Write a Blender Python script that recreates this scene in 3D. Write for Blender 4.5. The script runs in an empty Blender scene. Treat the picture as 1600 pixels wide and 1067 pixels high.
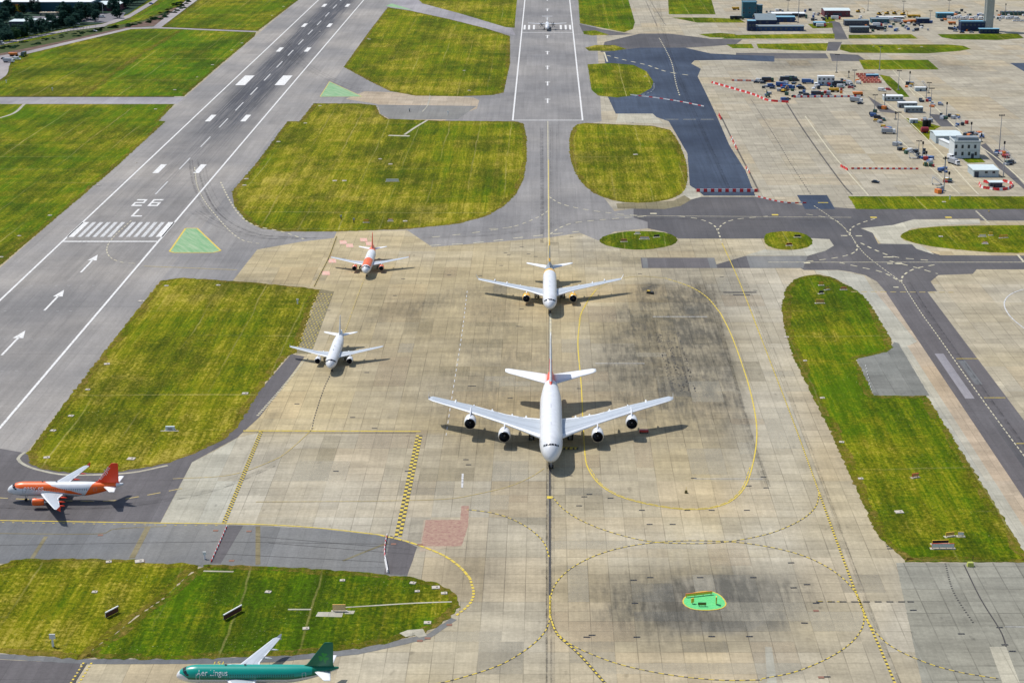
import bpy, bmesh, math, random
import numpy as np
from mathutils import Vector, Matrix, noise as mnoise
from mathutils.geometry import tessellate_polygon
random.seed(7)
C = bpy.context.scene.collection
SC = bpy.context.scene
PI = math.pi

# ------------------------------------------------------------------ camera
K = 209.0            # camera height / cos(pitch)
A = 605800.0         # depth constant of the ground plane
SINP = 868.5 * K / A
PITCH = math.asin(SINP)
FPX = A / K * math.cos(PITCH)
H = K * math.cos(PITCH)
YOFF = H * math.tan(PITCH)
cam_d = bpy.data.cameras.new('camera')
cam = bpy.data.objects.new('camera', cam_d); C.objects.link(cam)
cam_d.sensor_width = 36.0
cam_d.lens = 36.0 * FPX / 1600.0
cam_d.shift_x = -54.0 / 1600.0
cam_d.clip_start = 1.0; cam_d.clip_end = 20000.0
cam.location = (0, 0, H)
cam.rotation_euler = (PI / 2 - PITCH, 0, 0)
SC.camera = cam
# ------------------------------------------------------------------ light
SUNV = Vector((0.5, -0.38, -1.0)).normalized()      # the way the sunlight travels
w = bpy.data.worlds.new('World'); SC.world = w; w.use_nodes = True
nt = w.node_tree; nt.nodes.clear()
sky = nt.nodes.new('ShaderNodeTexSky'); sky.sky_type = 'NISHITA'; sky.sun_disc = False
sky.sun_elevation = math.asin(-SUNV.z); sky.sun_rotation = math.atan2(-SUNV.x, -SUNV.y)
bg = nt.nodes.new('ShaderNodeBackground'); bg.inputs[1].default_value = 0.13
wo = nt.nodes.new('ShaderNodeOutputWorld')
nt.links.new(sky.outputs[0], bg.inputs[0]); nt.links.new(bg.outputs[0], wo.inputs[0])
sl = bpy.data.lights.new('sun', 'SUN'); sl.energy = 4.1; sl.angle = math.radians(0.5); sl.color = (1.0, 0.96, 0.90)
so = bpy.data.objects.new('sun', sl); C.objects.link(so)
so.rotation_euler = SUNV.to_track_quat('-Z', 'Y').to_euler()
SC.view_settings.view_transform = 'Standard'
try: SC.view_settings.look = 'None'
except Exception: pass
SC.view_settings.exposure = 0.0; SC.view_settings.gamma = 1.0

# ------------------------------------------------------------------ helpers
def G(x, y, z=0.0):
    """photo pixel -> world point on the plane at height z"""
    v = y + 335.0
    s = (H - z) / H
    return Vector(((x - 854.0) * K / v * s, (A / v - YOFF) * s, z))
def mpx(y): return K / (y + 335.0)          # metres per pixel across at row y

def link(o, parent=None):
    C.objects.link(o)
    if parent is not None: o.parent = parent
    return o
def tag(o, label=None, cat=None, group=None, kind=None):
    if label: o['label'] = label
    if cat: o['category'] = cat
    if group: o['group'] = group
    if kind: o['kind'] = kind
    return o
def empty(name, loc, rz=0.0, label=None, cat=None, group=None):
    o = bpy.data.objects.new(name, None); o.empty_display_size = 0.5
    o.location = loc; o.rotation_euler = (0, 0, rz); link(o)
    return tag(o, label, cat, group)
def children(o): return [c for c in bpy.data.objects if c.parent == o]
def copy_tree(o, parent=None, kids=None):
    c = o.copy(); C.objects.link(c)
    if parent is not None: c.parent = parent
    for ch in KIDS.get(o.name, []):
        copy_tree(ch, c)
    return c
KIDS = {}
class MB:
    def __init__(s): s.v = []; s.f = []; s.m = []; s.mi = 0
    def quad(s, a, b, c, d):
        n = len(s.v); s.v += [tuple(a), tuple(b), tuple(c), tuple(d)]; s.f.append((n, n+1, n+2, n+3)); s.m.append(s.mi)
    def box(s, x0, x1, y0, y1, z0, z1, M=None):
        n = len(s.v)
        p = [(x0,y0,z0),(x1,y0,z0),(x1,y1,z0),(x0,y1,z0),(x0,y0,z1),(x1,y0,z1),(x1,y1,z1),(x0,y1,z1)]
        if M is not None: p = [tuple(M @ Vector(q)) for q in p]
        s.v += p
        for f in ((0,3,2,1),(4,5,6,7),(0,1,5,4),(1,2,6,5),(2,3,7,6),(3,0,4,7)):
            s.f.append(tuple(n+i for i in f)); s.m.append(s.mi)
    def wedge(s, x0, x1, y0, y1, z0, z1, inx0=0, inx1=0, iny0=0, iny1=0):
        n = len(s.v)
        s.v += [(x0,y0,z0),(x1,y0,z0),(x1,y1,z0),(x0,y1,z0),(x0+inx0,y0+iny0,z1),(x1-inx1,y0+iny0,z1),(x1-inx1,y1-iny1,z1),(x0+inx0,y1-iny1,z1)]
        for f in ((0,3,2,1),(4,5,6,7),(0,1,5,4),(1,2,6,5),(2,3,7,6),(3,0,4,7)):
            s.f.append(tuple(n+i for i in f)); s.m.append(s.mi)
    def tube(s, p0, p1, r0, r1=None, n=8, cap=True):
        r1 = r0 if r1 is None else r1
        p0 = Vector(p0); p1 = Vector(p1); d = (p1-p0).normalized()
        u = d.orthogonal().normalized(); w_ = d.cross(u)
        b = len(s.v)
        for p, r in ((p0, r0), (p1, r1)):
            for i in range(n):
                a = 2*PI*i/n; s.v.append(tuple(p + u*(r*math.cos(a)) + w_*(r*math.sin(a))))
        for i in range(n):
            j = (i+1) % n; s.f.append((b+i, b+j, b+n+j, b+n+i)); s.m.append(s.mi)
        if cap:
            s.f.append(tuple(b+n-1-i for i in range(n))); s.m.append(s.mi)
            s.f.append(tuple(b+n+i for i in range(n))); s.m.append(s.mi)
    def loft(s, rings, closed=True, cap=True, mat=None):
        b = len(s.v); n = len(rings[0])
        for r in rings: s.v += [tuple(p) for p in r]
        for k in range(len(rings)-1):
            for i in range(n if closed else n-1):
                j = (i+1) % n
                s.f.append((b+k*n+i, b+k*n+j, b+(k+1)*n+j, b+(k+1)*n+i)); s.m.append(mat(k, i) if mat else s.mi)
        if cap:
            s.f.append(tuple(b+n-1-i for i in range(n))); s.m.append(mat(0, 0) if mat else s.mi)
            s.f.append(tuple(b+(len(rings)-1)*n+i for i in range(n))); s.m.append(mat(len(rings)-2, 0) if mat else s.mi)
    def build(s, name, mats, parent=None, smooth=False, fix=True):
        me = bpy.data.meshes.new(name); me.from_pydata(s.v, [], s.f)
        for m in (mats if isinstance(mats, (list, tuple)) else [mats]): me.materials.append(m)
        me.polygons.foreach_set('material_index', s.m)
        if fix:
            bm = bmesh.new(); bm.from_mesh(me); bmesh.ops.recalc_face_normals(bm, faces=bm.faces); bm.to_mesh(me); bm.free()
        if smooth: me.polygons.foreach_set('use_smooth', [True]*len(me.polygons))
        me.update()
        o = bpy.data.objects.new(name, me); link(o, parent)
        if parent is not None: KIDS.setdefault(parent.name, []).append(o)
        return o

# ------------------------------------------------------------------ materials
class NT:
    def __init__(s, name):
        s.m = bpy.data.materials.new(name); s.m.use_nodes = True; s.t = s.m.node_tree
        s.b = s.t.nodes['Principled BSDF']; s.p = None
    def val(s, sock, v):
        if isinstance(v, (int, float)): sock.default_value = v
        elif isinstance(v, (tuple, list)): sock.default_value = tuple(v) + ((1.0,) if len(v) == 3 and sock.type == 'RGBA' else ())
        else: s.t.links.new(v, sock)
    def op(s, o, a, b=0.0, c=0.0, clamp=False):
        n = s.t.nodes.new('ShaderNodeMath'); n.operation = o; n.use_clamp = clamp
        s.val(n.inputs[0], a); s.val(n.inputs[1], b); s.val(n.inputs[2], c); return n.outputs[0]
    def add(s, a, b): return s.op('ADD', a, b)
    def mul(s, a, b): return s.op('MULTIPLY', a, b)
    def xyz(s):
        if s.p is None:
            g = s.t.nodes.new('ShaderNodeNewGeometry'); q = s.t.nodes.new('ShaderNodeSeparateXYZ')
            s.t.links.new(g.outputs['Position'], q.inputs[0]); s.p = (q.outputs[0], q.outputs[1], q.outputs[2]); s.pos = g.outputs['Position']
        return s.p
    def vec(s, x, y, z=0.0):
        n = s.t.nodes.new('ShaderNodeCombineXYZ'); s.val(n.inputs[0], x); s.val(n.inputs[1], y); s.val(n.inputs[2], z); return n.outputs[0]
    def noise(s, vec, scale, detail=3.0, rough=0.55):
        n = s.t.nodes.new('ShaderNodeTexNoise'); s.t.links.new(vec, n.inputs['Vector'])
        n.inputs['Scale'].default_value = scale; n.inputs['Detail'].default_value = detail; n.inputs['Roughness'].default_value = rough
        return n.outputs[0]
    def white(s, vec):
        n = s.t.nodes.new('ShaderNodeTexWhiteNoise'); n.noise_dimensions = '3D'; s.t.links.new(vec, n.inputs['Vector']); return n.outputs[0]
    def ramp(s, v, lo, hi, a=0.0, b=1.0, smooth=False):
        n = s.t.nodes.new('ShaderNodeMapRange'); n.clamp = True
        if smooth: n.interpolation_type = 'SMOOTHSTEP'
        s.val(n.inputs[0], v)
        for i, q in enumerate((lo, hi, a, b)): n.inputs[i+1].default_value = q
        return n.outputs[0]
    def mix(s, f, a, b, mode='MIX'):
        n = s.t.nodes.new('ShaderNodeMix'); n.data_type = 'RGBA'; n.blend_type = mode
        s.val(n.inputs[0], f); s.val(n.inputs[6], a); s.val(n.inputs[7], b); return n.outputs[2]
    def scale(s, col, f):
        n = s.t.nodes.new('ShaderNodeVectorMath'); n.operation = 'SCALE'; s.val(n.inputs[0], col) if not isinstance(col, tuple) else setattr(n.inputs[0], 'default_value', col)
        s.val(n.inputs['Scale'], f); return n.outputs[0]
    def bump(s, h, strength, dist=0.05):
        n = s.t.nodes.new('ShaderNodeBump'); n.inputs['Strength'].default_value = strength; n.inputs['Distance'].default_value = dist
        s.t.links.new(h, n.inputs['Height']); s.t.links.new(n.outputs[0], s.b.inputs['Normal'])
    def done(s, col, rough=0.85, spec=0.2, metal=0.0):
        s.val(s.b.inputs['Base Color'], col); s.val(s.b.inputs['Roughness'], rough)
        s.b.inputs['Specular IOR Level'].default_value = spec; s.b.inputs['Metallic'].default_value = metal
        return s.m

def srgb(r, g, b):
    f = lambda c: (c/255/12.92) if c/255 <= 0.04045 else ((c/255+0.055)/1.055)**2.4
    return (f(r), f(g), f(b))

def plain(name, col, rough=0.5, var=0.08, scale=1.5, spec=0.4, metal=0.0):
    n = NT(name); x, y, z = n.xyz()
    a = n.noise(n.pos, scale, 4); f = n.ramp(a, 0.3, 0.7, 1-var, 1+var)
    return n.done(n.scale(tuple(col), f), rough, spec, metal)
_mc = {}
def paint(r, g, b, rough=0.5):
    k = (r, g, b, rough)
    if k not in _mc: _mc[k] = plain('paint_%d_%d_%d' % (r*100, g*100, b*100), (r, g, b), rough, 0.08, 2.0)
    return _mc[k]

CK = 0.72
def concrete_mat(name, beige, grey, cellx=5.5, celly=5.5, jw=0.09, joint=0.62, attr=False, tonebias=0.0, pink=0.3):
    beige = tuple(c*CK for c in beige); grey = tuple(c*CK for c in grey)
    n = NT(name); x, y, z = n.xyz()
    fx = n.op('FLOOR', n.mul(x, 1/cellx)); fy = n.op('FLOOR', n.mul(y, 1/celly))
    cell = n.white(n.vec(fx, fy, 3.0))
    bx = n.op('FLOOR', n.mul(x, 1/(cellx*3))); by = n.op('FLOOR', n.mul(y, 1/(celly*5)))
    blk = n.white(n.vec(bx, by, 9.0))
    strip = n.white(n.vec(bx, 5.0, 2.0))
    big = n.noise(n.pos, 0.008, 3)
    tone = n.add(n.mul(blk, 0.35), n.add(n.mul(strip, 0.30), n.ramp(big, 0.35, 0.65, -0.15, 0.65)))
    if attr:
        at = n.t.nodes.new('ShaderNodeAttribute'); at.attribute_name = 'W'
        sp = n.t.nodes.new('ShaderNodeSeparateColor'); n.t.links.new(at.outputs['Color'], sp.inputs[0])
        tone = n.add(tone, sp.outputs[1])
    tone = n.ramp(n.add(tone, tonebias), 0.1, 1.1)
    col = n.mix(tone, beige, grey)
    pk = n.ramp(n.white(n.vec(bx, by, 21.0)), 0.70, 0.95)
    col = n.mix(n.mul(pk, pink), col, tuple(a*b for a, b in zip(beige, (1.04, 0.94, 0.86))))
    fac = n.ramp(cell, 0, 1, 0.90, 1.08)
    fac = n.mul(fac, n.ramp(blk, 0, 1, 0.90, 1.07))
    fine = n.noise(n.pos, 0.9, 8, 0.8); fac = n.mul(fac, n.ramp(fine, 0.34, 0.66, 0.86, 1.14))
    mid = n.noise(n.vec(n.mul(x, 0.35), y), 0.12, 5, 0.65); fac = n.mul(fac, n.ramp(mid, 0.36, 0.64, 0.84, 1.10))
    sty = n.noise(n.vec(x, n.mul(y, 0.06)), 0.9, 4, 0.7); fac = n.mul(fac, n.ramp(sty, 0.36, 0.68, 1.05, 0.90))
    stx = n.noise(n.vec(n.mul(x, 0.05), y), 0.8, 4, 0.7); fac = n.mul(fac, n.ramp(stx, 0.3, 0.75, 0.95, 1.04))
    # small spots of oil and rubber
    sp2 = n.noise(n.vec(x, n.mul(y, 0.5)), 0.35, 2, 0.4); fac = n.mul(fac, n.ramp(sp2, 0.70, 0.80, 1.0, 0.72))
    # joints, patchily sealed
    dx = n.op('PINGPONG', x, cellx/2); dy = n.op('PINGPONG', y, celly/2)
    seal = n.noise(n.pos, 0.05, 3)
    jx = n.mul(n.ramp(dx, jw, jw*1.6, 1, 0), n.ramp(seal, 0.35, 0.62, 0.15, 1.0))
    jy = n.mul(n.ramp(dy, jw*1.5, jw*2.3, 1, 0), n.ramp(seal, 0.38, 0.65, 0.1, 0.9))
    j = n.op('MAXIMUM', jx, jy); fac = n.mul(fac, n.op('SUBTRACT', 1.0, n.mul(j, 1-joint)))
    if attr:
        wn = n.noise(n.vec(x, n.mul(y, 0.6)), 0.10, 6, 0.72)
        wst = n.noise(n.vec(x, n.mul(y, 0.12)), 0.7, 3, 0.6)
        wmix = n.mul(sp.outputs[0], n.add(n.ramp(wn, 0.3, 0.65, 0.45, 1.15), n.ramp(wst, 0.35, 0.7, -0.2, 0.35)))
        wb = n.mul(wmix, n.ramp(cell, 0, 1, 0.8, 1.1))
        col = n.mix(n.op('MINIMUM', n.mul(wb, 1.22), 0.92), col, (0.095, 0.087, 0.068))
        col = n.mix(n.mul(sp.outputs[2], n.ramp(wn, 0.3, 0.6, 0.5, 1.0)), col, (0.52, 0.48, 0.38))
    return n.done(n.scale(col, fac), 0.9, 0.15)

AK = 0.71
def asphalt_mat(name, base, warm=None, rubber=False, blocks=0.06, streak=0.08, crack=True):
    base = tuple(c*AK for c in base); warm = tuple(c*AK for c in warm) if warm else None
    n = NT(name); x, y, z = n.xyz()
    big = n.noise(n.pos, 0.012, 4); fac = n.ramp(big, 0.35, 0.65, 0.86, 1.12)
    blot = n.noise(n.vec(x, n.mul(y, 0.5)), 0.07, 6, 0.7); fac = n.mul(fac, n.ramp(blot, 0.36, 0.66, 0.90, 1.08))
    st = n.noise(n.vec(x, n.mul(y, 0.03)), 0.45, 5, 0.65); fac = n.mul(fac, n.ramp(st, 0.35, 0.65, 1-streak, 1+streak))
    sx = n.noise(n.vec(n.mul(x, 0.04), y), 0.3, 4, 0.6); fac = n.mul(fac, n.ramp(sx, 0.3, 0.7, 1-streak*0.6, 1+streak*0.6))
    fine = n.noise(n.pos, 1.0, 8, 0.8); fac = n.mul(fac, n.ramp(fine, 0.34, 0.66, 0.86, 1.14))
    bl = n.white(n.vec(n.op('FLOOR', n.mul(x, 1/7.5)), n.op('FLOOR', n.mul(y, 1/60.0)), 4.0)); fac = n.mul(fac, n.ramp(bl, 0, 1, 1-blocks, 1+blocks))
    if crack:
        d = n.op('PINGPONG', n.add(x, n.mul(n.noise(n.pos, 0.2, 2), 0.25)), 3.75/1.0)
        fac = n.mul(fac, n.ramp(d, 0.05, 0.12, 0.86, 1.0))
        d2 = n.op('PINGPONG', n.add(y, n.mul(n.noise(n.pos, 0.15, 2), 1.2)), 31.0)
        fac = n.mul(fac, n.ramp(d2, 0.12, 0.3, 0.84, 1.0))
    col = n.mix(n.ramp(big, 0.35, 0.65), base, warm or tuple(c*1.0 for c in base))
    if rubber:
        XC = -199.9
        dx = n.op('ABSOLUTE', n.op('SUBTRACT', x, XC))
        fac = n.mul(fac, n.ramp(dx, 20.0, 24.0, 0.90, 1.0))
        lane = n.ramp(dx, 6.0, 19.5, 1.0, 0.0, True)
        wide = n.ramp(dx, 5.0, 21.0, 1.0, 0.0, True)
        along = n.op('MULTIPLY', n.ramp(y, 930, 1230, 0.0, 1.0, True), n.ramp(y, 1750, 2300, 1.0, 0.35, True))
        s2 = n.noise(n.vec(x, n.mul(y, 0.012)), 1.1, 5, 0.7); s3 = n.noise(n.vec(x, n.mul(y, 0.006)), 3.0, 3, 0.7)
        m = n.mul(n.mul(along, lane), n.ramp(s2, 0.33, 0.62, 0.30, 1.05))
        m = n.add(m, n.mul(n.mul(wide, n.ramp(y, 800, 980, 0.3, 0.9)), n.mul(n.ramp(s2, 0.45, 0.62, 0, 0.55), n.ramp(s3, 0.4, 0.65, 0.2, 1.0))))
        col = n.mix(n.op('MINIMUM', m, 0.85), col, (0.045, 0.050, 0.066))
    return n.done(n.scale(col, fac), 0.88, 0.2)

def grass_mat(name):
    n = NT(name); x, y, z = n.xyz()
    oi = n.t.nodes.new('ShaderNodeObjectInfo'); sp = n.t.nodes.new('ShaderNodeSeparateColor'); n.t.links.new(oi.outputs['Color'], sp.inputs[0])
    dry, lush, _b = sp.outputs[0], sp.outputs[1], sp.outputs[2]
    big = n.noise(n.pos, 0.011, 5, 0.65); med = n.noise(n.pos, 0.06, 6, 0.7)
    fine = n.noise(n.pos, 0.75, 7, 0.8); tiny = n.noise(n.pos, 2.6, 4, 0.8)
    row = n.noise(n.vec(n.add(x, n.mul(med, 2.0)), n.mul(y, 0.015)), 0.32, 4, 0.6)
    streak = n.noise(n.vec(n.add(x, n.mul(med, 1.2)), n.mul(y, 0.06), 11.0), 1.1, 4, 0.65)
    row2 = n.noise(n.vec(n.mul(x, 0.03), y), 0.30, 4, 0.6)
    patch = n.noise(n.vec(x, n.mul(y, 0.45), 7.0), 0.028, 6, 0.75)
    d = n.add(n.add(n.mul(n.ramp(big, .36, .64), .45), n.mul(n.ramp(med, .32, .68), .38)), n.add(n.mul(n.ramp(row, .35, .65), .22), n.mul(n.ramp(row2, .35, .65), .12)))   # mean about .53
    d = n.add(n.op('SUBTRACT', d, 0.53), dry)
    d = n.add(d, n.mul(n.op('SUBTRACT', n.ramp(streak, .35, .65), .5), .22))
    f1 = n.ramp(n.add(d, n.mul(n.op('SUBTRACT', n.ramp(fine, .35, .65), .5), .35)), 0.0, 0.62)
    green = n.mix(lush, (0.085, 0.125, 0.002), (0.058, 0.145, 0.002))
    col = n.mix(f1, green, (0.245, 0.215, 0.008))
    tan = n.ramp(n.add(d, n.mul(n.op('SUBTRACT', n.ramp(fine, .36, .66), 0.5), 0.55)), 0.40, 0.80)
    col = n.mix(n.mul(tan, 0.50), col, (0.44, 0.35, 0.09))
    dk = n.ramp(n.add(patch, n.mul(n.op('SUBTRACT', fine, 0.5), 0.5)), 0.40, 0.56, 1.0, 0.0)
    col = n.mix(n.mul(dk, 0.68), col, (0.030, 0.050, 0.003))
    tr = n.op('PINGPONG', n.add(x, n.mul(big, 6.0)), 9.5)
    trm = n.mul(n.ramp(tr, 0.15, 0.4, 1, 0), n.ramp(n.noise(n.vec(x, n.mul(y, 0.12), 3.0), 0.05, 5, .7), 0.46, 0.62, 0, 0.6))
    col = n.mix(trm, col, (0.36, 0.31, 0.11))
    fac = n.mul(n.ramp(fine, 0.34, 0.66, 0.76, 1.24), n.ramp(tiny, 0.36, 0.64, 0.78, 1.22))
    fac = n.mul(fac, n.ramp(streak, .35, .65, .84, 1.16))
    bw = n.op('PINGPONG', n.add(x, n.mul(med, 1.5)), 4.2); fac = n.mul(fac, n.ramp(bw, 1.6, 2.6, 0.92, 1.08, True))
    ty = n.op('PINGPONG', n.add(y, n.mul(big, 9.0)), 17.0)
    tym = n.mul(n.ramp(ty, 0.25, 0.7, 1, 0), n.ramp(n.noise(n.vec(n.mul(x, 0.12), y, 5.0), 0.05, 5, .7), 0.50, 0.64, 0, 0.45)); col = n.mix(tym, col, (0.36, 0.31, 0.11))
    col = n.scale(col, fac)
    spk = n.ramp(n.noise(n.pos, 1.7, 2, 0.5), 0.68, 0.76); col = n.mix(n.mul(spk, n.ramp(n.noise(n.pos, .05, 3), .45, .6, .1, .8)), col, (0.55, 0.52, 0.26))
    n.bump(n.add(fine, n.mul(tiny, 0.5)), 0.9, 0.4)
    return n.done(col, 0.95, 0.05)

M = {}
M['apron'] = concrete_mat('apron_concrete', srgb(208, 190, 148), srgb(190, 181, 160), attr=True)
M['conc_pale'] = concrete_mat('pale_concrete', srgb(206, 199, 176), srgb(190, 188, 174), 5.5, 11.0, 0.08, 0.75)
M['conc_grey'] = concrete_mat('grey_concrete', srgb(174, 170, 152), srgb(144, 143, 132), 6.0, 7.0, 0.12, 0.6, pink=0.0)
M['conc_bay'] = concrete_mat('bay_concrete', srgb(146, 146, 138), srgb(132, 134, 128), 6.0, 7.0, 0.1, 0.7, pink=0.0)
M['conc_olive'] = concrete_mat('mossy_concrete', srgb(158, 146, 112), srgb(140, 134, 108), 5.5, 5.5, 0.1, 0.6, pink=0.0)
M['conc_far'] = concrete_mat('stand_concrete', srgb(190, 182, 160), srgb(174, 172, 162), 7.5, 15.0, 0.14, 0.75, pink=0.3)
M['conc_warm'] = concrete_mat('warm_concrete', srgb(206, 184, 152), srgb(196, 182, 162), 5.5, 11, 0.1, 0.75)
M['runway'] = asphalt_mat('runway_asphalt', srgb(160, 157, 154), srgb(168, 162, 154), rubber=True)
M['asph'] = asphalt_mat('taxiway_asphalt', srgb(150, 148, 147), srgb(156, 152, 147))
M['asph_dark'] = asphalt_mat('dark_asphalt', srgb(100, 99, 102), srgb(110, 106, 105))
M['asph_blue'] = asphalt_mat('new_asphalt', srgb(60, 72, 92), srgb(74, 86, 104), crack=False, streak=.12)
M['asph_mauve'] = asphalt_mat('worn_asphalt', srgb(118, 113, 113), srgb(108, 105, 106))
M['asph_slate'] = asphalt_mat('slate_asphalt', srgb(128, 130, 132), srgb(140, 138, 132))
M['asph_pale'] = asphalt_mat('pale_asphalt', srgb(168, 164, 168), srgb(174, 170, 170))
M['grass'] = grass_mat('mown_grass')
def wornpaint(name, col, lo=0.38, hi=0.5, under=(0.25,0.24,0.24), mn=0.0):
    n = NT(name); n.xyz(); a = n.noise(n.pos, 0.9, 5, 0.7)
    return n.done(n.mix(n.ramp(a, lo, hi, 1.0-mn, 0.0), col, under), 0.7, 0.3) if False else n.done(n.mix(n.ramp(a, lo-0.10, hi-0.06, 0.85, 0.06), col, under), 0.7, 0.3)
M['white'] = wornpaint('white_paint', (0.74, 0.73, 0.70), 0.44, 0.58, (0.34, 0.33, 0.31))
M['whiteworn'] = wornpaint('worn_white_paint', (0.62, 0.62, 0.60), 0.45, 0.62)
M['cream'] = wornpaint('cream_paint', (0.62, 0.56, 0.36), 0.45, 0.62)
M['yellow'] = wornpaint('yellow_paint', (0.66, 0.49, 0.04), 0.45, 0.60, (0.40, 0.33, 0.15))
M['oldyellow'] = wornpaint('faded_yellow_paint', (0.50, 0.37, 0.09), 0.48, 0.66, (0.36, 0.31, 0.2))
M['black'] = wornpaint('black_paint', (0.045, 0.042, 0.04), 0.4, 0.55, (0.12, 0.11, 0.1))
M['red'] = wornpaint('red_paint', (0.55, 0.05, 0.04), 0.4, 0.6, (0.5, 0.3, 0.25))
M['pinkred'] = wornpaint('faded_red_paint', (0.72, 0.26, 0.20), 0.56, 0.68, (0.60, 0.48, 0.38))
n_ = NT('tyre_marks'); n_.xyz(); a_ = n_.noise(n_.pos, 0.25, 5, .75); n_.done((0.03, 0.03, 0.033), 0.9, 0.1)
n_.t.links.new(n_.ramp(a_, 0.38, 0.66, 0.0, 0.19), n_.b.inputs['Alpha']); M['rubber'] = n_.m
n_ = NT('dried_verge'); n_.xyz(); a_ = n_.noise(n_.pos, 0.5, 7, .8); b_ = n_.noise(n_.pos, 0.09, 5, .7)
n_.done(n_.scale(n_.mix(n_.ramp(b_, .38, .62), (0.11, 0.10, 0.008), (0.24, 0.17, 0.04)), n_.ramp(a_, .34, .66, .55, 1.35)), 0.95, 0.05)
n_.t.links.new(n_.ramp(n_.add(a_, n_.mul(b_, .5)), 0.66, 0.90, 0.0, 0.80), n_.b.inputs['Alpha']); M['verge'] = n_.m
M['green'] = None
n_ = NT('green_paint'); n_.xyz(); a_ = n_.noise(n_.vec(n_.add(n_.p[0], n_.mul(n_.p[1], 0.6)), n_.mul(n_.p[1], 0.15)), 0.5, 5, 0.7)
M['green'] = n_.done(n_.mix(n_.ramp(a_, 0.3, 0.7), (0.13, 0.32, 0.14), (0.34, 0.44, 0.27)), 0.8, 0.2)
n_ = NT('bright_green_turf'); n_.xyz(); a_ = n_.noise(n_.pos, 1.4, 5, 0.7)
M['greenb'] = n_.done(n_.mix(n_.ramp(a_, 0.3, 0.7), (0.09, 0.50, 0.16), (0.17, 0.62, 0.24)), 0.8, 0.2)

# ------------------------------------------------------------------ ground sheets
def smooth_poly(P, it=2):
    for _ in range(it):
        Q = []
        for i in range(len(P)):
            a, b = P[i], P[(i+1) % len(P)]
            Q.append(a*0.75 + b*0.25); Q.append(a*0.25 + b*0.75)
        P = Q
    return P
def fray(P, step, amp):
    Q = []
    for i in range(len(P)):
        a, b = P[i], P[(i+1) % len(P)]; d = (b-a).length; k = max(1, int(d/step))
        t = (b-a).normalized() if d > 1e-6 else Vector((1, 0, 0)); nrm = Vector((-t.y, t.x, 0))
        for j in range(k):
            p = a.lerp(b, j/k); q = p*0.35
            Q.append(p + nrm*(amp*(mnoise.noise(q)+0.9*mnoise.noise(q*3.1)+0.7*mnoise.noise(q*7.3))))
    return Q
def poly_obj(name, P, mat, z, edge=0.0):
    tris = tessellate_polygon([P])
    V = [(p.x, p.y, z) for p in P]; F = []
    for t in tris:
        a, b, c = (Vector(V[i]) for i in t)
        F.append(t if (b-a).cross(c-a).z > 0 else (t[0], t[2], t[1]))
    n = len(V)
    if edge:
        V += [(p.x, p.y, z-edge) for p in P]
        F += [(i, n+i, n+(i+1) % n, (i+1) % n) for i in range(n)]
    me = bpy.data.meshes.new(name); me.from_pydata(V, [], F); me.materials.append(mat); me.update()
    o = bpy.data.objects.new(name, me); link(o); return o
def sheet(name, px, mat, z, label=None, smooth=0, fr=0.0, kind='structure'):
    P = [G(*p) for p in px]; P = [Vector((p.x, p.y, 0)) for p in P]
    if smooth: P = smooth_poly(P, smooth)
    if fr: P = fray(P, 1.2, fr)
    o = poly_obj(name, P, mat, z)
    return tag(o, label, None, None, kind)
def rect(x0, x1, y0, y1):       # world rectangle as photo pixels is not needed: direct points
    return [Vector((x0, y0, 0)), Vector((x1, y0, 0)), Vector((x1, y1, 0)), Vector((x0, y1, 0))]
def wsheet(name, P, mat, z, label=None):
    return tag(poly_obj(name, P, mat, z), label, None, None, 'structure')

# the land reaching to the horizon
me = bpy.data.meshes.new('ground'); me.from_pydata([(-9000,-600,-0.25),(9000,-600,-0.25),(9000,14000,-0.25),(-9000,14000,-0.25)], [], [(0,1,2,3)])
me.materials.append(M['grass']); gr = bpy.data.objects.new('ground', me); link(gr); gr.color = (0.15, 0.2, 0, 1)
tag(gr, 'grassy land reaching beyond the airfield', None, None, 'structure')

# the apron: one sheet with worn places
X0, X1, Y0, Y1, ST = -250.0, 760.0, 300.0, 2300.0, 3.0
nx = int((X1-X0)/ST)+1; ny = int((Y1-Y0)/ST)+1
gx, gy = np.meshgrid(np.linspace(X0, X1, nx), np.linspace(Y0, Y1, ny))
V = np.stack([gx.ravel(), gy.ravel(), np.zeros(nx*ny)], 1)
idx = np.arange(nx*ny).reshape(ny, nx)
F = np.stack([idx[:-1,:-1].ravel(), idx[:-1,1:].ravel(), idx[1:,1:].ravel(), idx[1:,:-1].ravel()], 1)
wear = np.zeros(nx*ny); tone = np.zeros(nx*ny); pale = np.zeros(nx*ny)
vv = A/(V[:,1]+YOFF); PX = V[:,0]*vv/K+854; PY = vv-335
def blob(arr, x, y, rx, ry, s, p=2.0):
    d = (((PX-x)/rx)**2+((PY-y)/ry)**2)**(p/2); arr += s*np.exp(-d)
def band(arr, pts, wpx, s):
    best = np.full(len(PX), 1e9)
    for (x0, y0), (x1, y1) in zip(pts[:-1], pts[1:]):
        dx, dy = x1-x0, y1-y0; t = np.clip(((PX-x0)*dx+(PY-y0)*dy)/(dx*dx+dy*dy), 0, 1)
        best = np.minimum(best, np.hypot(PX-x0-t*dx, (PY-y0-t*dy)*1.0))
    arr += s*np.exp(-(best/wpx)**2)
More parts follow.
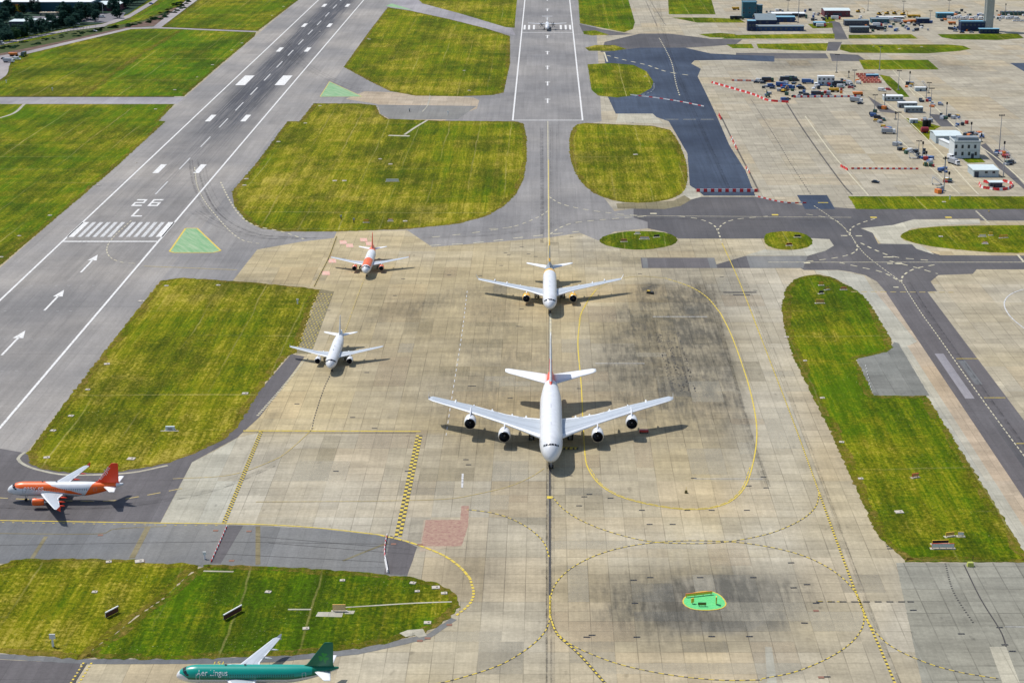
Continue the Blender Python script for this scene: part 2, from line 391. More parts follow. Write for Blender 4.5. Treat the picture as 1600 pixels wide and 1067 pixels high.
# rubber and dirt inside the yellow loop
blob(wear, 1040, 560, 105, 130, 0.42, 4); blob(wear, 1075, 470, 50, 40, 0.25); blob(wear, 1140, 650, 35, 70, 0.40); blob(wear, 1090, 560, 45, 90, 0.25)
band(wear, [(1000,450),(1022,640)], 5, 0.2); band(wear, [(1090,440),(1125,540),(1170,680),(1190,740)], 8, 0.3)
blob(wear, 1140, 455, 35, 18, 0.35); blob(wear, 1015, 450, 16, 8, 0.5); blob(wear, 975, 530, 45, 60, 0.15, 4)
blob(wear, 960, 640, 40, 90, 0.08, 4)
# round the green island
blob(wear, 1085, 938, 185, 66, 0.62, 4); blob(tone, 1110, 945, 100, 45, 1.0, 8); blob(wear, 1150, 940, 50, 40, 0.15); blob(wear, 1000, 960, 60, 45, 0.2); blob(wear, 1120, 940, 60, 30, 0.15); blob(wear, 1230, 935, 45, 50, 0.25, 3)
# left of the centreline
blob(wear, 740, 900, 60, 60, 0.28, 3); blob(wear, 700, 1000, 60, 30, 0.12)
band(wear, [(640,490),(700,462),(760,452),(850,448)], 14, 0.22); blob(wear, 745, 480, 60, 30, 0.12); band(wear, [(560,520),(610,480),(660,470)], 12, 0.15)
blob(wear, 690, 560, 170, 130, 0.20, 4); blob(wear, 790, 620, 110, 130, 0.12, 4); blob(wear, 1530, 970, 110, 80, 0.12, 4); blob(wear, 1020, 600, 120, 170, 0.10, 6); blob(wear, 860, 640, 200, 90, 0.05, 4); blob(wear, 560, 470, 90, 40, 0.10, 3); band(wear, [(780,500),(770,620),(780,760)], 30, 0.10)
band(wear, [(853,480),(856,560),(857,1100)], 14, 0.10); blob(wear, 720, 700, 70, 40, 0.10)
blob(wear, 1000, 400, 130, 20, 0.20, 3); blob(wear, 930, 395, 40, 14, 0.15); blob(wear, 470, 655, 60, 8, 0.1); band(wear, [(380,440),(420,442),(500,470)], 12, 0.35)
band(wear, [(430,740),(460,700),(475,680)], 8, 0.05); band(wear, [(300,735),(380,690),(440,640)], 9, 0.30)
# far stands
for k_ in range(60):
    x_, y_ = random.uniform(380, 1600), random.uniform(370, 1067); blob(wear, x_, y_, random.uniform(6, 40), random.uniform(4, 16), random.uniform(.04, .16), 2)
blob(wear, 1485, 105, 55, 9, 0.4); blob(wear, 1320, 170, 60, 30, 0.1); blob(wear, 1240, 100, 80, 9, 0.45, 4); blob(wear, 1200, 210, 50, 60, 0.1)
blob(wear, 1560, 140, 40, 20, 0.12)
# grey or warm tone
tone += np.where(PY < 330, 0.62, 0.0) + np.where((PY > 675) & (PX < 860), 0.30, 0.0) + np.where((PX > 1130) & (PY > 400), 0.22, 0.0)
tone -= np.where((PY < 675) & (PY > 360) & (PX < 900), 0.20, 0.0)
blob(tone, 1500, 980, 150, 120, 0.5, 4)
band(pale, [(880,840),(1230,850)], 12, 0.25); blob(pale, 470, 790, 170, 60, 0.5, 4); blob(pale, 1210, 700, 60, 220, 0.40, 4); blob(pale, 1000, 850, 260, 40, 0.3, 4); blob(pale, 640, 1000, 240, 70, 0.25, 4); blob(pale, 1250, 440, 60, 50, .3); blob(pale, 900, 395, 120, 20, 0.2); blob(pale, 1340, 760, 30, 150, 0.15)
me = bpy.data.meshes.new('apron'); me.vertices.add(len(V)); me.vertices.foreach_set('co', V.ravel())
me.loops.add(F.size); me.loops.foreach_set('vertex_index', F.ravel()); me.polygons.add(len(F))
me.polygons.foreach_set('loop_start', np.arange(len(F))*4); me.polygons.foreach_set('loop_total', np.full(len(F), 4))
ca = me.color_attributes.new('W', 'FLOAT_COLOR', 'POINT')
cc = np.stack([np.clip(wear,0,1), tone, np.clip(pale,0,1), np.ones(len(V))], 1); ca.data.foreach_set('color', cc.ravel())
me.materials.append(M['apron']); me.update(calc_edges=True); me.validate()
ap = bpy.data.objects.new('apron', me); link(ap); tag(ap, 'worn beige concrete apron laid in square slabs', None, None, 'structure')

# asphalt
RX0, RX1 = -242.5, -163.3
def S(name, px, m, z, label=None, **k): return sheet(name, px, M[m], z, label, **k)
wsheet('runway', [Vector(p+(0,)) for p in ((-237.0,300),(-163.0,300),(-163.0,1068),(-154,1072),(-150.5,1100),(-150.5,2600),(-242.5,2600),(-242.5,1089),(-237.0,1089))], M['runway'], 0.020, 'grey asphalt runway with dark rubber marks')
L1, L2, L3, L4 = 0.010, 0.015, 0.025, 0.032
S('taxiway', [(770,-80),(925,-80),(940,190),(905,196),(905,260),(960,330),(990,326),(990,330),(1012,332),(1012,357),(960,362),(935,376),(906,364),(860,371),(800,376),(740,381),(675,386),(635,359),(526,362),(522,372),(470,378),(402,390),(362,441),(250,441),(300,340),(350,240),(470,160),(480,80),(600,8),(640,-30)], 'asph', L1, 'grey asphalt taxiway in line with the far runway')
S('taxiway_stub', [(-60,152),(300,152),(300,163),(-60,163)], 'asph_pale', L2, 'narrow pale strip crossing the grass to the runway')
S('taxiway_link', [(603,6),(640,-14),(655,0),(700,12),(800,45),(806,56),(760,46),(700,31),(640,18),(605,12)], 'asph_pale', L2, 'pale diagonal taxiway between two grass areas')
S('new_taxiway', [(943,82),(1000,75),(1070,75),(1110,84),(1150,86),(1210,88),(1210,97),(1145,94),(1085,95),(1080,100),(1095,108),(1090,120),(1105,150),(1120,182),(1140,228),(1165,267),(1180,306),(1100,306),(1090,298),(1078,292),(1074,240),(1045,190),(1010,178),(962,178),(950,152),(960,120),(946,100)], 'asph_blue', L3, 'dark blue new asphalt taxiway behind the red barriers', fr=.15)
S('far_taxiway', [(938,82),(945,66),(1000,53),(1045,53),(1110,61),(1160,62),(1150,70),(1060,76),(1000,77)], 'asph_dark', L2, 'dark asphalt crossing taxiway in the distance', fr=.15)
S('far_taxiway', [(905,38),(940,46),(975,52),(992,54),(950,56),(910,50)], 'asph_dark', L2+0.003, fr=.15)
S('cross_taxiway', [(990,326),(1040,324),(1060,316),(1080,308),(1180,308),(1250,320),(1330,326),(1700,326),(1700,345),(1532,345),(1530,342),(1428,343),(1426,349),(1395,352),(1380,357),(1363,363),(1372,381),(1430,382),(1440,390),(1470,399),(1700,400),(1700,421),(1526,421),(1520,428),(1466,430),(1454,440),(1464,455),(1448,456),(1384,456),(1370,440),(1352,430),(1330,425),(1310,422),(1256,422),(1251,419),(1100,419),(1165,400),(1247,400),(1262,393),(1280,385),(1292,374),(1195,373),(1060,373),(1040,363),(1012,357),(1012,347),(990,340)], 'asph_dark', L3, 'dark asphalt taxiway junction with yellow centrelines')
S('cross_taxiway', [(1166,400),(1262,400),(1255,419),(1172,419)], 'asph_slate', L4+0.004)
S('cross_taxiway', [(1001,403),(1116,403),(1121,419),(1003,419)], 'asph_mauve', L4, 'grey strip set in the concrete')
S('cross_taxiway', [(1003,403),(1011,403),(1013,419),(1005,419)], 'asph_slate', L4+0.004); S('cross_taxiway', [(1105,403),(1116,403),(1121,419),(1110,419)], 'asph_slate', L4+0.004)
S('new_patch', [(1245,305),(1292,305),(1305,327),(1258,327)], 'asph_blue', L4+0.002, 'square of new blue asphalt at the stand entrance')
wsheet('diagonal_taxiway', [Vector((140.0,250,0)), Vector((157.2,250,0)), Vector((157.2,704,0)), Vector((140.0,704,0))], M['asph_mauve'], L3-0.002, 'worn mauve asphalt taxiway at the right edge')
wsheet('taxiway_patch', [Vector((146.2,300,0)), Vector((149.0,300,0)), Vector((149.0,551,0)), Vector((146.2,551,0))], M['asph_dark'], L4)
wsheet('taxiway_patch', [Vector((142.8,570,0)), Vector((146.0,570,0)), Vector((146.0,620,0)), Vector((142.8,620,0))], M['asph_pale'], L4)
wsheet('taxiway_patch', [Vector((149.6,585,0)), Vector((152.2,585,0)), Vector((152.2,612,0)), Vector((149.6,612,0))], M['asph_slate'], L4)
wsheet('shoulder', [Vector((130.0,250,0)), Vector((134.6,250,0)), Vector((134.6,700,0)), Vector((130.0,700,0))], M['conc_pale'], L2, 'pale concrete shoulder beside the long grass')
wsheet('shoulder', [Vector((134.6,250,0)), Vector((140.0,250,0)), Vector((140.0,704,0)), Vector((134.6,704,0))], M['conc_warm'], L2)
S('grey_bay', [(1338,561),(1390,545),(1400,530),(1452,618),(1366,620)], 'conc_bay', L3, 'dark grey concrete bay cut into the grass', fr=.15)
S('concrete_corner', [(1400,879),(1700,879),(1800,1090),(1445,1090)], 'conc_grey', L2-0.004, 'grey weathered concrete in the near right corner', fr=.15)
None and S('island_slabs', [(1016,903),(1190,903),(1215,990),(1110,991),(1022,975)], 'conc_grey', L2, 'grey repaired slabs round the green island', fr=.15)
S('apron_patch', [(662,812),(722,812),(718,853),(655,862)], 'conc_warm', L2)
n_ = NT('red_concrete'); n_.xyz(); a_ = n_.noise(n_.pos, 0.8, 5, .7); M['redc'] = n_.done(n_.mix(n_.ramp(a_,.35,.65), srgb(146,112,102), srgb(172,146,126)), 0.9, 0.1)
S('red_patch', [(665,812),(719,812),(721,790),(733,790),(731,824),(721,853),(658,853)], 'redc', L3, 'reddish concrete patch on the apron', fr=.15)
S('apron_road', [(455,553),(476,557),(440,607),(405,652),(370,684),(340,700),(300,722),(250,817),(-40,814),(-60,690),(110,720),(380,640)], 'asph_mauve', L3, 'purple grey asphalt round the near left grass')
S('apron_road', [(-40,814),(250,817),(400,821),(500,826),(605,838),(652,854),(645,872),(636,900),(480,892),(300,885),(0,880),(-80,890),(-100,815)], 'asph_slate', L3+0.003, 'slate grey asphalt strip above the near grass')
S('apron_road', [(-80,1024),(0,1030),(126,1036),(108,1110),(-120,1110)], 'asph_mauve', L3, 'lavender asphalt in the near left corner')
S('apron_road', [(358,820),(380,821),(345,880),(328,880)], 'asph_mauve', L4); S('apron_road', [(610,836),(651,854),(645,875),(636,898),(600,897)], 'asph_mauve', L4+0.004)
S('conc_apron_left', [(370,684),(410,675),(355,817),(251,817),(300,722),(340,702)], 'conc_pale', L2, 'pale concrete slab area left of the chequered line', fr=.15)
S('near_verge', [(0,1021),(130,1029),(300,1029),(440,1024),(560,1013),(668,990),(705,965),(714,968),(670,998),(560,1022),(430,1034),(300,1037),(130,1037),(0,1029)], 'asph_slate', L4, fr=.15)
S('holding_patch', [(540,155),(570,143),(650,146),(740,153),(749,157),(745,170),(690,190),(610,190),(592,176),(590,163)], 'conc_warm', L2, 'beige concrete patch by the green triangle')
S('holding_patch', [(590,164),(745,166),(715,187),(610,187),(594,178)], 'asph_slate', L3)
S('edge_patch', [(966,178),(1020,178),(1036,193),(962,192)], 'conc_pale', L4)
S('edge_patch', [(963,318),(1000,317),(1052,314),(1074,303),(1080,312),(1064,322),(1038,327),(965,326)], 'conc_olive', L4+0.002, fr=.2)
S('edge_patch', [(1066,292),(1078,290),(1092,299),(1096,308),(1080,312),(1068,305)], 'conc_pale', L4+0.003, fr=.3)
S('edge_patch', [(1345,357),(1395,352),(1428,343),(1530,343),(1532,350),(1480,352),(1425,357),(1407,367),(1412,376),(1440,384),(1460,398),(1432,389),(1425,382),(1376,381),(1363,364)], 'conc_pale', L4+0.006)
S('edge_patch', [(1258,372),(1296,374),(1303,384),(1290,392),(1262,400),(1166,399),(1195,390),(1230,392),(1262,388)], 'conc_pale', L4+0.006)
S('edge_patch', [(1272,423),(1310,423),(1350,431),(1362,450),(1433,534),(1420,540),(1395,534),(1340,455),(1318,440)], 'conc_pale', L4+0.001)
S('edge_patch', [(1195,1010),(1206,1010),(1220,1110),(1202,1110)], 'conc_pale', L2); S('edge_patch', [(1546,1010),(1572,1010),(1610,1110),(1582,1110)], 'conc_pale', L2)
S('olive_patch', [(1000,432),(1085,440),(1118,470),(1040,500),(985,470)], 'conc_olive', L1) if False else None
# far strips
S('far_strip', [(1150,83),(1290,84),(1295,92),(1150,92)], 'asph_dark', L2)
S('far_strip', [(1296,84),(1340,86),(1355,96),(1300,96)], 'asph_dark', L2)
S('access_road', [(1292,30),(1312,36),(1325,62),(1305,62),(1300,45)], 'asph_dark', L3, 'grey access road between the far grass strips')
S('access_road', [(1294,66),(1316,66),(1308,80),(1292,80)], 'asph_dark', L3)
S('service_road', [(1355,150),(1380,165),(1405,178),(1375,175)], 'asph_dark', L2); S('service_road', [(1451,178),(1472,180),(1490,198),(1470,198)], 'asph_dark', L2)
S('service_road', [(1532,227),(1540,224),(1575,262),(1630,320),(1605,300),(1560,262)], 'asph_dark', L2)
S('far_strip', [(1578,99),(1700,98),(1700,116),(1600,112)], 'asph_blue', L2)
# perimeter ground, top left
n_ = NT('scrub'); n_.xyz(); a_ = n_.noise(n_.pos, 0.12, 6, .7); b_ = n_.noise(n_.pos, 0.5, 5, .7)
M['scrub'] = n_.done(n_.mix(n_.ramp(b_,.35,.65), n_.mix(n_.ramp(a_,.4,.6), (0.045,0.075,0.02), (0.10,0.09,0.045)), (0.06,0.085,0.03)), 0.95, 0.05)
M['bank'] = plain('brown_bank', (0.14, 0.095, 0.075), .95, .35, .15, .05)
M['road'] = asphalt_mat('road_asphalt', srgb(172,166,168), srgb(182,174,170))
M['dirt'] = plain('bare_earth', srgb(176,142,108), 0.95, 0.2, 0.3, 0.1)
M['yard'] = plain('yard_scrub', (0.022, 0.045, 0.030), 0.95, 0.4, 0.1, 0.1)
M['lot'] = plain('yard_tarmac', srgb(120,118,122), 0.9, 0.15, 0.1, 0.1)
S('scrub', [(-60,84),(0,72),(60,62),(120,47),(160,41),(230,22),(300,-6),(330,-14),(325,-2),(300,8),(280,20),(244,43),(200,45),(150,57),(100,68),(40,82),(-60,104)], 'scrub', 0.012)
S('perimeter_road', [(-60,97),(40,81),(100,67),(150,56),(200,44),(240,42),(300,-6),(322,-20),(330,-16),(252,43),(400,49),(400,51),(300,47),(243,46),(205,46),(150,59),(100,71),(45,84),(0,94),(-60,110)], 'road', 0.02, 'pale perimeter track round the grass')
S('public_road', [(-60,79),(0,67),(60,55),(110,45),(160,38),(200,24),(240,0),(262,-20),(272,-20),(240,6),(203,28),(163,42),(110,48.5),(60,58),(0,71),(-60,84)], 'road', 0.03, 'pale road running behind the scrub')
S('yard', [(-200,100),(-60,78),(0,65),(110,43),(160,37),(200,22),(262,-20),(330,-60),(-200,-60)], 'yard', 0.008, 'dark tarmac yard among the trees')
S('brown_bank', [(-60,96),(40,76),(110,62),(150,53),(200,42),(244,28),(290,2),(296,6),(262,34),(240,41),(200,44),(150,56),(100,67),(40,81),(-60,101)], 'bank', 0.016, 'brown earth bank beside the perimeter track', fr=.6)
S('car_park', [(50,26),(130,26),(150,22),(196,20),(190,32),(160,36),(120,34),(60,32)], 'lot', 0.02, 'grey yard in front of the warehouse')
S('turning_circle', [(-60,98),(20,90),(14,105),(13,112),(10,118),(0,125),(-60,140)], 'road', 0.03)
# ------------------------------------------------------------------ grass
GRASS = [
 ([(-60,151),(130,151),(160,127),(225,82),(285,46),(245,45),(205,46),(150,59),(100,71),(45,84),(30,97),(14,104),(14,114),(0,126),(-60,142)], .18, .5, 0, 'olive grass area above the pale strip on the far left', .5),
 ([(130,151),(287,151),(292,147),(345,101),(398,57),(400,51),(300,47),(285,46),(225,82),(160,127)], .06, .8, 0, 'brighter green grass wedge between the olive grass and the runway', .5),
 ([(254,42),(296,12),(328,-14),(490,-20),(467,0),(403,49),(300,44)], .15, .4, 0, 'grass beyond the perimeter track at the top left', .5),
 ([(165,40),(203,31),(240,9),(275,-16),(310,-16),(280,10),(225,32),(180,41)], .0, .8, 0, 'narrow bright grass strip beside the far road', .5),
 ([(-60,163),(273,163),(248,189),(259,190),(176,266),(0,415),(-60,466)],   .14, .55, 0, 'bright green grass left of the runway', .5),
 ([(251,439),(283,434),(330,437),(400,442),(470,449),(500,453),(488,480),(470,534),(463,550),(450,556),(437,572),(420,592),(405,612),(385,646),(366,672),(352,686),(330,696),(300,710),(265,722),(230,730),(190,736),(150,739),(105,738),(68,733),(48,724),(42,709),(108,620),(175,534)], .34, .2, 0, 'grass with pale seed heads between runway and apron', .7),
 ([(-80,905),(0,884),(26,874),(120,873),(225,874),(227,879),(318,882),(292,900),(255,935),(215,962),(180,990),(150,1010),(130,1029),(60,1025),(0,1021),(-80,1013)], .42, .25, 0, 'dry olive grass in the near left corner', .7),
 ([(318,882),(400,884),(480,888),(560,893),(625,900),(680,910),(702,920),(716,937),(718,948),(700,968),(665,988),(600,1006),(520,1018),(440,1024),(300,1029),(130,1029),(150,1010),(180,990),(215,962),(255,935),(292,900)], .12, .65, 0, 'greener near grass ending in a rounded point', .7),
 ([(490,162),(560,162),(588,165),(593,178),(606,186),(690,189),(805,190),(818,193),(823,215),(823,250),(819,278),(806,304),(788,322),(760,338),(715,350),(640,358),(530,362),(440,362),(408,357),(384,345),(366,322),(362,300),(377,282),(400,256),(449,190),(468,190)], .30, .25, 0, 'large rounded grass area in the middle', .6),
 ([(606,12),(640,17),(700,30),(760,45),(797,57),(797,100),(787,145),(770,149),(720,151),(650,150),(610,143),(575,126),(537,105),(575,52)], .25, .3, 0, 'grass area behind the large rounded one', .5),
 ([(630,-24),(810,-24),(806,20),(804,44),(790,43),(720,22),(660,6)], .32, .2, 0, 'grass corner at the top left of the far runway', .4),
 ([(902,-24),(975,-24),(984,8),(992,35),(989,46),(975,51),(945,45),(906,37)], .12, .5, 0, 'grass area right of the far runway', .4),
 ([(911,49),(930,48),(952,55),(925,56),(912,54)], .2, .5, 0, 'sliver of grass at the far runway exit', .2),
 ([(914,75),(930,71),(960,71),(979,77),(960,80),(920,80)], .3, .3, 0, 'thin grass lens beside the far runway', .2),
 ([(918,101),(955,99),(990,102),(1010,112),(1021,128),(1018,138),(1000,148),(965,153),(935,150),(924,141)], .15, .4, 0, 'half round grass area beside the blue asphalt', .3),
 ([(893,202),(905,192),(950,194),(1043,198),(1060,220),(1070,245),(1075,267),(1073,293),(1062,306),(1035,315),(985,318),(950,312),(920,298),(900,275),(890,245),(889,220)], .34, .25, 1, 'rounded grass area right of the taxiway centreline', .5),
 ([(935,376),(945,368),(975,362),(1010,361),(1045,364),(1060,373),(1055,382),(1030,388),(1000,391),(965,388),(942,382)], .15, .4, 1, 'small oval grass island', .3),
 ([(1193,372),(1198,364),(1225,361),(1255,364),(1270,374),(1269,384),(1245,391),(1215,390),(1196,383)], .15, .4, 1, 'smaller oval grass island by the junction', .3),
 ([(1405,368),(1425,358),(1480,353),(1600,352),(1720,352),(1720,384),(1640,394),(1570,396),(1500,391),(1440,383),(1410,374)], .15, .4, 1, 'long oval grass island at the right edge', .3),
 ([(1325,307),(1760,307),(1760,327),(1338,327)], .18, .4, 0, 'straight grass strip below the stands', .4),
 ([(1258,431),(1277,429),(1300,433),(1322,445),(1345,458),(1362,478),(1380,508),(1392,532),(1395,543),(1385,550),(1342,560),(1339,563),(1365,618),(1448,618),(1500,702),(1563,800),(1600,860),(1660,950),(1640,878),(1415,878),(1405,866),(1376,841),(1362,822),(1355,801),(1300,680),(1240,560),(1225,510),(1221,480),(1228,450),(1241,437)], .14, .5, 0, 'long grass area between apron and right taxiway', .6),
 ([(1043,-20),(1106,-20),(1118,23),(1045,23)], .15, .5, 0, 'square of grass beyond the far apron', .2),
 ([(1050,28),(1100,28),(1155,30),(1165,36),(1090,36)], .15, .4, 0, 'thin far grass strip left of the blue building', .2),
 ([(1092,54),(1125,52),(1150,54),(1140,60),(1110,59)], .2, .4, 0, 'short far grass sliver beside the dark taxiway', .2),
 ([(1128,61),(1150,55),(1304,53),(1304,61)], .15, .4, 0, 'thin grass strip in front of the blue buildings', .2),
 ([(1326,55),(1424,54),(1434,61),(1326,61)], .15, .4, 0, 'grass strip right of the access road', .2),
 ([(1135,70),(1174,69),(1178,76),(1145,76)], .2, .4, 0, 'small grass wedge on the far apron', .2),
 ([(1182,69),(1294,68),(1291,80),(1235,79),(1185,76)], .2, .4, 0, 'grass strip left of the access road crossing', .2),
 ([(1314,70),(1480,70),(1505,72),(1517,77),(1500,80),(1450,84),(1330,83),(1312,78)], .15, .3, 0, 'long far grass strip tapering right', .2),
 ([(1342,94),(1450,94),(1467,109),(1350,109)], .1, .4, 0, 'dark grass rectangle on the far stands', .2),
 ([(1465,54),(1590,53),(1600,60),(1560,63),(1490,62),(1472,59)], .05, .7, 0, 'bright grass strip at the foot of the tower', .2),
 ([(1374,117),(1390,120),(1405,133),(1421,152),(1408,152),(1388,134)], .1, .4, 0, 'narrow grass wedge by the stacked barriers', .2),
 ([(1412,184),(1440,190),(1470,198),(1462,202),(1450,220),(1428,200)], .2, .4, 0, 'rough grass beside the black tanks', .2),
 ([(1503,248),(1532,247),(1540,254),(1512,255)], .2, .4, 0, 'patch of grass in front of the white office', .2),
 ([(1285,28),(1302,26),(1305,33),(1290,36)], .2, .4, 0, 'small grass triangle beside the access road', .2),
 ([(1262,38),(1300,36),(1302,44),(1270,45)], .25, .4, 0, 'small grass verge round the red truck', .2),
]
for i, (px, dry, lush, sm, lab, fr) in enumerate(GRASS):
    o = sheet('grass', px, M['grass'], 0.045 + 0.0005*i, lab, smooth=sm, fr=fr, kind='stuff')
    o.color = (dry, lush, 0.0, 1.0)
    if fr >= .5:                                    # the dried rim of the grass
        Q = [Vector((v.co.x, v.co.y, 0)) for v in o.data.vertices]; nq = len(Q); ar = sum(Q[k].x*Q[(k+1) % nq].y-Q[(k+1) % nq].x*Q[k].y for k in range(nq)); sg = 1 if ar > 0 else -1
        vb = MB(); z = 0.066
        I = []
        for k in range(nq):
            t = (Q[(k+1) % nq]-Q[k-1]).normalized(); nn = Vector((-t.y, t.x, 0))*sg; I.append(Q[k]+nn*(2.6+2.2*mnoise.noise(Q[k]*.06)))
        vb.v = [(q.x, q.y, z) for q in Q]+[(q.x, q.y, z) for q in I]; vb.f = [(k, (k+1) % nq, nq+(k+1) % nq, nq+k) for k in range(nq)]; vb.m = [0]*nq
        vo = vb.build('dry_verge', M['verge'], fix=False); tag(vo, 'dry brownish rim along an airfield grass edge', kind='stuff')

# ------------------------------------------------------------------ painted markings
def spline(pts, step=1.0):
    P = [Vector((p.x, p.y, 0)) for p in pts]; out = []
    if len(P) == 2:
        n = max(2, int((P[1]-P[0]).length/step)); return [P[0].lerp(P[1], i/n) for i in range(n+1)]
    Q = [P[0]*2-P[1]] + P + [P[-1]*2-P[-2]]
    for i in range(1, len(Q)-2):
        p0, p1, p2, p3 = Q[i-1], Q[i], Q[i+1], Q[i+2]; n = max(2, int((p2-p1).length/step))
        for j in range(n):
            t = j/n
            out.append(0.5*((2*p1)+(p2-p0)*t+(2*p0-5*p1+4*p2-p3)*t*t+(3*p1-p0-3*p2+p3)*t**3))
    out.append(P[-1]); return out
def strip(mb, pts, width, z, dash=None, gap=0.0, off=0.0, phase=0.0):
    P = spline(pts, 0.8 if dash is None or dash < 3 else 1.5)
    s = phase; per = (dash+gap) if dash else None; runs = []; cur = []
    acc = 0.0
    # resample to exact dash ends
    L = [0.0]
    for a, b in zip(P[:-1], P[1:]): L.append(L[-1]+(b-a).length)
    def at(d):
        import bisect
        i = min(max(bisect.bisect_right(L, d)-1, 0), len(P)-2); t = (d-L[i])/max(L[i+1]-L[i], 1e-6)
        p = P[i].lerp(P[i+1], t); a = P[max(i-1,0)]; b = P[min(i+2, len(P)-1)]; tg = (b-a).normalized(); return p, Vector((-tg.y, tg.x, 0))
    tot = L[-1]; segs = []
    if dash is None: segs = [(0, tot)]
    else:
        d = -phase
        while d < tot: segs.append((max(d, 0), min(d+dash, tot))); d += per
    for a, b in segs:
        if b-a < 0.05: continue
        n = max(1, int((b-a)/3.0)); prev = None
        for k in range(n+1):
            p, nn = at(a+(b-a)*k/n); l = p+nn*(off+width/2); r = p+nn*(off-width/2)
            q = ((r.x, r.y, z), (l.x, l.y, z))
            if prev: mb.quad(prev[0], q[0], q[1], prev[1])
            prev = q
def px(*pts): return [G(*p) for p in pts]
def wp(*pts): return [Vector((p[0], p[1], 0)) for p in pts]
Z1, Z2, Z3 = 0.070, 0.078, 0.086
RC = -199.9
rw = MB(); rww = MB()
for sx_ in (-22.0, 22.0): strip(rw, wp((RC+sx_, 300), (RC+sx_, 2600)), 0.95, Z1)
strip(rw, wp((RC-21.5, 787.5), (RC+21.5, 787.5)), 1.7, Z1+0.002)
for k in range(6):
    for sd in (-1, 1):
        wd = 1.8 if k < 5 else 3.2
        xx = RC+sd*(2.6+k*3.45+(0.0 if k < 5 else 0.7)); (rww if k < 5 else rw).quad((xx-wd/2,796,Z1),(xx+wd/2,796,Z1),(xx+wd/2,825,Z1),(xx-wd/2,825,Z1))
for yy in (947, 1009.5, 1070, 1129.5, 885.5):
    strip(rww, wp((RC, yy), (RC, yy+31)), 0.75, Z1)
yy = 1190
while yy < 2500: strip(rww, wp((RC, yy), (RC, yy+30)), 0.9, Z1); yy += 60.5
for r in (264, 185, 78, 40, 9, -18):
    Yc = A/(r+335)-YOFF
    for sd in (-1, 1): rw.quad((RC+sd*11-1.6, Yc-11.5, Z1), (RC+sd*11+1.6, Yc-11.5, Z1), (RC+sd*11+1.6, Yc+11.5, Z1), (RC+sd*11-1.6, Yc+11.5, Z1))
for sd in (-1, 1): rw.quad((RC+sd*13.7-3.4,1230,Z1),(RC+sd*13.7+3.4,1230,Z1),(RC+sd*13.7+3.4,1273,Z1),(RC+sd*13.7-3.4,1273,Z1))
for ty, hy in ((733.5, 763.5), (676, 706), (618, 649), (560, 590)):
    strip(rw, wp((RC, ty), (RC, hy-9)), 0.9, Z1)
    n = len(rw.v); rw.v += [(RC-2.0, hy-10, Z1), (RC+2.0, hy-10, Z1), (RC, hy, Z1)]; rw.f.append((n, n+1, n+2)); rw.m.append(0)
    rw.quad((RC-0.45, hy-13, Z1+.002), (RC+0.45, hy-13, Z1+.002), (RC+0.45, hy-9.5, Z1+.002), (RC-0.45, hy-9.5, Z1+.002))
# runway number, two digits above one letter
def strokes(mb, cx, y0, w_, h, segs, z, t=0.95, tv=2.0):
    for (a, b, c, d) in segs: mb.quad((cx-w_/2+a*w_, y0+b*h, z), (cx-w_/2+c*w_, y0+b*h, z), (cx-w_/2+c*w_, y0+d*h, z), (cx-w_/2+a*w_, y0+d*h, z))
two = [(0,0,1,.17),(0,.17,.2,.42),(0,.42,1,.57),(.8,.57,1,.83),(0,.83,1,1),]
six = [(0,0,1,.17),(0,.17,.2,1),(.8,.17,1,.45),(.2,.43,1,.57),(.2,.83,1,1)]
ell = [(0,0,1,.15),(0,.15,.2,1)]
strokes(rw, -203.9, 859, 5.2, 15.0, two, Z1); strokes(rw, -195.8, 859, 5.2, 15.0, six, Z1); strokes(rw, -199.0, 836.5, 5.2, 16, ell, Z1)
for k in range(4): strip(rww, wp((RC-16+k*0, 600+k*37.5), (RC+12, 600+k*37.5)), 0.2, Z1, 1.2, 4.0)
# the second runway, straight ahead
C2 = 0.7
for sx_ in (-21.8, 21.8): strip(rw, wp((C2+sx_, 1095.8), (C2+sx_, 2600)), 1.0, Z1)
strip(rw, wp((C2-22.2, 1095.0), (C2+22.2, 1095.0)), 1.5, Z1+0.002)
strip(rw, wp((C2-21.3, 1506), (C2+21.3, 1506)), 1.8, Z1+0.002)
for k in (11.6, 15.8, 19.6):
    for sd in (-1, 1): xx = C2+sd*k; rw.quad((xx-.85,1524,Z1),(xx+.85,1524,Z1),(xx+.85,1554,Z1),(xx-.85,1554,Z1))
for r in (0, 16, 30, 58, 83, 106, 131, 158): Yc = A/(r+335)-YOFF; strip(rw, wp((C2, Yc-9), (C2, Yc+9)), 1.0, Z1); strip(rw, wp((C2-1.8, Yc+6), (C2+1.8, Yc+6)), 1.6, Z1+0.002)
rw.build('runway_markings', M['white'], fix=False); tag(bpy.data.objects['runway_markings'], 'white lines, arrows, bars and number painted on the runways', kind='structure')
rww.build('worn_runway_markings', M['whiteworn'], fix=False); tag(bpy.data.objects['worn_runway_markings'], 'worn white threshold bars on the runway', kind='structure')

yb, bk, cr, oy = MB(), MB(), MB(), MB()
def cheq(pts, wd=0.55, dash=1.0, gap=1.0, back=True, bw=1.9):
    if back: strip(bk, pts, wd*bw, Z1)
    strip(yb, pts, wd, Z2, dash, gap)
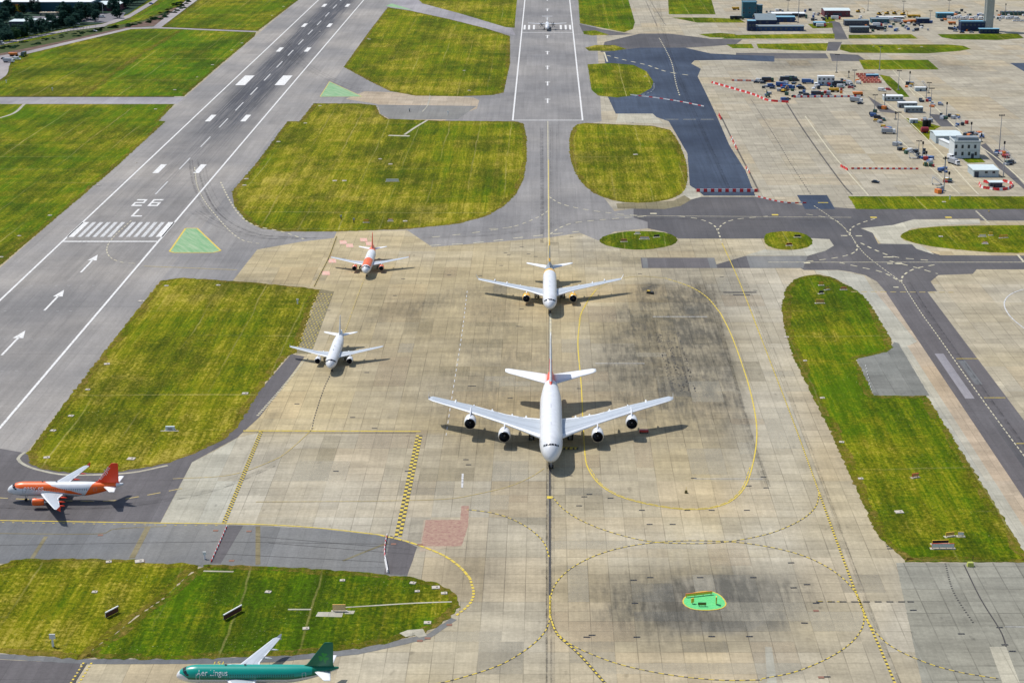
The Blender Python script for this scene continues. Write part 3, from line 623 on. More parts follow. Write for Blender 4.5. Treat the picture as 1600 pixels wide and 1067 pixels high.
# taxiway centrelines and loops
MAIN = px((1128,380),(1155,440),(1190,530),(1240,660),(1280,770),(1320,880),(1350,957),(1375,1012),(1408,1090))
strip(bk, px((1190,530),(1240,660),(1280,770)), 0.35, Z1); strip(yb, px((1190,530),(1240,660),(1280,770)), 0.35, Z2, 1.2, 0.5)
strip(bk, px((1128,380),(1155,440),(1190,530)), 0.40, Z1); strip(yb, px((1128,380),(1155,440),(1190,530)), 0.42, Z2, 1.6, .5)
cheq(px((1280,770),(1320,880),(1350,957),(1375,1012),(1408,1090)), 0.60, 1.0, 0.8, True, 1.0)
strip(yb, px((905,508),(903,540),(908,600),(911,660),(914,710),(919,732),(935,755),(962,773),(1000,785),(1050,794),(1085,796),(1115,793),(1142,783),(1163,762),(1175,730),(1182,690),(1181,655),(1172,610),(1158,565),(1142,522),(1126,490)), 0.42, Z1)
strip(yb, px((919,732),(935,755),(962,773),(1000,785),(1050,794),(1085,796),(1115,793),(1142,783),(1163,762),(1175,730)), 0.25, Z1, 3.0, 0.8, 0.6)
strip(yb, px((905,508),(908,490),(920,468),(932,452)), 0.55, Z1, 2.2, .5); strip(oy, px((932,452),(960,438),(1000,432),(1040,435)), 0.5, Z1)
strip(yb, px((1126,490),(1105,465),(1078,448),(1040,435)), 0.5, Z1, 2.5, .6)
CIRC = [(860,965),(861,930),(871,908),(892,888),(925,870),(965,857),(1010,849),(1060,845),(1110,845),(1160,848),(1210,856),(1255,868),(1293,886),(1322,908),(1342,935),(1350,962),(1345,985),(1325,1008),(1290,1030),(1240,1050),(1190,1060)]
for seg in (CIRC,): strip(bk, px(*seg), 0.34, Z1); strip(yb, px(*seg), 0.34, Z2, 1.3, 0.9)
for seg in ([(860,965),(868,985),(888,1004),(920,1020),(970,1038),(1040,1053),(1120,1062),(1190,1062)], [(862,775),(880,795),(908,813),(950,830),(1010,845),(1070,849),(1130,847),(1200,834),(1250,813),(1274,792),(1280,770)],
            [(860,962),(855,980),(840,1000),(808,1024),(770,1043),(700,1064),(640,1075)], [(858,870),(850,848),(830,828),(800,811),(768,801),(730,796)],
            [(1350,962),(1372,992),(1400,1014),(1450,1036),(1500,1050),(1560,1060)]):
    strip(bk, px(*seg), 0.32, Z1+.003); strip(yb, px(*seg), 0.32, Z2+.003, 1.4, 1.0)
cheq(px((860,965),(872,992),(905,1022),(955,1078)), 0.5, 1.0, 0.8, True, 1.5)
strip(oy, px((850,732),(830,745),(795,760),(740,773),(690,780),(560,783),(400,784)), 0.3, Z1)
strip(oy, px((490,668),(478,680),(450,705),(425,720),(360,742),(270,748)), 0.35, Z1)
strip(bk, px((859,725),(859,960)), 0.62, Z1-.002); strip(yb, px((859,930),(859,965)), 0.4, Z2)
strip(yb, px((859,775),(859,779)), 1.6, Z2)
strip(cr, px((860,490),(860,590)), 0.8, Z1); strip(bk, px((858,490),(858,590)), 0.25, Z1)
strip(cr, px((856,190),(857,385)), 0.45, Z1); strip(yb, px((857,250),(858,420)), 0.3, Z2)
# chequered stand limit lines
for off in (-0.55, 0.55): strip(bk, px((655,680),(622,838)), 0.95, Z1, None, 0, off); strip(yb, px((655,680),(622,838)), 0.95, Z2, 1.5, 1.4, off, phase=(0 if off < 0 else 1.45))
strip(yb, px((380,673),(657,674)), 0.7, Z1); strip(bk, px((380,675.5),(650,676.5)), 0.25, Z1)
for off in (-0.35, 0.35): strip(bk, px((408,674),(350,817)), 0.55, Z1, None, 0, off); strip(yb, px((408,674),(350,817)), 0.55, Z2, 0.9, 1.0, off, phase=(0 if off < 0 else .9))
EDGE = px((-60,812),(0,813),(250,817),(400,819),(500,825),(590,835),(640,847),(690,866),(718,885),(734,903),(740,925),(734,943),(712,962))
strip(yb, px((-60,812),(0,813),(250,817),(400,819),(500,825),(590,835)), 0.5, Z1); strip(yb, px((-60,815),(0,816),(250,820),(350,821)), 0.28, Z1, .7, 2.2)
strip(yb, px((590,835),(640,847),(690,866),(718,885),(734,903)), 0.75, Z1, 2.4, .35); strip(yb, px((734,903),(740,925),(734,943),(712,962)), 0.7, Z1, 1.2, .6)
for off in (-.3, .3): strip(yb, px((137,1035),(112,1075)), 0.5, Z2, 0.7, 0.9, off*3.2)
strip(bk, px((133,1036),(108,1075)), 1.0, Z1)
# dashed hold lines
strip(bk, px((1275,940),(1425,940)), 0.6, Z1, 1.8, 1.2); strip(yb, px((1278,939),(1320,940)), 0.3, Z1, 1.2, 1.2)
strip(bk, px((1130,457),(1182,457)), 1.4, Z1); strip(bk, px((1145,461),(1172,461)), 1.4, Z1)
# pale/cream dashed centrelines on asphalt
def cd(pts, wd=0.7, d=3.5, g=3.0): strip(cr, px(*pts), wd, Z1, d, g)
cd([(1060,338),(1090,342),(1112,350),(1121,360),(1128,380)]); cd([(1121,360),(1130,350),(1150,343),(1200,338)])
cd([(858,308),(875,318),(905,326),(960,334),(1010,338)]); cd([(856,330),(840,340),(800,355),(760,358)], .6); cd([(860,366),(875,356),(900,348),(960,342),(1010,338)], .8)
strip(cr, px((960,337),(1330,340)), 0.45, Z1); strip(cr, px((1200,410),(1720,410)), 0.6, Z1)
cd([(1272,322),(1290,334),(1312,350),(1328,366),(1336,378),(1352,398),(1380,420),(1408,441),(1418,456),(1440,490),(1466,526),(1500,575),(1545,638),(1600,712),(1660,790)], .4, 2.2, 1.2)
cd([(1260,335),(1300,342),(1318,355),(1328,368)], .6); cd([(1328,366),(1330,357),(1345,349),(1370,341)], .7); cd([(1336,378),(1340,388),(1330,397),(1300,404),(1250,410)], .7)
cd([(1345,380),(1370,392),(1400,402),(1450,407)], .9); cd([(1310,410),(1350,419),(1380,426),(1408,441)], .8); cd([(1408,441),(1412,430),(1430,420),(1460,414)], .8); cd([(1390,408),(1430,418),(1465,428)], .8)
strip(oy, px((1330,456),(1490,457)), 0.7, Z1, 2.5, 1.5)
for x0, x1, y in ((1314,1324,368.5),(1337,1347,369),(1380,1396,402),(1386,1395,412),(1398,1408,412),(1396,1404,449)): strip(cr, px((x0,y),(x1,y)), 1.4, Z2)
for x, y in ((1211,336),(1365,340),(1482,340)): strip(yb, px((x-5,y),(x+5,y)), 2.4, Z2)
for x, y in ((1021,334),(1261,411),(1405,412)): strip(cr, px((x-5,y),(x+5,y)), 2.2, Z2+.002)
strip(yb, px((1278,317),(1294,317)), 1.1, Z2); strip(cr, px((1525,330),(1546,350)), 1.0, Z1, 2.0, 1.0); strip(cr, px((1590,398),(1600,410)), 1.0, Z1)
for x, y in ((1511,560.5),(1554,621.5),(1605,693)): strip(yb, px((x-17,y),(x+17,y)), 0.45, Z2)
# white dashed edge of the lower taxiway
cd([(672,384),(740,380),(800,373),(856,367),(905,362)], 1.0, 5, 5); cd([(675,371),(740,364),(800,355)], .8, 4, 6)
cd([(345,285),(358,312),(376,338),(400,353),(440,362),(475,374)], .8, 3, 3); cd([(304,262),(308,290),(320,315),(340,340),(360,362),(380,376),(405,381)], .55, 3, 2)
cd([(205,345),(178,370),(167,388),(172,402),(190,410),(212,412)], .5, 3, 2); strip(oy, px((225,416),(370,422)), 0.5, Z1)
strip(oy, px((-40,775),(40,780),(160,783),(210,777),(290,762)), 0.5, Z1, 4, 2.5)
cd([(948,87),(975,94),(1010,102),(1040,112),(1075,118)], 1.3, 6, 6); cd([(1030,60),(1040,78),(1050,100),(1056,130),(1062,150)], .8, 4, 5)
strip(cr, px((1040,187),(1120,187)), .6, Z1, 8, 3); strip(cr, px((944,82),(949,97)), 1.2, Z1)
# far stand lines
strip(bk, px((1228,160),(1260,210),(1312,282),(1332,305)), 0.9, Z1, 2.4, .9)
strip(cr, px((1258,182),(1300,240),(1357,306)), 0.7, Z1); strip(bk, px((1173,155),(1205,205),(1235,255),(1268,306)), 0.45, Z1, 2.5, 2.5)
strip(bk, px((1127,183),(1150,230),(1172,272),(1186,300)), 0.9, Z1, 1.6, .8)
for a, b, y in ((1210,1258,238),(1218,1265,248),(1240,1300,289),(1235,1295,278)): strip(cr, px((a,y),(b,y)), 1.0, Z1)
strip(cr, px((1410,130),(1450,158),(1500,205),(1560,250),(1600,285),(1640,320)), 0.8, Z1); strip(cr, px((1380,158),(1420,190),(1470,240),(1520,295),(1530,305)), 0.7, Z1)
strip(cr, px((1395,110),(1430,150)), .6, Z1); strip(cr, px((1402,215),(1440,250),(1500,304)), .6, Z1)
strip(bk, px((1009,2),(1027,42)), 0.7, Z1, 5, 4); strip(bk, px((1015,0),(1040,40)), 0.7, Z1, 5, 4)
strip(cr, px((1470,480),(1560,480)), .01, Z1)
# white stand circle at the right edge
strip(rw2 := MB(), px((1720,440),(1640,446),(1590,455),(1570,470),(1575,490),(1600,513),(1650,545),(1720,570)), 0.5, Z1)
strip(rw2, px((930,568),(1007,568)), 0.35, Z1); strip(rw2, px((1085,748),(1192,748)), 0.25, Z1)
strip(rw2, px((1020,495),(1105,495)), .5, Z1); strip(rw2, px((1570,979),(1680,980)), .25, Z1)
strip(rw2, px((730,455),(722,520),(711,590),(703,640),(697,680)), .28, Z1, 3, 3)
strip(rw2, px((723,740),(722,762)), .6, Z1)
rw2.build('white_apron_lines', M['whiteworn'], fix=False); tag(bpy.data.objects['white_apron_lines'], 'thin white lines painted on the concrete', kind='structure')
# hatched yellow dots beside the grass edge
for i in range(26):
    for j in range(5):
        y = 459+i*3.3+j*0.4; x = 497-i*1.18+j*5.2-((i % 2)*2.6)*1
        if x < 520: p = G(x, y); (yb if (i+j) % 3 else oy).quad((p.x-.26, p.y-.42, Z2), (p.x+.26, p.y-.42, Z2), (p.x+.26, p.y+.42, Z2), (p.x-.26, p.y+.42, Z2))
S('hatched_strip', [(501,452),(522,456),(486,553),(462,553)], 'conc_olive', L4, 'brown strip dotted with yellow paint beside the grass')
strip(rw3 := MB(), px((478,560),(440,607),(402,650)), .9, Z1, .9, .8); rw3.build('pale_edge_dashes', M['cream'], fix=False); tag(bpy.data.objects['pale_edge_dashes'], 'pale dashes along the asphalt edge', kind='structure')
strip(oy, px((526,370),(515,400),(500,430),(491,448)), 1.0, Z1, 1.6, .8); strip(bk, px((526,370),(515,400),(500,430),(491,448)), .3, Z1)
strip(oy, px((569,436),(556,470),(544,505),(538,520)), .45, Z1, 1.8, .8); strip(bk, px((515,588),(505,610),(492,650),(487,672)), .35, Z1, 1.3, 1.2)
# dark dot field inside the loop
rs = random.Random(3)
for i in range(190):
    y = rs.uniform(520, 612); x = 1040+(y-520)*0.28+rs.choice((-14,-9,0,4,12,20))+rs.uniform(-2,2); p = G(x, y)
    bk.quad((p.x-.22, p.y-.35, Z1), (p.x+.22, p.y-.35, Z1), (p.x+.22, p.y+.35, Z1), (p.x-.22, p.y+.35, Z1))
# small joint lamps on the grey slabs, near right
strip(bk, px((1477,880),(1490,925),(1522,975)), .5, Z1, .5, .9); strip(bk, px((1506,882),(1532,935),(1563,985),(1572,1010)), .35, Z1)
# painted stand letters beside the big airliner's nose
for i, x in enumerate((879, 886, 894, 900)):
    p = G(x, 700.5); hw = .75 if i % 2 == 0 else .5
    yb.quad((p.x-hw, p.y-.9, Z2), (p.x+hw*0.2, p.y-.9, Z2), (p.x+hw*.2, p.y+1.1, Z2), (p.x-hw, p.y+1.1, Z2)); yb.quad((p.x+hw*.2, p.y+.5, Z2), (p.x+hw, p.y+.5, Z2), (p.x+hw, p.y+1.1, Z2), (p.x+hw*.2, p.y+1.1, Z2))
    bk.quad((p.x-hw*1.4, p.y-1.3, Z1), (p.x+hw*1.5, p.y-1.3, Z1), (p.x+hw*1.5, p.y+1.4, Z1), (p.x-hw*1.4, p.y+1.4, Z1))
# pink painted panels near the small orange airliner
pk = MB()
for x, y, a in ((538,379,1),(548,384,1),(570,375,1),(579,381,1),(521,408,1.1),(511,427,1.1)):
    p = G(x, y); hw = 5.5*mpx(y)*a; pk.quad((p.x-hw, p.y-3.2, Z1), (p.x+hw, p.y-3.2, Z1), (p.x+hw-1, p.y+3.2, Z1), (p.x-hw-1, p.y+3.2, Z1))
for k in range(6):
    p = G(512+(k % 2)*9+(0 if k < 2 else 26 if k < 4 else 57), 427-(k//2)*24-(0)); rw3 = None
pk.build('red_painted_panels', M['pinkred'], fix=False); tag(bpy.data.objects['red_painted_panels'], 'faded red panels painted on the apron', kind='structure')
# ground text
def text_mesh(body, size, extrude=0.0):
    cu = bpy.data.curves.new('t', 'FONT'); cu.body = body; cu.size = size; cu.extrude = extrude; cu.resolution_u = 3
    o = bpy.data.objects.new('t', cu); C.objects.link(o); dg = bpy.context.evaluated_depsgraph_get(); dg.update()
    me = bpy.data.meshes.new_from_object(o.evaluated_get(dg)); V = [v.co.copy() for v in me.vertices]; F = [tuple(p.vertices) for p in me.polygons]
    bpy.data.objects.remove(o); bpy.data.curves.remove(cu); bpy.data.meshes.remove(me)
    return V, F
def ground_text(mb, body, x, y, size, z, sx=1.0, sy=1.0):
    V_, F_ = text_mesh(body, size); p = G(x, y); n = len(mb.v)
    mb.v += [(p.x+q.x*sx, p.y+q.y*sy, z) for q in V_]
    for f in F_: mb.f.append(tuple(n+i for i in f)); mb.m.append(mb.mi)
ground_text(yb, '151', 331, 1038.5, 2.0, Z2, 1.0, 1.2)
yb.build('yellow_markings', M['yellow'], fix=False); tag(bpy.data.objects['yellow_markings'], 'yellow taxi lines and loops painted on the apron', kind='structure')
bk.build('dark_markings', M['black'], fix=False); tag(bpy.data.objects['dark_markings'], 'black borders and dashes painted under the yellow lines', kind='structure')
cr.build('cream_markings', M['cream'], fix=False); tag(bpy.data.objects['cream_markings'], 'cream dashed centrelines on the taxiways', kind='structure')
oy.build('faded_markings', M['oldyellow'], fix=False); tag(bpy.data.objects['faded_markings'], 'faded ochre guide lines on the concrete', kind='structure')

# rubber tracks left by turning wheels
tm = MB(); ZT = 0.060
def tracks(pts, offs, wd): 
    for o_ in offs: strip(tm, px(*pts), wd, ZT, None, 0, o_)
rt = random.Random(11)
for k in range(11):
    j = rt.uniform(-16, 16); q = rt.uniform(-5, 5)
    tracks([(310+j,250),(318+j,290+q),(345+j,335+q),(400+j,365+q*.5),(480,372+q*.3)], (0,), rt.uniform(.35, .9))
for k in range(7):
    j = rt.uniform(-12, 12); tracks([(300+j,330),(340+j,352),(400+j,372),(500+j,372)], (0,), rt.uniform(.3, .8)); tracks([(420+j*2,60),(470+j,100),(540+j,135),(600+j,148)], (0,), rt.uniform(.4, 1.0))
for k in range(9):
    j = rt.uniform(-14, 14); tracks([(859+j*.4,700),(859+j*.5,860),(859+j*.5,1075)], (0,), rt.uniform(.25, .6)); tracks([(856+j,200),(857+j,300),(857+j,380)], (0,), rt.uniform(.4, 1.0))
for k in range(6):
    j = rt.uniform(-14, 14); tracks([(1130+j,385),(1190+j,530),(1280+j,770),(1350+j,960),(1400+j,1080)], (0,), rt.uniform(.2, .5)); tracks([(1408+j,441),(1440+j,490),(1500+j,575),(1600+j,712)], (0,), rt.uniform(.3, .7))
    tracks([(660,366+j*.5),(760,362+j*.5),(850,345+j),(960,337+j*.5),(1300,338+j*.5)], (0,), rt.uniform(.4, .9)); tracks([(-40,778+j),(60,782+j),(200,778+j),(330,755+j),(430,715+j)], (0,), rt.uniform(.3, .7))
    tracks([(1000+j,450),(1018+j,560),(1030+j,640)], (0,), rt.uniform(.4, .9)); tracks([(1085+j*2,440),(1122+j,540),(1162+j,680),(1190+j,760)], (0,), rt.uniform(.4, 1.2))
    tracks([(1016+j,0),(1026+j,50),(1045+j,110),(1080+j,190),(1130+j,300)], (0,), rt.uniform(.5, 1.1))
tm.build('tyre_marks', M['rubber'], fix=False); tag(bpy.data.objects['tyre_marks'], 'dark rubber tracks left by turning aircraft wheels', kind='structure')
ob = MB()
strip(ob, px((232,822),(206,872)), 1.6, .052); strip(ob, px((72,838),(50,872)), 1.1, .052); strip(ob, px((-40,833),(150,834),(180,826),(260,822)), .5, .054); strip(ob, px((403,822),(403,882)), 1.3, .052); strip(ob, px((606,848),(570,862),(536,876)), .8, .052)
ob.build('repair_strips', M['conc_olive'], fix=False); tag(bpy.data.objects['repair_strips'], 'pale filled trenches crossing the slate asphalt', kind='structure')
sb = MB()
for q in ((400,838,640,858),(420,848,645,866),(330,846,610,850),(345,865,600,878),(-20,852,340,846),(600,700-0,601,700)): strip(sb, px((q[0],q[1]),(q[2],q[3])), .22, .052)
sb.build('asphalt_seams', M['black'], fix=False); tag(bpy.data.objects['asphalt_seams'], 'thin dark sealed seams in the slate asphalt', kind='structure')

pw = MB()
strip(pw, px((450,952),(486,952)), .7, .075); strip(pw, px((520,950),(600,945),(650,942),(706,940)), .6, .075); pw.quad(*[(q.x, q.y, .076) for q in (G(493,963),G(534,964),G(537,956),G(497,956))]); pw.quad(*[(q.x, q.y, .076) for q in (G(538,959),G(552,959),G(555,954),G(541,954))])
strip(pw, px((632,211),(648,200),(668,188)), 1.6, .075); strip(pw, px((607,212),(640,213)), 3.2, .075); strip(pw, px((-20,190),(20,178),(38,163)), 2.0, .075); strip(pw, px((660,175),(668,165),(672,150)), .8, .075)
strip(pw, px((318,892),(365,893)), .8, .075); strip(pw, px((40,706),(28,716),(40,727),(68,736),(110,742),(200,739),(262,727)), 1.1, .058)
pw.build('paved_path', M['conc_pale'], fix=False); tag(bpy.data.objects['paved_path'], 'narrow paved strips and slabs crossing the grass', kind='structure')
# slabs that were relaid in another concrete
rq = random.Random(17); SM = [('pale_slab', M['conc_pale']), ('grey_slab', M['conc_grey']), ('mossy_slab', M['conc_olive']), ('warm_slab', M['conc_warm'])]; SB = [MB() for _ in SM]; used_ = set()
def slab(k, x0, y0, nx_, ny_):
    cx, cy = math.floor(x0/5.5), math.floor(y0/5.5)
    for i in range(nx_):
        for j in range(ny_):
            if (cx+i, cy+j) in used_: return
    for i in range(nx_):
        for j in range(ny_): used_.add((cx+i, cy+j))
    X, Y = cx*5.5+.06, cy*5.5+.06; SB[k].quad((X, Y, .004), (X+nx_*5.5-.12, Y, .004), (X+nx_*5.5-.12, Y+ny_*5.5-.12, .004), (X, Y+ny_*5.5-.12, .004))
for k, (x, y), nx_, ny_ in ((2,(498,713),1,4),(2,(505,713),1,4),(2,(668,747),3,2),(1,(1070,1008),2,1),(1,(1024,970),3,1),(1,(1016,930),2,2),(0,(1130,950),3,1),(1,(1100,985),4,1),(0,(1092,925),1,2),(1,(1050,918),3,1),(1,(1150,930),2,3),(0,(1160,965),3,1),(1,(1022,948),2,2),(0,(940,1048),9,1),(3,(1130,880),2,3),(0,(1160,870),3,4),(0,(1230,700),2,7),(0,(700,1000),3,1),(0,(880,850),8,1),(3,(930,500),2,4),(0,(915,480),2,4),(2,(650,520),2,4),(3,(600,600),2,6),(3,(560,700),4,3),(0,(740,790),2,2),(2,(1000,500),3,3)):
    q = G(x, y); slab(k, q.x, q.y, nx_, ny_)
for _ in range(70):
    x, y = rq.uniform(420, 1500), rq.uniform(375, 1060); q = G(x, y)
    if 1215 < x < 1600 and y < 880: continue
    if x < 760 and y > 830: continue
    if q.x > 128: continue
    slab(rq.choice((0, 0, 2, 3, 3, 1)), q.x, q.y, rq.choice((1, 1, 2, 2, 3)), rq.choice((1, 2, 3, 4)))
def tinted(name, f, alpha):
    n = NT(name); n.xyz(); a_ = n.noise(n.pos, .8, 6, .75); n.done(n.scale(f, n.ramp(a_, .35, .65, .85, 1.15)), .9, .1); n.b.inputs['Alpha'].default_value = alpha; return n.m
for (nm, m_), sb_, (f, al) in zip(SM, SB, (((.48,.45,.36), .24), ((.20,.20,.18), .20), ((.20,.18,.12), .18), ((.46,.36,.24), .18))):
    if sb_.f: sb_.build(nm, tinted(nm, f, al), fix=False); tag(bpy.data.objects[nm], 'relaid apron slabs of a slightly different tint', kind='structure')
# painted green areas
def painted(name, pxs, m, lab, z=Z1-.004, border=None, sm=0):
    o = sheet(name, pxs, M[m], z, lab, smooth=sm)
    b = MB(); P = [G(*p) for p in pxs]; P = [Vector((p.x, p.y, 0)) for p in P]
    if sm: P = smooth_poly(P, sm)
    for i in range(len(P)): strip(b, [P[i], P[(i+1) % len(P)]], border or .8, z+.006)
    o2 = b.build(name+'_border', M['yellow'], fix=False); tag(o2, 'yellow edge line of a green painted area', kind='structure')
painted('green_triangle', [(265,393),(272,395),(333,395),(345,392),(308,357),(290,357)], 'green', 'green painted triangle beside the runway threshold')
painted('green_triangle', [(500,151.5),(515,128),(566,151.5)], 'green', 'green painted triangle by the far runway exit', border=.4)
S('green_wedge', [(603,10),(612,6),(628,11),(646,17)], 'green', Z1-.01, 'thin green painted wedge at the far taxiway')
painted('green_island', [(1066,941),(1070,932),(1085,925),(1110,923),(1125,929),(1135,941),(1132,949),(1115,953),(1090,953),(1074,949)], 'greenb', 'bright green oval patch on the near apron', border=.35, sm=1)
# ------------------------------------------------------------------ aircraft
P_WHITE = plain('aircraft_white', (0.69, 0.70, 0.715), 0.34, 0.08, 0.6, 0.5)
P_GREYW = plain('wing_grey', (0.44, 0.48, 0.52), 0.42, 0.05, 0.5, 0.5)
P_WLIGHT = plain('wing_light', (0.74, 0.76, 0.78), 0.4, 0.04, 0.5, 0.5)
P_FLAP = plain('flap_grey', (0.40, 0.43, 0.46), 0.5, 0.06, 0.7, 0.4)
P_BELLY = plain('belly_grey', (0.55, 0.57, 0.59), 0.4, 0.04, 0.4, 0.5)
P_GLASS = plain('cockpit_glass', (0.012, 0.014, 0.018), 0.12, 0.02, 1, 0.6)
P_METAL = plain('bare_metal', (0.62, 0.62, 0.63), 0.25, 0.05, 1, 0.5, 0.8)
P_DARK = plain('intake_dark', (0.012, 0.012, 0.014), 0.5, 0.1, 1, 0.3)
P_FAN = plain('fan_grey', (0.05, 0.05, 0.06), 0.35, 0.2, 3, 0.5, 0.6)
P_TYRE = plain('tyre_rubber', (0.02, 0.02, 0.022), 0.8, 0.1, 2, 0.2)
P_STRUT = plain('strut_grey', (0.30, 0.31, 0.33), 0.45, 0.05, 2, 0.4)
P_ORANGE = plain('livery_orange', (0.88, 0.13, 0.01), 0.35, 0.04, 0.5, 0.5)
P_REDO = plain('livery_red', (0.90, 0.060, 0.016), 0.35, 0.04, 0.5, 0.5)
P_TEAL = plain('livery_teal', (0.0, 0.30, 0.235), 0.3, 0.04, 0.4, 0.5)
P_TEALD = plain('livery_dark_green', (0.0, 0.14, 0.075), 0.3, 0.04, 0.4, 0.5)
P_LIME = plain('livery_bright_green', (0.01, 0.26, 0.04), 0.35, 0.04, 0.5, 0.5)
P_YELL = plain('livery_yellow', (0.85, 0.44, 0.02), 0.35, 0.04, 0.5, 0.5)
P_TGREY = plain('livery_grey', (0.24, 0.27, 0.30), 0.35, 0.05, 0.5, 0.5)
P_BLUE = plain('livery_blue', (0.02, 0.13, 0.42), 0.35, 0.05, 0.5, 0.5)
P_CREAM = plain('livery_pale', (0.86, 0.86, 0.84), 0.35, 0.04, 0.5, 0.5)

def fus_shape(a, y):
    """half width, half height, centre height at station y from the nose"""
    L, R, RH, zc, ln, lt = a['L'], a['R'], a['RH'], a['zc'], a['ln'], a['lt']
    if y < ln:
        t = max(y/ln, 0.0); f = math.sqrt(max(1-(1-t)**2, 0))**a.get('np', 1.15)
        return R*f, RH*f, zc-(RH-RH*f)*a.get('droop', 0.28)
    if y > L-lt:
        t = (y-(L-lt))/lt; f = 1-(1-a.get('te', 0.10))*t**1.55
        fz = 1-(1-a.get('te', 0.10)*1.2)*t**1.55
        return R*f, RH*fz, zc+(RH-RH*fz)*a.get('rise', 0.80)
    return R, RH, zc
def fus_pt(a, y, th, off=0.0):
    rx, rz, zc = fus_shape(a, y)
    return Vector(((rx+off)*math.sin(th), y, zc+(rz+off)*math.cos(th)))   # th=0 top, pi/2 = +x side
def foil(x, y0, chord, z, tc, n=9, vertical=False):
    """closed aerofoil loop, LE at y0"""
    pts = []
    for i in range(n+1):
        c = (1-math.cos(PI*i/n))/2; t = 5*tc*(0.2969*math.sqrt(c)-0.126*c-0.3516*c*c+0.2843*c**3-0.1036*c**4); pts.append((c, t))
    up = [(c, t) for c, t in pts]; lo = [(c, -t*0.75) for c, t in reversed(pts[1:-1])]
    if vertical: lo = [(c, -t) for c, t in reversed(pts[1:-1])]
    out = []
    for c, t in up+lo:
        if vertical: out.append((x+t*chord, y0+c*chord, z))
        else: out.append((x, y0+c*chord, z+t*chord))
    return out
def wing_sections(a, S):
    """dense sections from key ones: (x, yLE, chord, z, t/c)"""
    out = []
    for s0, s1 in zip(S[:-1], S[1:]):
        n = max(1, int((s1[0]-s0[0])/1.2))
        for i in range(n): t = i/n; out.append(tuple(u*(1-t)+v*t for u, v in zip(s0, s1)))
    out.append(S[-1]); return out
def build_wing(root, a, sd, S, name='wing', flaps=True, mats=None, slots=None):
    secs = wing_sections(a, S); N = 10; tot = S[-1][0]
    rings = [[(sd*p[0], p[1], p[2]) for p in foil(s[0], s[1], s[2], s[3], s[4], N)] for s in secs]
    mb = MB(); n = len(rings[0])
    def mt(k, i):
        if i < 2 or i > n-3: return 1              # leading edge, pale
        if i < N:                                   # upper side
            x = secs[k][0]/tot
            if flaps and i >= N-2: return 2 if (k % 6 == 5 or 0.62 < x < 0.64) else 1 if x < 0.62 else 0
            if flaps and i == N-3: return 2 if (0.12 < x < 0.75 and k % 3) else 0
            return 0
        return 3
    mb.loft(rings, True, True, slots or mt)
    w_ = mb.build(name, mats or [P_GREYW, P_WLIGHT, P_FLAP, P_BELLY], root, smooth=True)
    try:
        md = None
        w_.data.polygons.foreach_set('use_smooth', [len(p.vertices) == 4 for p in w_.data.polygons])
    except Exception: pass
    if flaps:                                       # panel joints raised a hair above the skin
        g = MB()
        for cf in (0.30, 0.68):
            for s0, s1 in zip(secs[1:-2], secs[2:-1]):
                q = []
                for s, c in ((s0, cf), (s1, cf), (s1, cf+0.012), (s0, cf+0.012)):
                    t = 5*s[4]*(0.2969*math.sqrt(c)-0.126*c-0.3516*c*c+0.2843*c**3-0.1036*c**4)
                    q.append((sd*s[0], s[1]+c*s[2], s[3]+t*s[2]+0.035))
                g.quad(*q)
        g.build('panel_joint', P_FLAP, w_, fix=False)
    return w_
def fairing(parent, x, y, z, L, r, mat):
    mb = MB(); rings = []
    for k in range(9):
        t = k/8; f = max(math.sin(PI*min(max(t, .02), .98))**0.7, 0.05)
        rings.append([(x+r*f*math.cos(2*PI*i/8), y+L*t, z+r*1.1*f*math.sin(2*PI*i/8)-0.1*t) for i in range(8)])
    mb.loft(rings); return mb.build('flap_fairing', mat, parent, smooth=True)
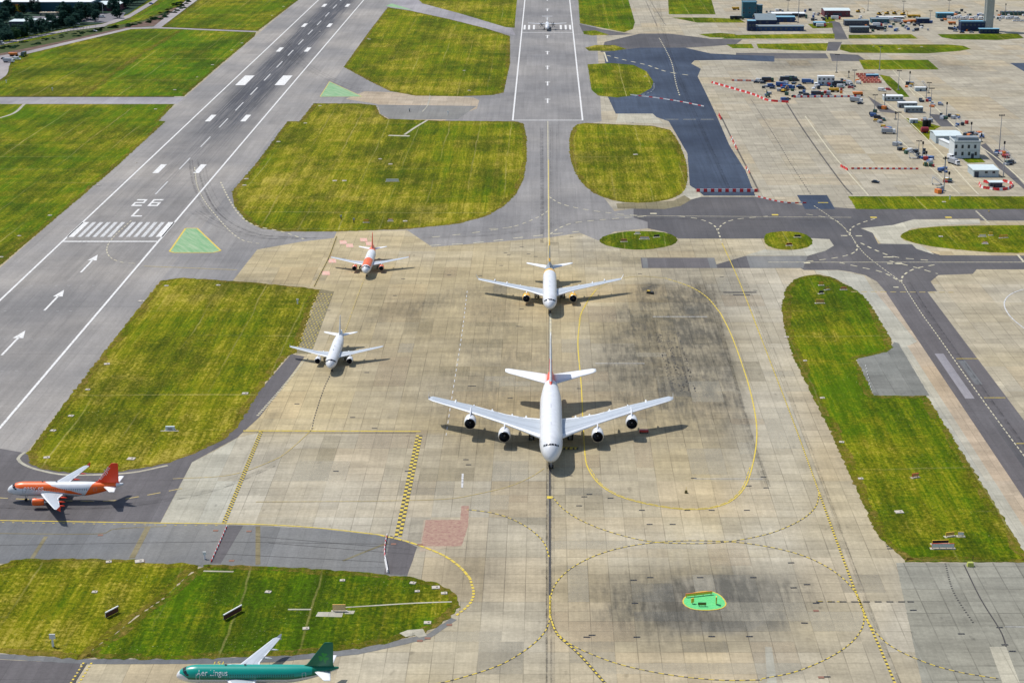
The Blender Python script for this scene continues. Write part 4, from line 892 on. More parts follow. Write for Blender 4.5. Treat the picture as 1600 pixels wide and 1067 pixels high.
def engine(root, x, y, z, R, L, mats, pylon_to, name='engine', rearmat=None):
    """intake at y, axis along +y"""
    mb = MB(); n = 28
    prof = [(0.0, 0.86, 1), (-0.0, 0.90, 1), (0.03, 0.94, 1), (0.10, 0.985, 0), (0.28, 1.0, 0), (0.55, 0.97, 0), (0.78, 0.86, 0), (0.90, 0.76, 0), (0.90, 0.60, 2)]
    rings = [[(x+R*r*math.cos(2*PI*i/n), y+L*t, z+R*r*math.sin(2*PI*i/n)) for i in range(n)] for t, r, m in prof]
    mb.loft(rings, True, False, lambda k, i: prof[k+1][2])
    e = mb.build(name, [mats, P_METAL, P_BELLY], root, smooth=True, fix=False)
    mb = MB(); prof2 = [(0.0, 0.86), (0.04, 0.82), (0.12, 0.80), (0.26, 0.80)]
    mb.loft([[(x+R*r*math.cos(-2*PI*i/n), y+L*t, z+R*r*math.sin(-2*PI*i/n)) for i in range(n)] for t, r in prof2], True, False)
    mb.build('intake', P_DARK, e, smooth=True, fix=False)
    mb = MB()
    for i in range(22):
        a0 = 2*PI*i/22; a1 = a0+2*PI/22*0.72
        mb.quad(*[(x+R*r*math.cos(t), y+L*d, z+R*r*math.sin(t)) for t, r, d in ((a0, .16, .25), (a1, .16, .22), (a1, .79, .235), (a0, .79, .255))])
    mb.loft([[(x+R*.79*math.cos(2*PI*i/n), y+L*.262, z+R*.79*math.sin(2*PI*i/n)) for i in range(n)], [(x, y+L*.262, z)]*n], True, False)
    mb.build('fan', P_FAN, e)
    mb = MB(); mb.loft([[(x+R*r*math.cos(2*PI*i/12), y+L*t, z+R*r*math.sin(2*PI*i/12)) for i in range(12)] for t, r in ((.13, .02), (.17, .10), (.25, .19))]); mb.build('spinner', P_GLASS if R < 1.5 else P_STRUT, e, smooth=True)
    mb = MB(); mb.loft([[(x+R*r*math.cos(2*PI*i/16), y+L*t, z+R*r*math.sin(2*PI*i/16)) for i in range(16)] for t, r in ((.80, .62), (1.0, .48), (1.02, .34), (1.22, .06))]); mb.build('exhaust', P_METAL, e, smooth=True)
    yl, zl, zt = pylon_to
    mb = MB(); hw = R*0.13
    mb.loft([[(x-hw*.3, y+L*.25, z+R*.9), (x+hw*.3, y+L*.25, z+R*.9), (x+hw*.3, y+L*.3, z+R*1.12), (x-hw*.3, y+L*.3, z+R*1.12)],
             [(x-hw, yl, z+R*.8), (x+hw, yl, z+R*.8), (x+hw, yl, zt), (x-hw, yl, zt)],
             [(x-hw*.4, yl+zl, z+R*.9), (x+hw*.4, yl+zl, z+R*.9), (x+hw*.4, yl+zl, zt-.1), (x-hw*.4, yl+zl, zt-.1)]])
    mb.build('pylon', P_WHITE, e)
    return e
def gear(root, name, x, y, ztop, rw_, wheels, strut=0.16, door=None):
    """wheels: list of (dx, dy)"""
    mb = MB(); mb.tube((x, y, rw_), (x, y, ztop), strut); mb.tube((x, y, rw_+.3), (x+(0 if x == 0 else (-1 if x > 0 else 1)*1.0), y+(1.2 if x == 0 else 0.0), ztop), strut*.5)
    ys = sorted(set(d[1] for d in wheels))
    if len(ys) > 1: mb.tube((x, y+ys[0], rw_), (x, y+ys[-1], rw_), strut*.8)
    for d in ys:
        xs = [q[0] for q in wheels if q[1] == d]; mb.tube((x+min(xs), y+d, rw_), (x+max(xs), y+d, rw_), strut*.6)
    g = mb.build(name, P_STRUT, root)
    for dx, dy in wheels:
        w_ = MB(); hw = rw_*0.34
        prof = [(-hw, rw_*.55), (-hw, rw_*.86), (-hw*.6, rw_), (hw*.6, rw_), (hw, rw_*.86), (hw, rw_*.55)]
        w_.loft([[(x+dx+p, y+dy+r*math.cos(2*PI*i/16), rw_+r*math.sin(2*PI*i/16)) for i in range(16)] for p, r in prof])
        w_.build('wheel', P_TYRE, g)
    if door:
        for q in (-1, 1): d = MB(); d.box(x+q*door[0], x+q*door[0]+.06, y-door[1]/2, y+door[1]/2, ztop-door[2], ztop+.1); d.build('gear_door', P_WHITE, g)
    return g
def fus_patch(root, name, a, y0, y1, t0, t1, mat, off=0.02, ny=4, nt=4, parent=None):
    mb = MB()
    for i in range(ny):
        for j in range(nt):
            ya, yb_ = y0+(y1-y0)*i/ny, y0+(y1-y0)*(i+1)/ny; ta, tb = t0+(t1-t0)*j/nt, t0+(t1-t0)*(j+1)/nt
            mb.quad(fus_pt(a, ya, ta, off), fus_pt(a, ya, tb, off), fus_pt(a, yb_, tb, off), fus_pt(a, yb_, ta, off))
    return mb
def fus_text(a, body, size, yc, thc, sd, mat, root, name, reverse=False, stretch=1.0, bold=0.0):
    V_, F_ = text_mesh(body, size)
    cx = (max(v.x for v in V_)+min(v.x for v in V_))/2; cy = (max(v.y for v in V_)+min(v.y for v in V_))/2
    mb = MB(); rx, rz, zc = fus_shape(a, yc)
    for v in V_:
        u = (v.x-cx)*stretch; h = v.y-cy
        th = sd*(thc-h/((rx+rz)/2)); y = yc+(u if sd > 0 else u)   # nose points to the reader's left on the port side
        y = yc+u*(1 if a.get('textdir', 1) > 0 else -1)
        p = fus_pt(a, y, th, 0.035); mb.v.append(tuple(p))
    for f in F_: mb.f.append(tuple(f)); mb.m.append(0)
    return mb.build(name, mat, root, fix=False)

def airliner(name, a, loc, rz, label, livery, mats, fin_livery=None, group=None):
    root = empty(name, loc, rz, label, 'airliner', group)
    L, R, RH = a['L'], a['R'], a['RH']
    NA = a.get('na', 72); dy = a.get('dy', 0.22)
    ys = [0.0, 0.04, 0.12, 0.22]+[0.35+dy*i for i in range(int((L-0.5)/dy))]+[L-0.1, L]
    ys = sorted(set(y for y in ys if y <= L))
    rings = [[tuple(fus_pt(a, y, 2*PI*i/NA)) for i in range(NA)] for y in ys]
    mb = MB()
    def mt(k, i):
        yc = (ys[k]+ys[k+1])/2; th = 2*PI*(i+.5)/NA
        s = 1 if th < PI else -1; t = th if th < PI else 2*PI-th
        return livery(yc, t, s)
    mb.loft(rings, True, True, mt)
    f = mb.build('fuselage', mats, root, smooth=True)
    # belly fairing
    w0 = a['wing'][0]; mb = MB(); rr = []
    y0, y1 = w0[1]-1.0, w0[1]+w0[2]+2.0
    for k in range(13):
        t = k/12; ff = math.sin(PI*min(max(t, .03), .97))**0.5
        rr.append([(R*1.12*ff*math.cos(u), y0+(y1-y0)*t, a['zc']-RH*.55+RH*.62*ff*math.sin(u)) for u in [2*PI*i/20 for i in range(20)]])
    mb.loft(rr); mb.build('belly_fairing', P_WHITE if not a.get('bellymat') else a['bellymat'], root, smooth=True)
    # glass
    cw = a.get('cw')
    for (ya, yb_, ta, tb) in cw:
        for s in (1, -1):
            gm = MB(); NN = 5
            def cp(u, v):
                y_ = (ya[0]*(1-v)+ya[1]*v)*(1-u)+(yb_[0]*(1-v)+yb_[1]*v)*u; t_ = (ta[0]*(1-v)+ta[1]*v)*(1-u)+(tb[0]*(1-v)+tb[1]*v)*u
                return fus_pt(a, y_, s*t_, .03)
            for i in range(NN):
                for j in range(NN): gm.quad(cp(i/NN, j/NN), cp(i/NN, (j+1)/NN), cp((i+1)/NN, (j+1)/NN), cp((i+1)/NN, j/NN))
            gm.build('cockpit_window', P_GLASS, root, fix=False)
    ws = a.get('ws', .30); cnt = 0; rest = MB()
    for (ya, yb_, th) in a['rows']:
        y = ya
        while y < yb_:
            for s in (1, -1):
                h = .27*R/2; b = h/R; wm = rest if cnt >= 100 else MB()
                wm.quad(fus_pt(a, y, s*(th-b), .015), fus_pt(a, y+ws, s*(th-b), .015), fus_pt(a, y+ws, s*(th+b), .015), fus_pt(a, y, s*(th+b), .015))
                if cnt < 100: wm.build('cabin_window', P_GLASS, root, fix=False)
                cnt += 1
            y += .53*a.get('pitch', 1)
    if rest.v: o = rest.build('cabin_windows', P_GLASS, root, fix=False); o['kind'] = 'stuff'
    for s in (1, -1):
        for yd in a['doors']:
            dm = MB(); P = [(yd+u, 1.14+.7*v) for u, v in ((0, 0), (.9, 0), (.9, .25), (.9, .5), (.9, .75), (.9, 1), (0, 1), (0, .75), (0, .5), (0, .25))]; I = [(yd+.45+(y_-yd-.45)*.84, 1.49+(t_-1.49)*.92) for y_, t_ in P]
            n0 = len(P); dm.v = [tuple(fus_pt(a, y_, s*t_, .02)) for y_, t_ in P+I]; dm.f = [(i, (i+1) % n0, n0+(i+1) % n0, n0+i) for i in range(n0)]; dm.m = [0]*n0
            dm.build('door', a.get('doormat', P_STRUT), root, fix=False)
    # wings
    for s in (1, -1):
        wg = build_wing(root, a, s, a['wing'])
        for (x, yy, z, ll, r) in a.get('fairings', []): fairing(wg, s*x, yy, z, ll, r, a.get('fairmat', P_WLIGHT))
        t = a['wing'][-1]
        if a.get('fence'):
            fm = MB(); h = a['fence']; x = s*t[0]
            fm.loft([foil(x, t[1]+t[2]*.95, .35, t[3]+h, .08, 5, True), foil(x, t[1]+t[2]*.1, t[2]*.95, t[3], .06, 5, True), foil(x, t[1]+t[2]*.9, .3, t[3]-h*.6, .08, 5, True)])
            fm.build('wingtip_fence', a.get('tipmat', P_WHITE), wg)
        if a.get('winglet'):
            h, out = a['winglet']; fm = MB(); x = t[0]
            k1 = [(s*q[0], q[1], q[2]) for q in foil(x, t[1], t[2], t[3], .09, 6)]
            k2 = [(s*(x+out), t[1]+t[2]*.7+(q[1]-t[1])*.35, t[3]+h+(q[2]-t[3])*.3) for q in foil(x, t[1], t[2], t[3], .09, 6)]
            fm.loft([k1, k2]); fm.build('winglet', a.get('tipmat', P_WHITE), wg)
    for (x, y, z, r, ln_, py, pl, pt) in a['engines']:
        for s in (1, -1): engine(root, s*x, y, z, r, ln_, a['engmat'], (py, pl, pt))
    # tailplane and fin
    for s in (1, -1):
        sec = a['stab']; mb = MB(); ss = wing_sections(a, sec)
        rg = [[(s*p[0], p[1], p[2]) for p in foil(q[0], q[1], q[2], q[3], q[4], 8)] for q in ss]; nn = len(rg[0])
        mb.loft(rg, True, True, lambda k, i: 1 if (i < 2 or i > nn-3) else 0 if i < 6 else 1)
        mb.build('tailplane', [P_CREAM, P_WHITE], root, smooth=True)
    fs = a['fin']; dense = []
    for s0, s1 in zip(fs[:-1], fs[1:]):
        n = max(1, int((s1[0]-s0[0])/.25))
        for i in range(n): t = i/n; dense.append(tuple(u*(1-t)+v*t for u, v in zip(s0, s1)))
    dense.append(fs[-1])
    rg = [foil(0, q[1], q[2], q[0], q[3], 16, True) for q in dense]; mb = MB(); nn = len(rg[0])
    def fm_(k, i):
        q = dense[k]; y = (rg[k][i][1]+rg[k][(i+1) % nn][1])/2
        return fin_livery(q[0], (y-q[1])/q[2], 1 if i < 16 else -1) if fin_livery else 0
    mb.loft(rg, True, True, fm_)
    mb.build('tail_fin', a['finmats'], root, smooth=True)
    for g in a['gears']: gear(root, *g)
    # small aerials and a beacon
    for yy in a.get('aerials', (L*.3, L*.42)):
        am = MB(); p = fus_pt(a, yy, 0); am.box(p.x-.04, p.x+.04, yy, yy+.5, p.z-.05, p.z+.42); am.build('aerial', P_STRUT, root)
    return root

def a320(L=37.57, **k):
    e = L-37.57; m = e*0.5
    a = dict(L=L, R=2.05, RH=2.10, zc=3.85, ln=5.2, lt=12.0, np=1.05, droop=.30, rise=.82, te=.11,
      wing=[(0.6, 11.1+m, 7.6, 2.95, .13), (1.95, 11.9+m, 6.9, 3.02, .13), (6.4, 14.25+m, 4.1, 3.40, .11), (16.6, 19.9+m, 1.75, 4.35, .10), (17.05, 20.5+m, 1.2, 4.40, .09)],
      fairings=[(4.6, 17.2+m, 2.95, 3.2, .28), (8.6, 17.9+m, 3.3, 3.0, .24), (12.3, 19.3+m, 3.65, 2.5, .20)],
      fence=.95, engines=[(5.75, 10.6+m, 2.05, 1.12, 3.9, 14.0+m, 2.6, 3.25)], engmat=P_WHITE,
      stab=[(0.5, 31.7+e, 4.0, 4.75, .10), (6.22, 34.9+e, 1.5, 5.30, .09)],
      fin=[(5.4, 28.6+e, 8.0, .06), (6.3, 30.3+e, 6.0, .09), (11.3, 34.1+e, 2.4, .09), (11.8, 34.6+e, 1.8, .07)],
      finmats=[P_WHITE], rows=[(5.9, L-10.0, 1.36)], doors=(4.9, L-8.3),
      cw=[((1.55, 2.35), (1.75, 2.45), (.02, .02), (.62, .50)), ((1.72, 2.5), (2.35, 2.85), (.70, .58), (1.22, 1.02)), ((2.42, 2.92), (3.05, 3.25), (1.24, 1.06), (1.40, 1.18))],
      gears=[('nose_gear', 0.0, 5.05, 2.2, .38, [(-.25, 0), (.25, 0)], .10, (.35, 1.2, .55)), ('main_gear', 3.8, 17.7+m, 3.0, .58, [(-.46, 0), (.46, 0)], .16), ('main_gear', -3.8, 17.7+m, 3.0, .58, [(-.46, 0), (.46, 0)], .16)])
    a.update(k); return a

# the big four-engined airliner in the centre
A4 = dict(L=72.7, R=3.57, RH=4.2, zc=6.45, ln=10.5, lt=27.0, np=1.0, droop=.40, rise=.78, te=.10, na=96, dy=.4,
  wing=[(1.5, 17.5, 20.0, 4.5, .11), (3.6, 19.2, 18.0, 4.7, .12), (9.0, 23.3, 13.0, 5.5, .11), (14.6, 27.3, 9.7, 6.3, .10), (25.7, 34.6, 7.8, 7.5, .10), (38.6, 43.0, 4.8, 8.6, .09), (39.9, 44.8, 2.4, 8.6, .08)],
  fairings=[(8.0, 33.5, 4.6, 7, .5), (12.5, 34.0, 5.2, 6.5, .5), (19.0, 36.4, 6.2, 6.0, .45), (25.0, 39.0, 7.1, 5.2, .4), (31.0, 42.0, 8.0, 4.5, .35)],
  fence=1.5, engines=[(14.7, 22.3, 3.9, 1.95, 6.4, 27.5, 5.0, 6.5), (25.8, 30.2, 5.4, 1.95, 6.4, 35.0, 4.0, 8.2)], engmat=P_WHITE,
  stab=[(1.0, 58.0, 11.0, 9.2, .10), (14.2, 66.4, 5.2, 10.3, .09), (15.4, 67.8, 3.4, 10.4, .08)],
  fin=[(9.6, 52.0, 17.5, .05), (11.2, 55.0, 14.0, .085), (22.8, 65.3, 6.2, .085), (23.7, 66.6, 4.6, .06)],
  finmats=[P_WHITE, P_REDO, plain('livery_gold', (0.45, 0.28, 0.06), .4), P_TGREY], rows=[(8.0, 60, 1.30), (8.5, 62, 1.95)], doors=(7.0, 20.0, 33, 50),
  cw=[((2.55, 3.15), (2.7, 3.25), (.02, .02), (.40, .34)), ((2.75, 3.35), (3.05, 3.6), (.46, .40), (.78, .68)), ((3.15, 3.75), (3.7, 4.2), (.84, .74), (1.05, .92))],
  gears=[('nose_gear', 0.0, 5.3, 3.6, .63, [(-.5, 0), (.5, 0)], .22, (.8, 2.4, .9)),
         ('wing_gear', 6.2, 31.0, 4.2, .70, [(-.65, -.85), (.65, -.85), (-.65, .85), (.65, .85)], .28), ('wing_gear', -6.2, 31.0, 4.2, .70, [(-.65, -.85), (.65, -.85), (-.65, .85), (.65, .85)], .28),
         ('body_gear', 2.6, 34.5, 3.4, .70, [(-.65, -1.6), (.65, -1.6), (-.65, 0), (.65, 0), (-.65, 1.6), (.65, 1.6)], .28), ('body_gear', -2.6, 34.5, 3.4, .70, [(-.65, -1.6), (.65, -1.6), (-.65, 0), (.65, 0), (-.65, 1.6), (.65, 1.6)], .28)],
  aerials=(16, 31, 33), bellymat=P_CREAM)
def liv4(y, t, s):
    if y > 59.0+ (t*1.2): return 1 if t > .25 else 0
    if t > 2.2: return 2
    return 0
def fin4(z, c, s):
    if c < 0.05 and z > 14: return 0
    if c < .10 and z > 11.0: return 0
    if z < 11.0+c*2: return 1
    q = (z-11.5)*.55+c*3
    return 1 if c < .35 and z < 17 else (3 if c > .8 else 0 if c < .45 else 2 if c < .6 else 1)
airliner('four_engine_airliner', A4, (1.4, 499.9, 0), 0.0, 'very large white four-engined airliner facing the camera in the middle of the apron', liv4, [P_WHITE, P_REDO, P_BELLY], fin4)
# the twin with yellow engines behind it
A3 = dict(L=58.8, R=2.82, RH=2.82, zc=5.05, ln=7.5, lt=18.0, np=1.05, droop=.32, rise=.80, te=.11, na=80, dy=.3,
  wing=[(1.0, 17.2, 12.3, 3.5, .12), (2.8, 18.4, 11.0, 3.6, .12), (9.4, 23.0, 6.9, 4.5, .11), (28.6, 35.2, 2.9, 5.6, .10), (29.4, 36.0, 2.2, 5.65, .09)],
  fairings=[(6.5, 27.0, 3.6, 5, .4), (12.0, 28.6, 4.4, 4.6, .35), (17.5, 31.2, 5.1, 4.0, .3), (22.5, 33.6, 5.7, 3.4, .28)],
  winglet=(1.7, 1.0), engines=[(9.4, 17.6, 2.75, 1.62, 5.6, 22.5, 4.5, 4.4)], engmat=P_YELL,
  stab=[(.8, 49.8, 6.2, 6.4, .10), (9.7, 55.2, 2.2, 7.3, .09)],
  fin=[(7.2, 45.2, 12.0, .05), (8.6, 47.6, 9.2, .09), (16.6, 54.0, 3.8, .09), (17.3, 54.8, 2.9, .06)],
  finmats=[P_TGREY, P_YELL, P_WHITE], rows=[(6.5, 46, 1.35)], doors=(5.3, 15.0, 33, 47),
  cw=[((2.05, 2.75), (2.2, 2.9), (.02, .02), (.52, .44)), ((2.2, 2.95), (2.75, 3.4), (.60, .50), (1.05, .90)), ((2.85, 3.5), (3.5, 3.95), (1.10, .94), (1.30, 1.10))],
  gears=[('nose_gear', 0.0, 6.7, 3.0, .53, [(-.35, 0), (.35, 0)], .15, (.5, 1.8, .7)), ('main_gear', 5.3, 29.0, 3.8, .70, [(-.7, -1), (.7, -1), (-.7, 1), (.7, 1)], .25), ('main_gear', -5.3, 29.0, 3.8, .70, [(-.7, -1), (.7, -1), (-.7, 1), (.7, 1)], .25)])
def liv3(y, t, s): return 2 if 43.2 < y < 46.0 else 1 if y > 46.0 else 3 if t > 2.5 else 0
def fin3(z, c, s): return 1 if (9.6 < z < 11.0 or z > 15.6) else 0
airliner('twin_engine_airliner', A3, (1.3, 665.8, 0), 0.0, 'white airliner with yellow engines and grey tail behind the largest one', liv3, [P_WHITE, P_TGREY, P_YELL, P_BELLY], fin3)
# plain white single-aisle
airliner('single_aisle_airliner', a320(engmat=P_WHITE, fence=.8, dy=.3), (-76.6, 594.2, 0), 0.0, 'all white small airliner facing the camera, left of the centreline', lambda y, t, s: 1 if t > 2.5 else 0, [P_WHITE, P_BELLY])
# orange and white single-aisle, facing
def interp(P, y):
    if y <= P[0][0]: return P[0][1]
    for (a_, b_), (c_, d_) in zip(P[:-1], P[1:]):
        if y <= c_: return b_+(d_-b_)*(y-a_)/(c_-a_)
    return P[-1][1]
def livE(y, t, s):
    """orange forward roof with a band sweeping down to the belly; orange tail, white cone"""
    if 25.9-t*1.3 < y < 31.9 and t < 2.6: return 1
    if 2.1 < y < 11.2 and t < interp([(2.1, .75), (3.5, 1.15), (10, 1.42), (11.2, 1.46)], y): return 1
    if 11.0 <= y <= 22 and interp([(11, 0), (13.5, .85), (16, 1.2), (19, 1.5), (22, 2.0)], y) < t < interp([(11, 1.46), (13, 1.58), (17, 1.85), (22, 2.2)], y): return 1
    return 2 if t > 2.35 else 0
EL = 33.84
def finE(z, c, s): return 0
orange = dict(engmat=P_ORANGE, finmats=[P_REDO], tipmat=P_REDO, fairmat=P_REDO)
airliner('orange_airliner', a320(37.57, dy=.3, **orange), (-76.6, 722.2, 0), 0.0, 'orange and white small airliner facing the camera, farthest of the parked row', lambda y, t, s: (1 if (3.2 < y < 14.5 and t < 1.25) or y > 28.5 else 2 if t > 2.5 else 0), [P_WHITE, P_ORANGE, P_BELLY])
# the same airline side on, at the left edge; nose points left, so +y local -> +x world
EL = 33.84
r1 = airliner('orange_airliner', a320(EL, na=110, dy=.14, **orange), (-157.2, 479.6, 0), -PI/2, 'orange and white airliner side on at the left edge, lettered fin', livE, [P_WHITE, P_ORANGE, P_BELLY])
# with rz=-90 the local +x side faces the viewer
def side_text(root, a, body, size, yc, thc, mat, name, stretch=1.0):
    V_, F_ = text_mesh(body, size); x0 = min(v.x for v in V_); x1 = max(v.x for v in V_); mb = MB()
    rx, rz, zc = fus_shape(a, yc)
    for v in V_:
        u = (v.x-(x0+x1)/2)*stretch; h = v.y-size*.33
        # the side towards the viewer: local -y of world -> find sign below
        mb.v.append(tuple(fus_pt(a, yc+u, SIDE*(thc-h/((rx+rz)/2)), .04)))
    for f in F_: mb.f.append(tuple(f)); mb.m.append(0)
    return mb.build(name, mat, root, fix=False)
SIDE = -1
SIDE = 1
EJ = a320(EL)
side_text(r1, EJ, 'easyJet', 2.0, 8.2, 1.12, P_CREAM, 'lettering', 1.05)
def fin_x(a, z, y):
    fs = a['fin']
    for s0, s1 in zip(fs[:-1], fs[1:]):
        if s0[0] <= z <= s1[0]:
            t = (z-s0[0])/(s1[0]-s0[0]); q = [u*(1-t)+v*t for u, v in zip(s0, s1)]; c = min(max((y-q[1])/q[2], 0.001), .999)
            return 5*q[3]*(0.2969*math.sqrt(c)-0.126*c-0.3516*c*c+0.2843*c**3-0.1036*c**4)*q[2]+.03
    return .1
def fin_text(root, a, body, size, y0, z0, ang, mat, name, side=1):
    V_, F_ = text_mesh(body, size); mb = MB(); ca_, sa = math.cos(ang), math.sin(ang)
    for v in V_:
        y = y0+v.x*ca_-v.y*sa; z = z0+v.x*sa+v.y*ca_; mb.v.append((side*fin_x(a, z, y), y, z))
    for f in F_: mb.f.append(tuple(f)); mb.m.append(0)
    return mb.build(name, mat, root, fix=False)
fin_text(r1, EJ, 'easyJet', 1.75, EL-37.57+31.1, 6.55, math.atan2(5.0, 4.1), P_CREAM, 'fin_lettering')
# teal and green airliner cut by the lower edge of the frame
AL_L = 37.57
def livA(y, t, s):
    if y < .95: return 2
    if y < 3.0 and t > .9+(y-.95)*.42: return 2
    if t > 1.80: return 2
    return 0 if y < AL_L-9.0 and t < 1.25 else 1 if (t > 1.55 or y > AL_L-6.0) else 0
def finA(z, c, s): return 0
ALa = a320(AL_L, engmat=P_WHITE, finmats=[P_TEALD], dy=.14, na=110, bellymat=P_WHITE, tipmat=P_WHITE, doormat=P_WHITE)
r2 = airliner('teal_airliner', ALa, (-85.5, 367.0, 0), -PI/2, 'teal green airliner with white belly at the bottom edge of the picture', livA, [P_TEAL, P_TEALD, P_WHITE], finA)
side_text(r2, ALa, 'Aer Lingus', 1.95, 8.6, 1.02, P_CREAM, 'lettering', 0.85)
mb = MB()
def leaf(mb, y0, z0, ang, r):
    n = len(mb.v); pts = []
    for i in range(24):
        t = 2*PI*i/24; u = r*(0.9*math.sin(t)**3); v_ = r*(0.72*math.cos(t)-0.28*math.cos(2*t)-.1*math.cos(3*t))+r*.85
        y = y0+u*math.cos(ang)-v_*math.sin(ang); z = z0+u*math.sin(ang)+v_*math.cos(ang); pts.append((fin_x(ALa, z, y), y, z))
    c = [sum(q[i] for q in pts)/24 for i in range(3)]; mb.v += [tuple(c)]+pts
    for i in range(24): mb.f.append((n, n+1+i, n+1+(i+1) % 24)); mb.m.append(0)
yc, zc_ = 34.2, 8.1
for an in (0.0, 2.1, -2.1): leaf(mb, yc, zc_, an-.25, .78)
mb.quad((fin_x(ALa,zc_,yc), yc-.1, zc_), (fin_x(ALa,zc_,yc), yc+.12, zc_), (fin_x(ALa,7,yc+.3), yc+.55, zc_-1.5), (fin_x(ALa,7,yc+.3), yc+.3, zc_-1.6))
mb.build('leaf_emblem', P_LIME, r2, fix=False)
# distant propeller airliner on the far runway
tp = empty('propeller_airliner', (0.6, 1512, 0), 0, 'distant white propeller airliner on the far runway threshold bars', 'airliner')
TA = dict(L=27.2, R=1.45, RH=1.45, zc=2.6, ln=4.0, lt=8.5, np=1.1, droop=.35, rise=.7, te=.14, na=32, dy=.5)
ys = [0, .1, .3]+[.6+.5*i for i in range(53)]+[27.2]; mb = MB(); mb.loft([[tuple(fus_pt(TA, y, 2*PI*i/32)) for i in range(32)] for y in ys]); mb.build('fuselage', P_WHITE, tp, smooth=True)
gm = MB()
for s in (1, -1): gm.quad(fus_pt(TA, 1.0, 0, .03), fus_pt(TA, 1.0, s*1.0, .03), fus_pt(TA, 1.8, s*.95, .03), fus_pt(TA, 1.6, 0, .03))
gm.build('cockpit_window', P_GLASS, tp, fix=False)
for s in (1, -1):
    sec = [(0, 10.3, 2.6, 4.0, .14), (5, 10.3, 2.6, 4.0, .13), (13.5, 10.9, 1.5, 4.4, .11)]
    wg = build_wing(tp, TA, s, sec, flaps=False, mats=[P_WLIGHT, P_WHITE, P_FLAP, P_BELLY])
    mb = MB(); mb.loft([[(s*4.05+r*math.cos(2*PI*i/16), y, 3.7+r*math.sin(2*PI*i/16)) for i in range(16)] for y, r in ((8.0, .25), (8.3, .45), (9, .6), (12, .58), (14.4, .12))]); e = mb.build('engine', P_TGREY, tp, smooth=True)
    for k in range(6):
        mb = MB(); an = 2*PI*k/6+.2; c, s_ = math.cos(an), math.sin(an)
        mb.loft([[(s*4.05+c*r-s_*wd, 7.95-.04, 3.7+s_*r+c*wd), (s*4.05+c*r+s_*wd, 7.95-.12, 3.7+s_*r-c*wd), (s*4.05+c*r+s_*wd, 7.95-.06, 3.7+s_*r-c*wd), (s*4.05+c*r-s_*wd, 7.95+.02, 3.7+s_*r+c*wd)] for r, wd in ((.2, .12), (1.2, .2), (1.95, .13))]); mb.build('propeller_blade', P_DARK, e)
    mb = MB(); mb.loft([[(s*4.05+r*math.cos(2*PI*i/10), y, 3.7+r*math.sin(2*PI*i/10)) for i in range(10)] for y, r in ((7.5, .03), (7.75, .2), (8.05, .3))]); mb.build('spinner', P_STRUT, e)
    mb = MB(); mb.loft([[(s*q[0], q[1], q[2]) for q in foil(x, y, c, z, .1, 6)] for x, y, c, z in ((0, 24.6, 1.7, 7.4), (3.65, 25.2, 1.1, 7.4))]); mb.build('tailplane', P_WHITE, tp)
mb = MB(); mb.loft([foil(0, y, c, z, .1, 6, True) for z, y, c in ((3.4, 20.5, 6.0), (4.6, 22.2, 4.0), (7.4, 24.6, 2.2))]); mb.build('tail_fin', P_WHITE, tp)
gear(tp, 'nose_gear', 0, 2.2, 1.6, .3, [(-.2, 0), (.2, 0)], .08); gear(tp, 'main_gear', 2.05, 12.4, 2.0, .42, [(-.25, 0), (.25, 0)], .12); gear(tp, 'main_gear', -2.05, 12.4, 2.0, .42, [(-.25, 0), (.25, 0)], .12)

tp.scale = (1.22, 1.22, 1.22)
# ------------------------------------------------------------------ buildings
def wallmat(name, col, rib=1.0, var=.08):
    n = NT(name); x, y, z = n.xyz(); u = n.add(x, y)
    r = n.op('PINGPONG', u, rib/2); f = n.ramp(r, 0, .12, .80, 1.0); a = n.noise(n.pos, .4, 5, .7)
    return n.done(n.scale(tuple(col), n.mul(f, n.ramp(a, .3, .7, 1-var, 1+var))), .6, .3)
W_BLUE = wallmat('blue_cladding', (0.018, 0.055, 0.15)); W_NAVY = wallmat('navy_cladding', (0.012, 0.026, 0.075)); W_TEAL = wallmat('teal_cladding', (0.03, 0.12, 0.16))
W_WHITE = wallmat('white_cladding', (0.60, 0.64, 0.65)); W_PALE = wallmat('pale_cladding', (0.42, 0.48, 0.50)); W_GREY = wallmat('grey_cladding', (0.22, 0.25, 0.27)); W_DARK = wallmat('dark_cladding', (0.05, 0.06, 0.085))
W_MAROON = wallmat('maroon_cladding', (0.12, 0.035, 0.05)); R_PALE = wallmat('pale_roof', (0.58, 0.66, 0.66), 1.5); R_GREY = wallmat('grey_roof', (0.20, 0.25, 0.27), 1.5); R_BLUE = wallmat('light_blue_roof', (0.20, 0.42, 0.55), 1.5)
R_WHITE = wallmat('white_roof', (0.70, 0.72, 0.72), 1.5); W_CREAMB = wallmat('cream_cladding', (0.42, 0.36, 0.25))
GLASSB = plain('window_glass', (0.02, 0.035, 0.05), .15, .2, 1, .6)
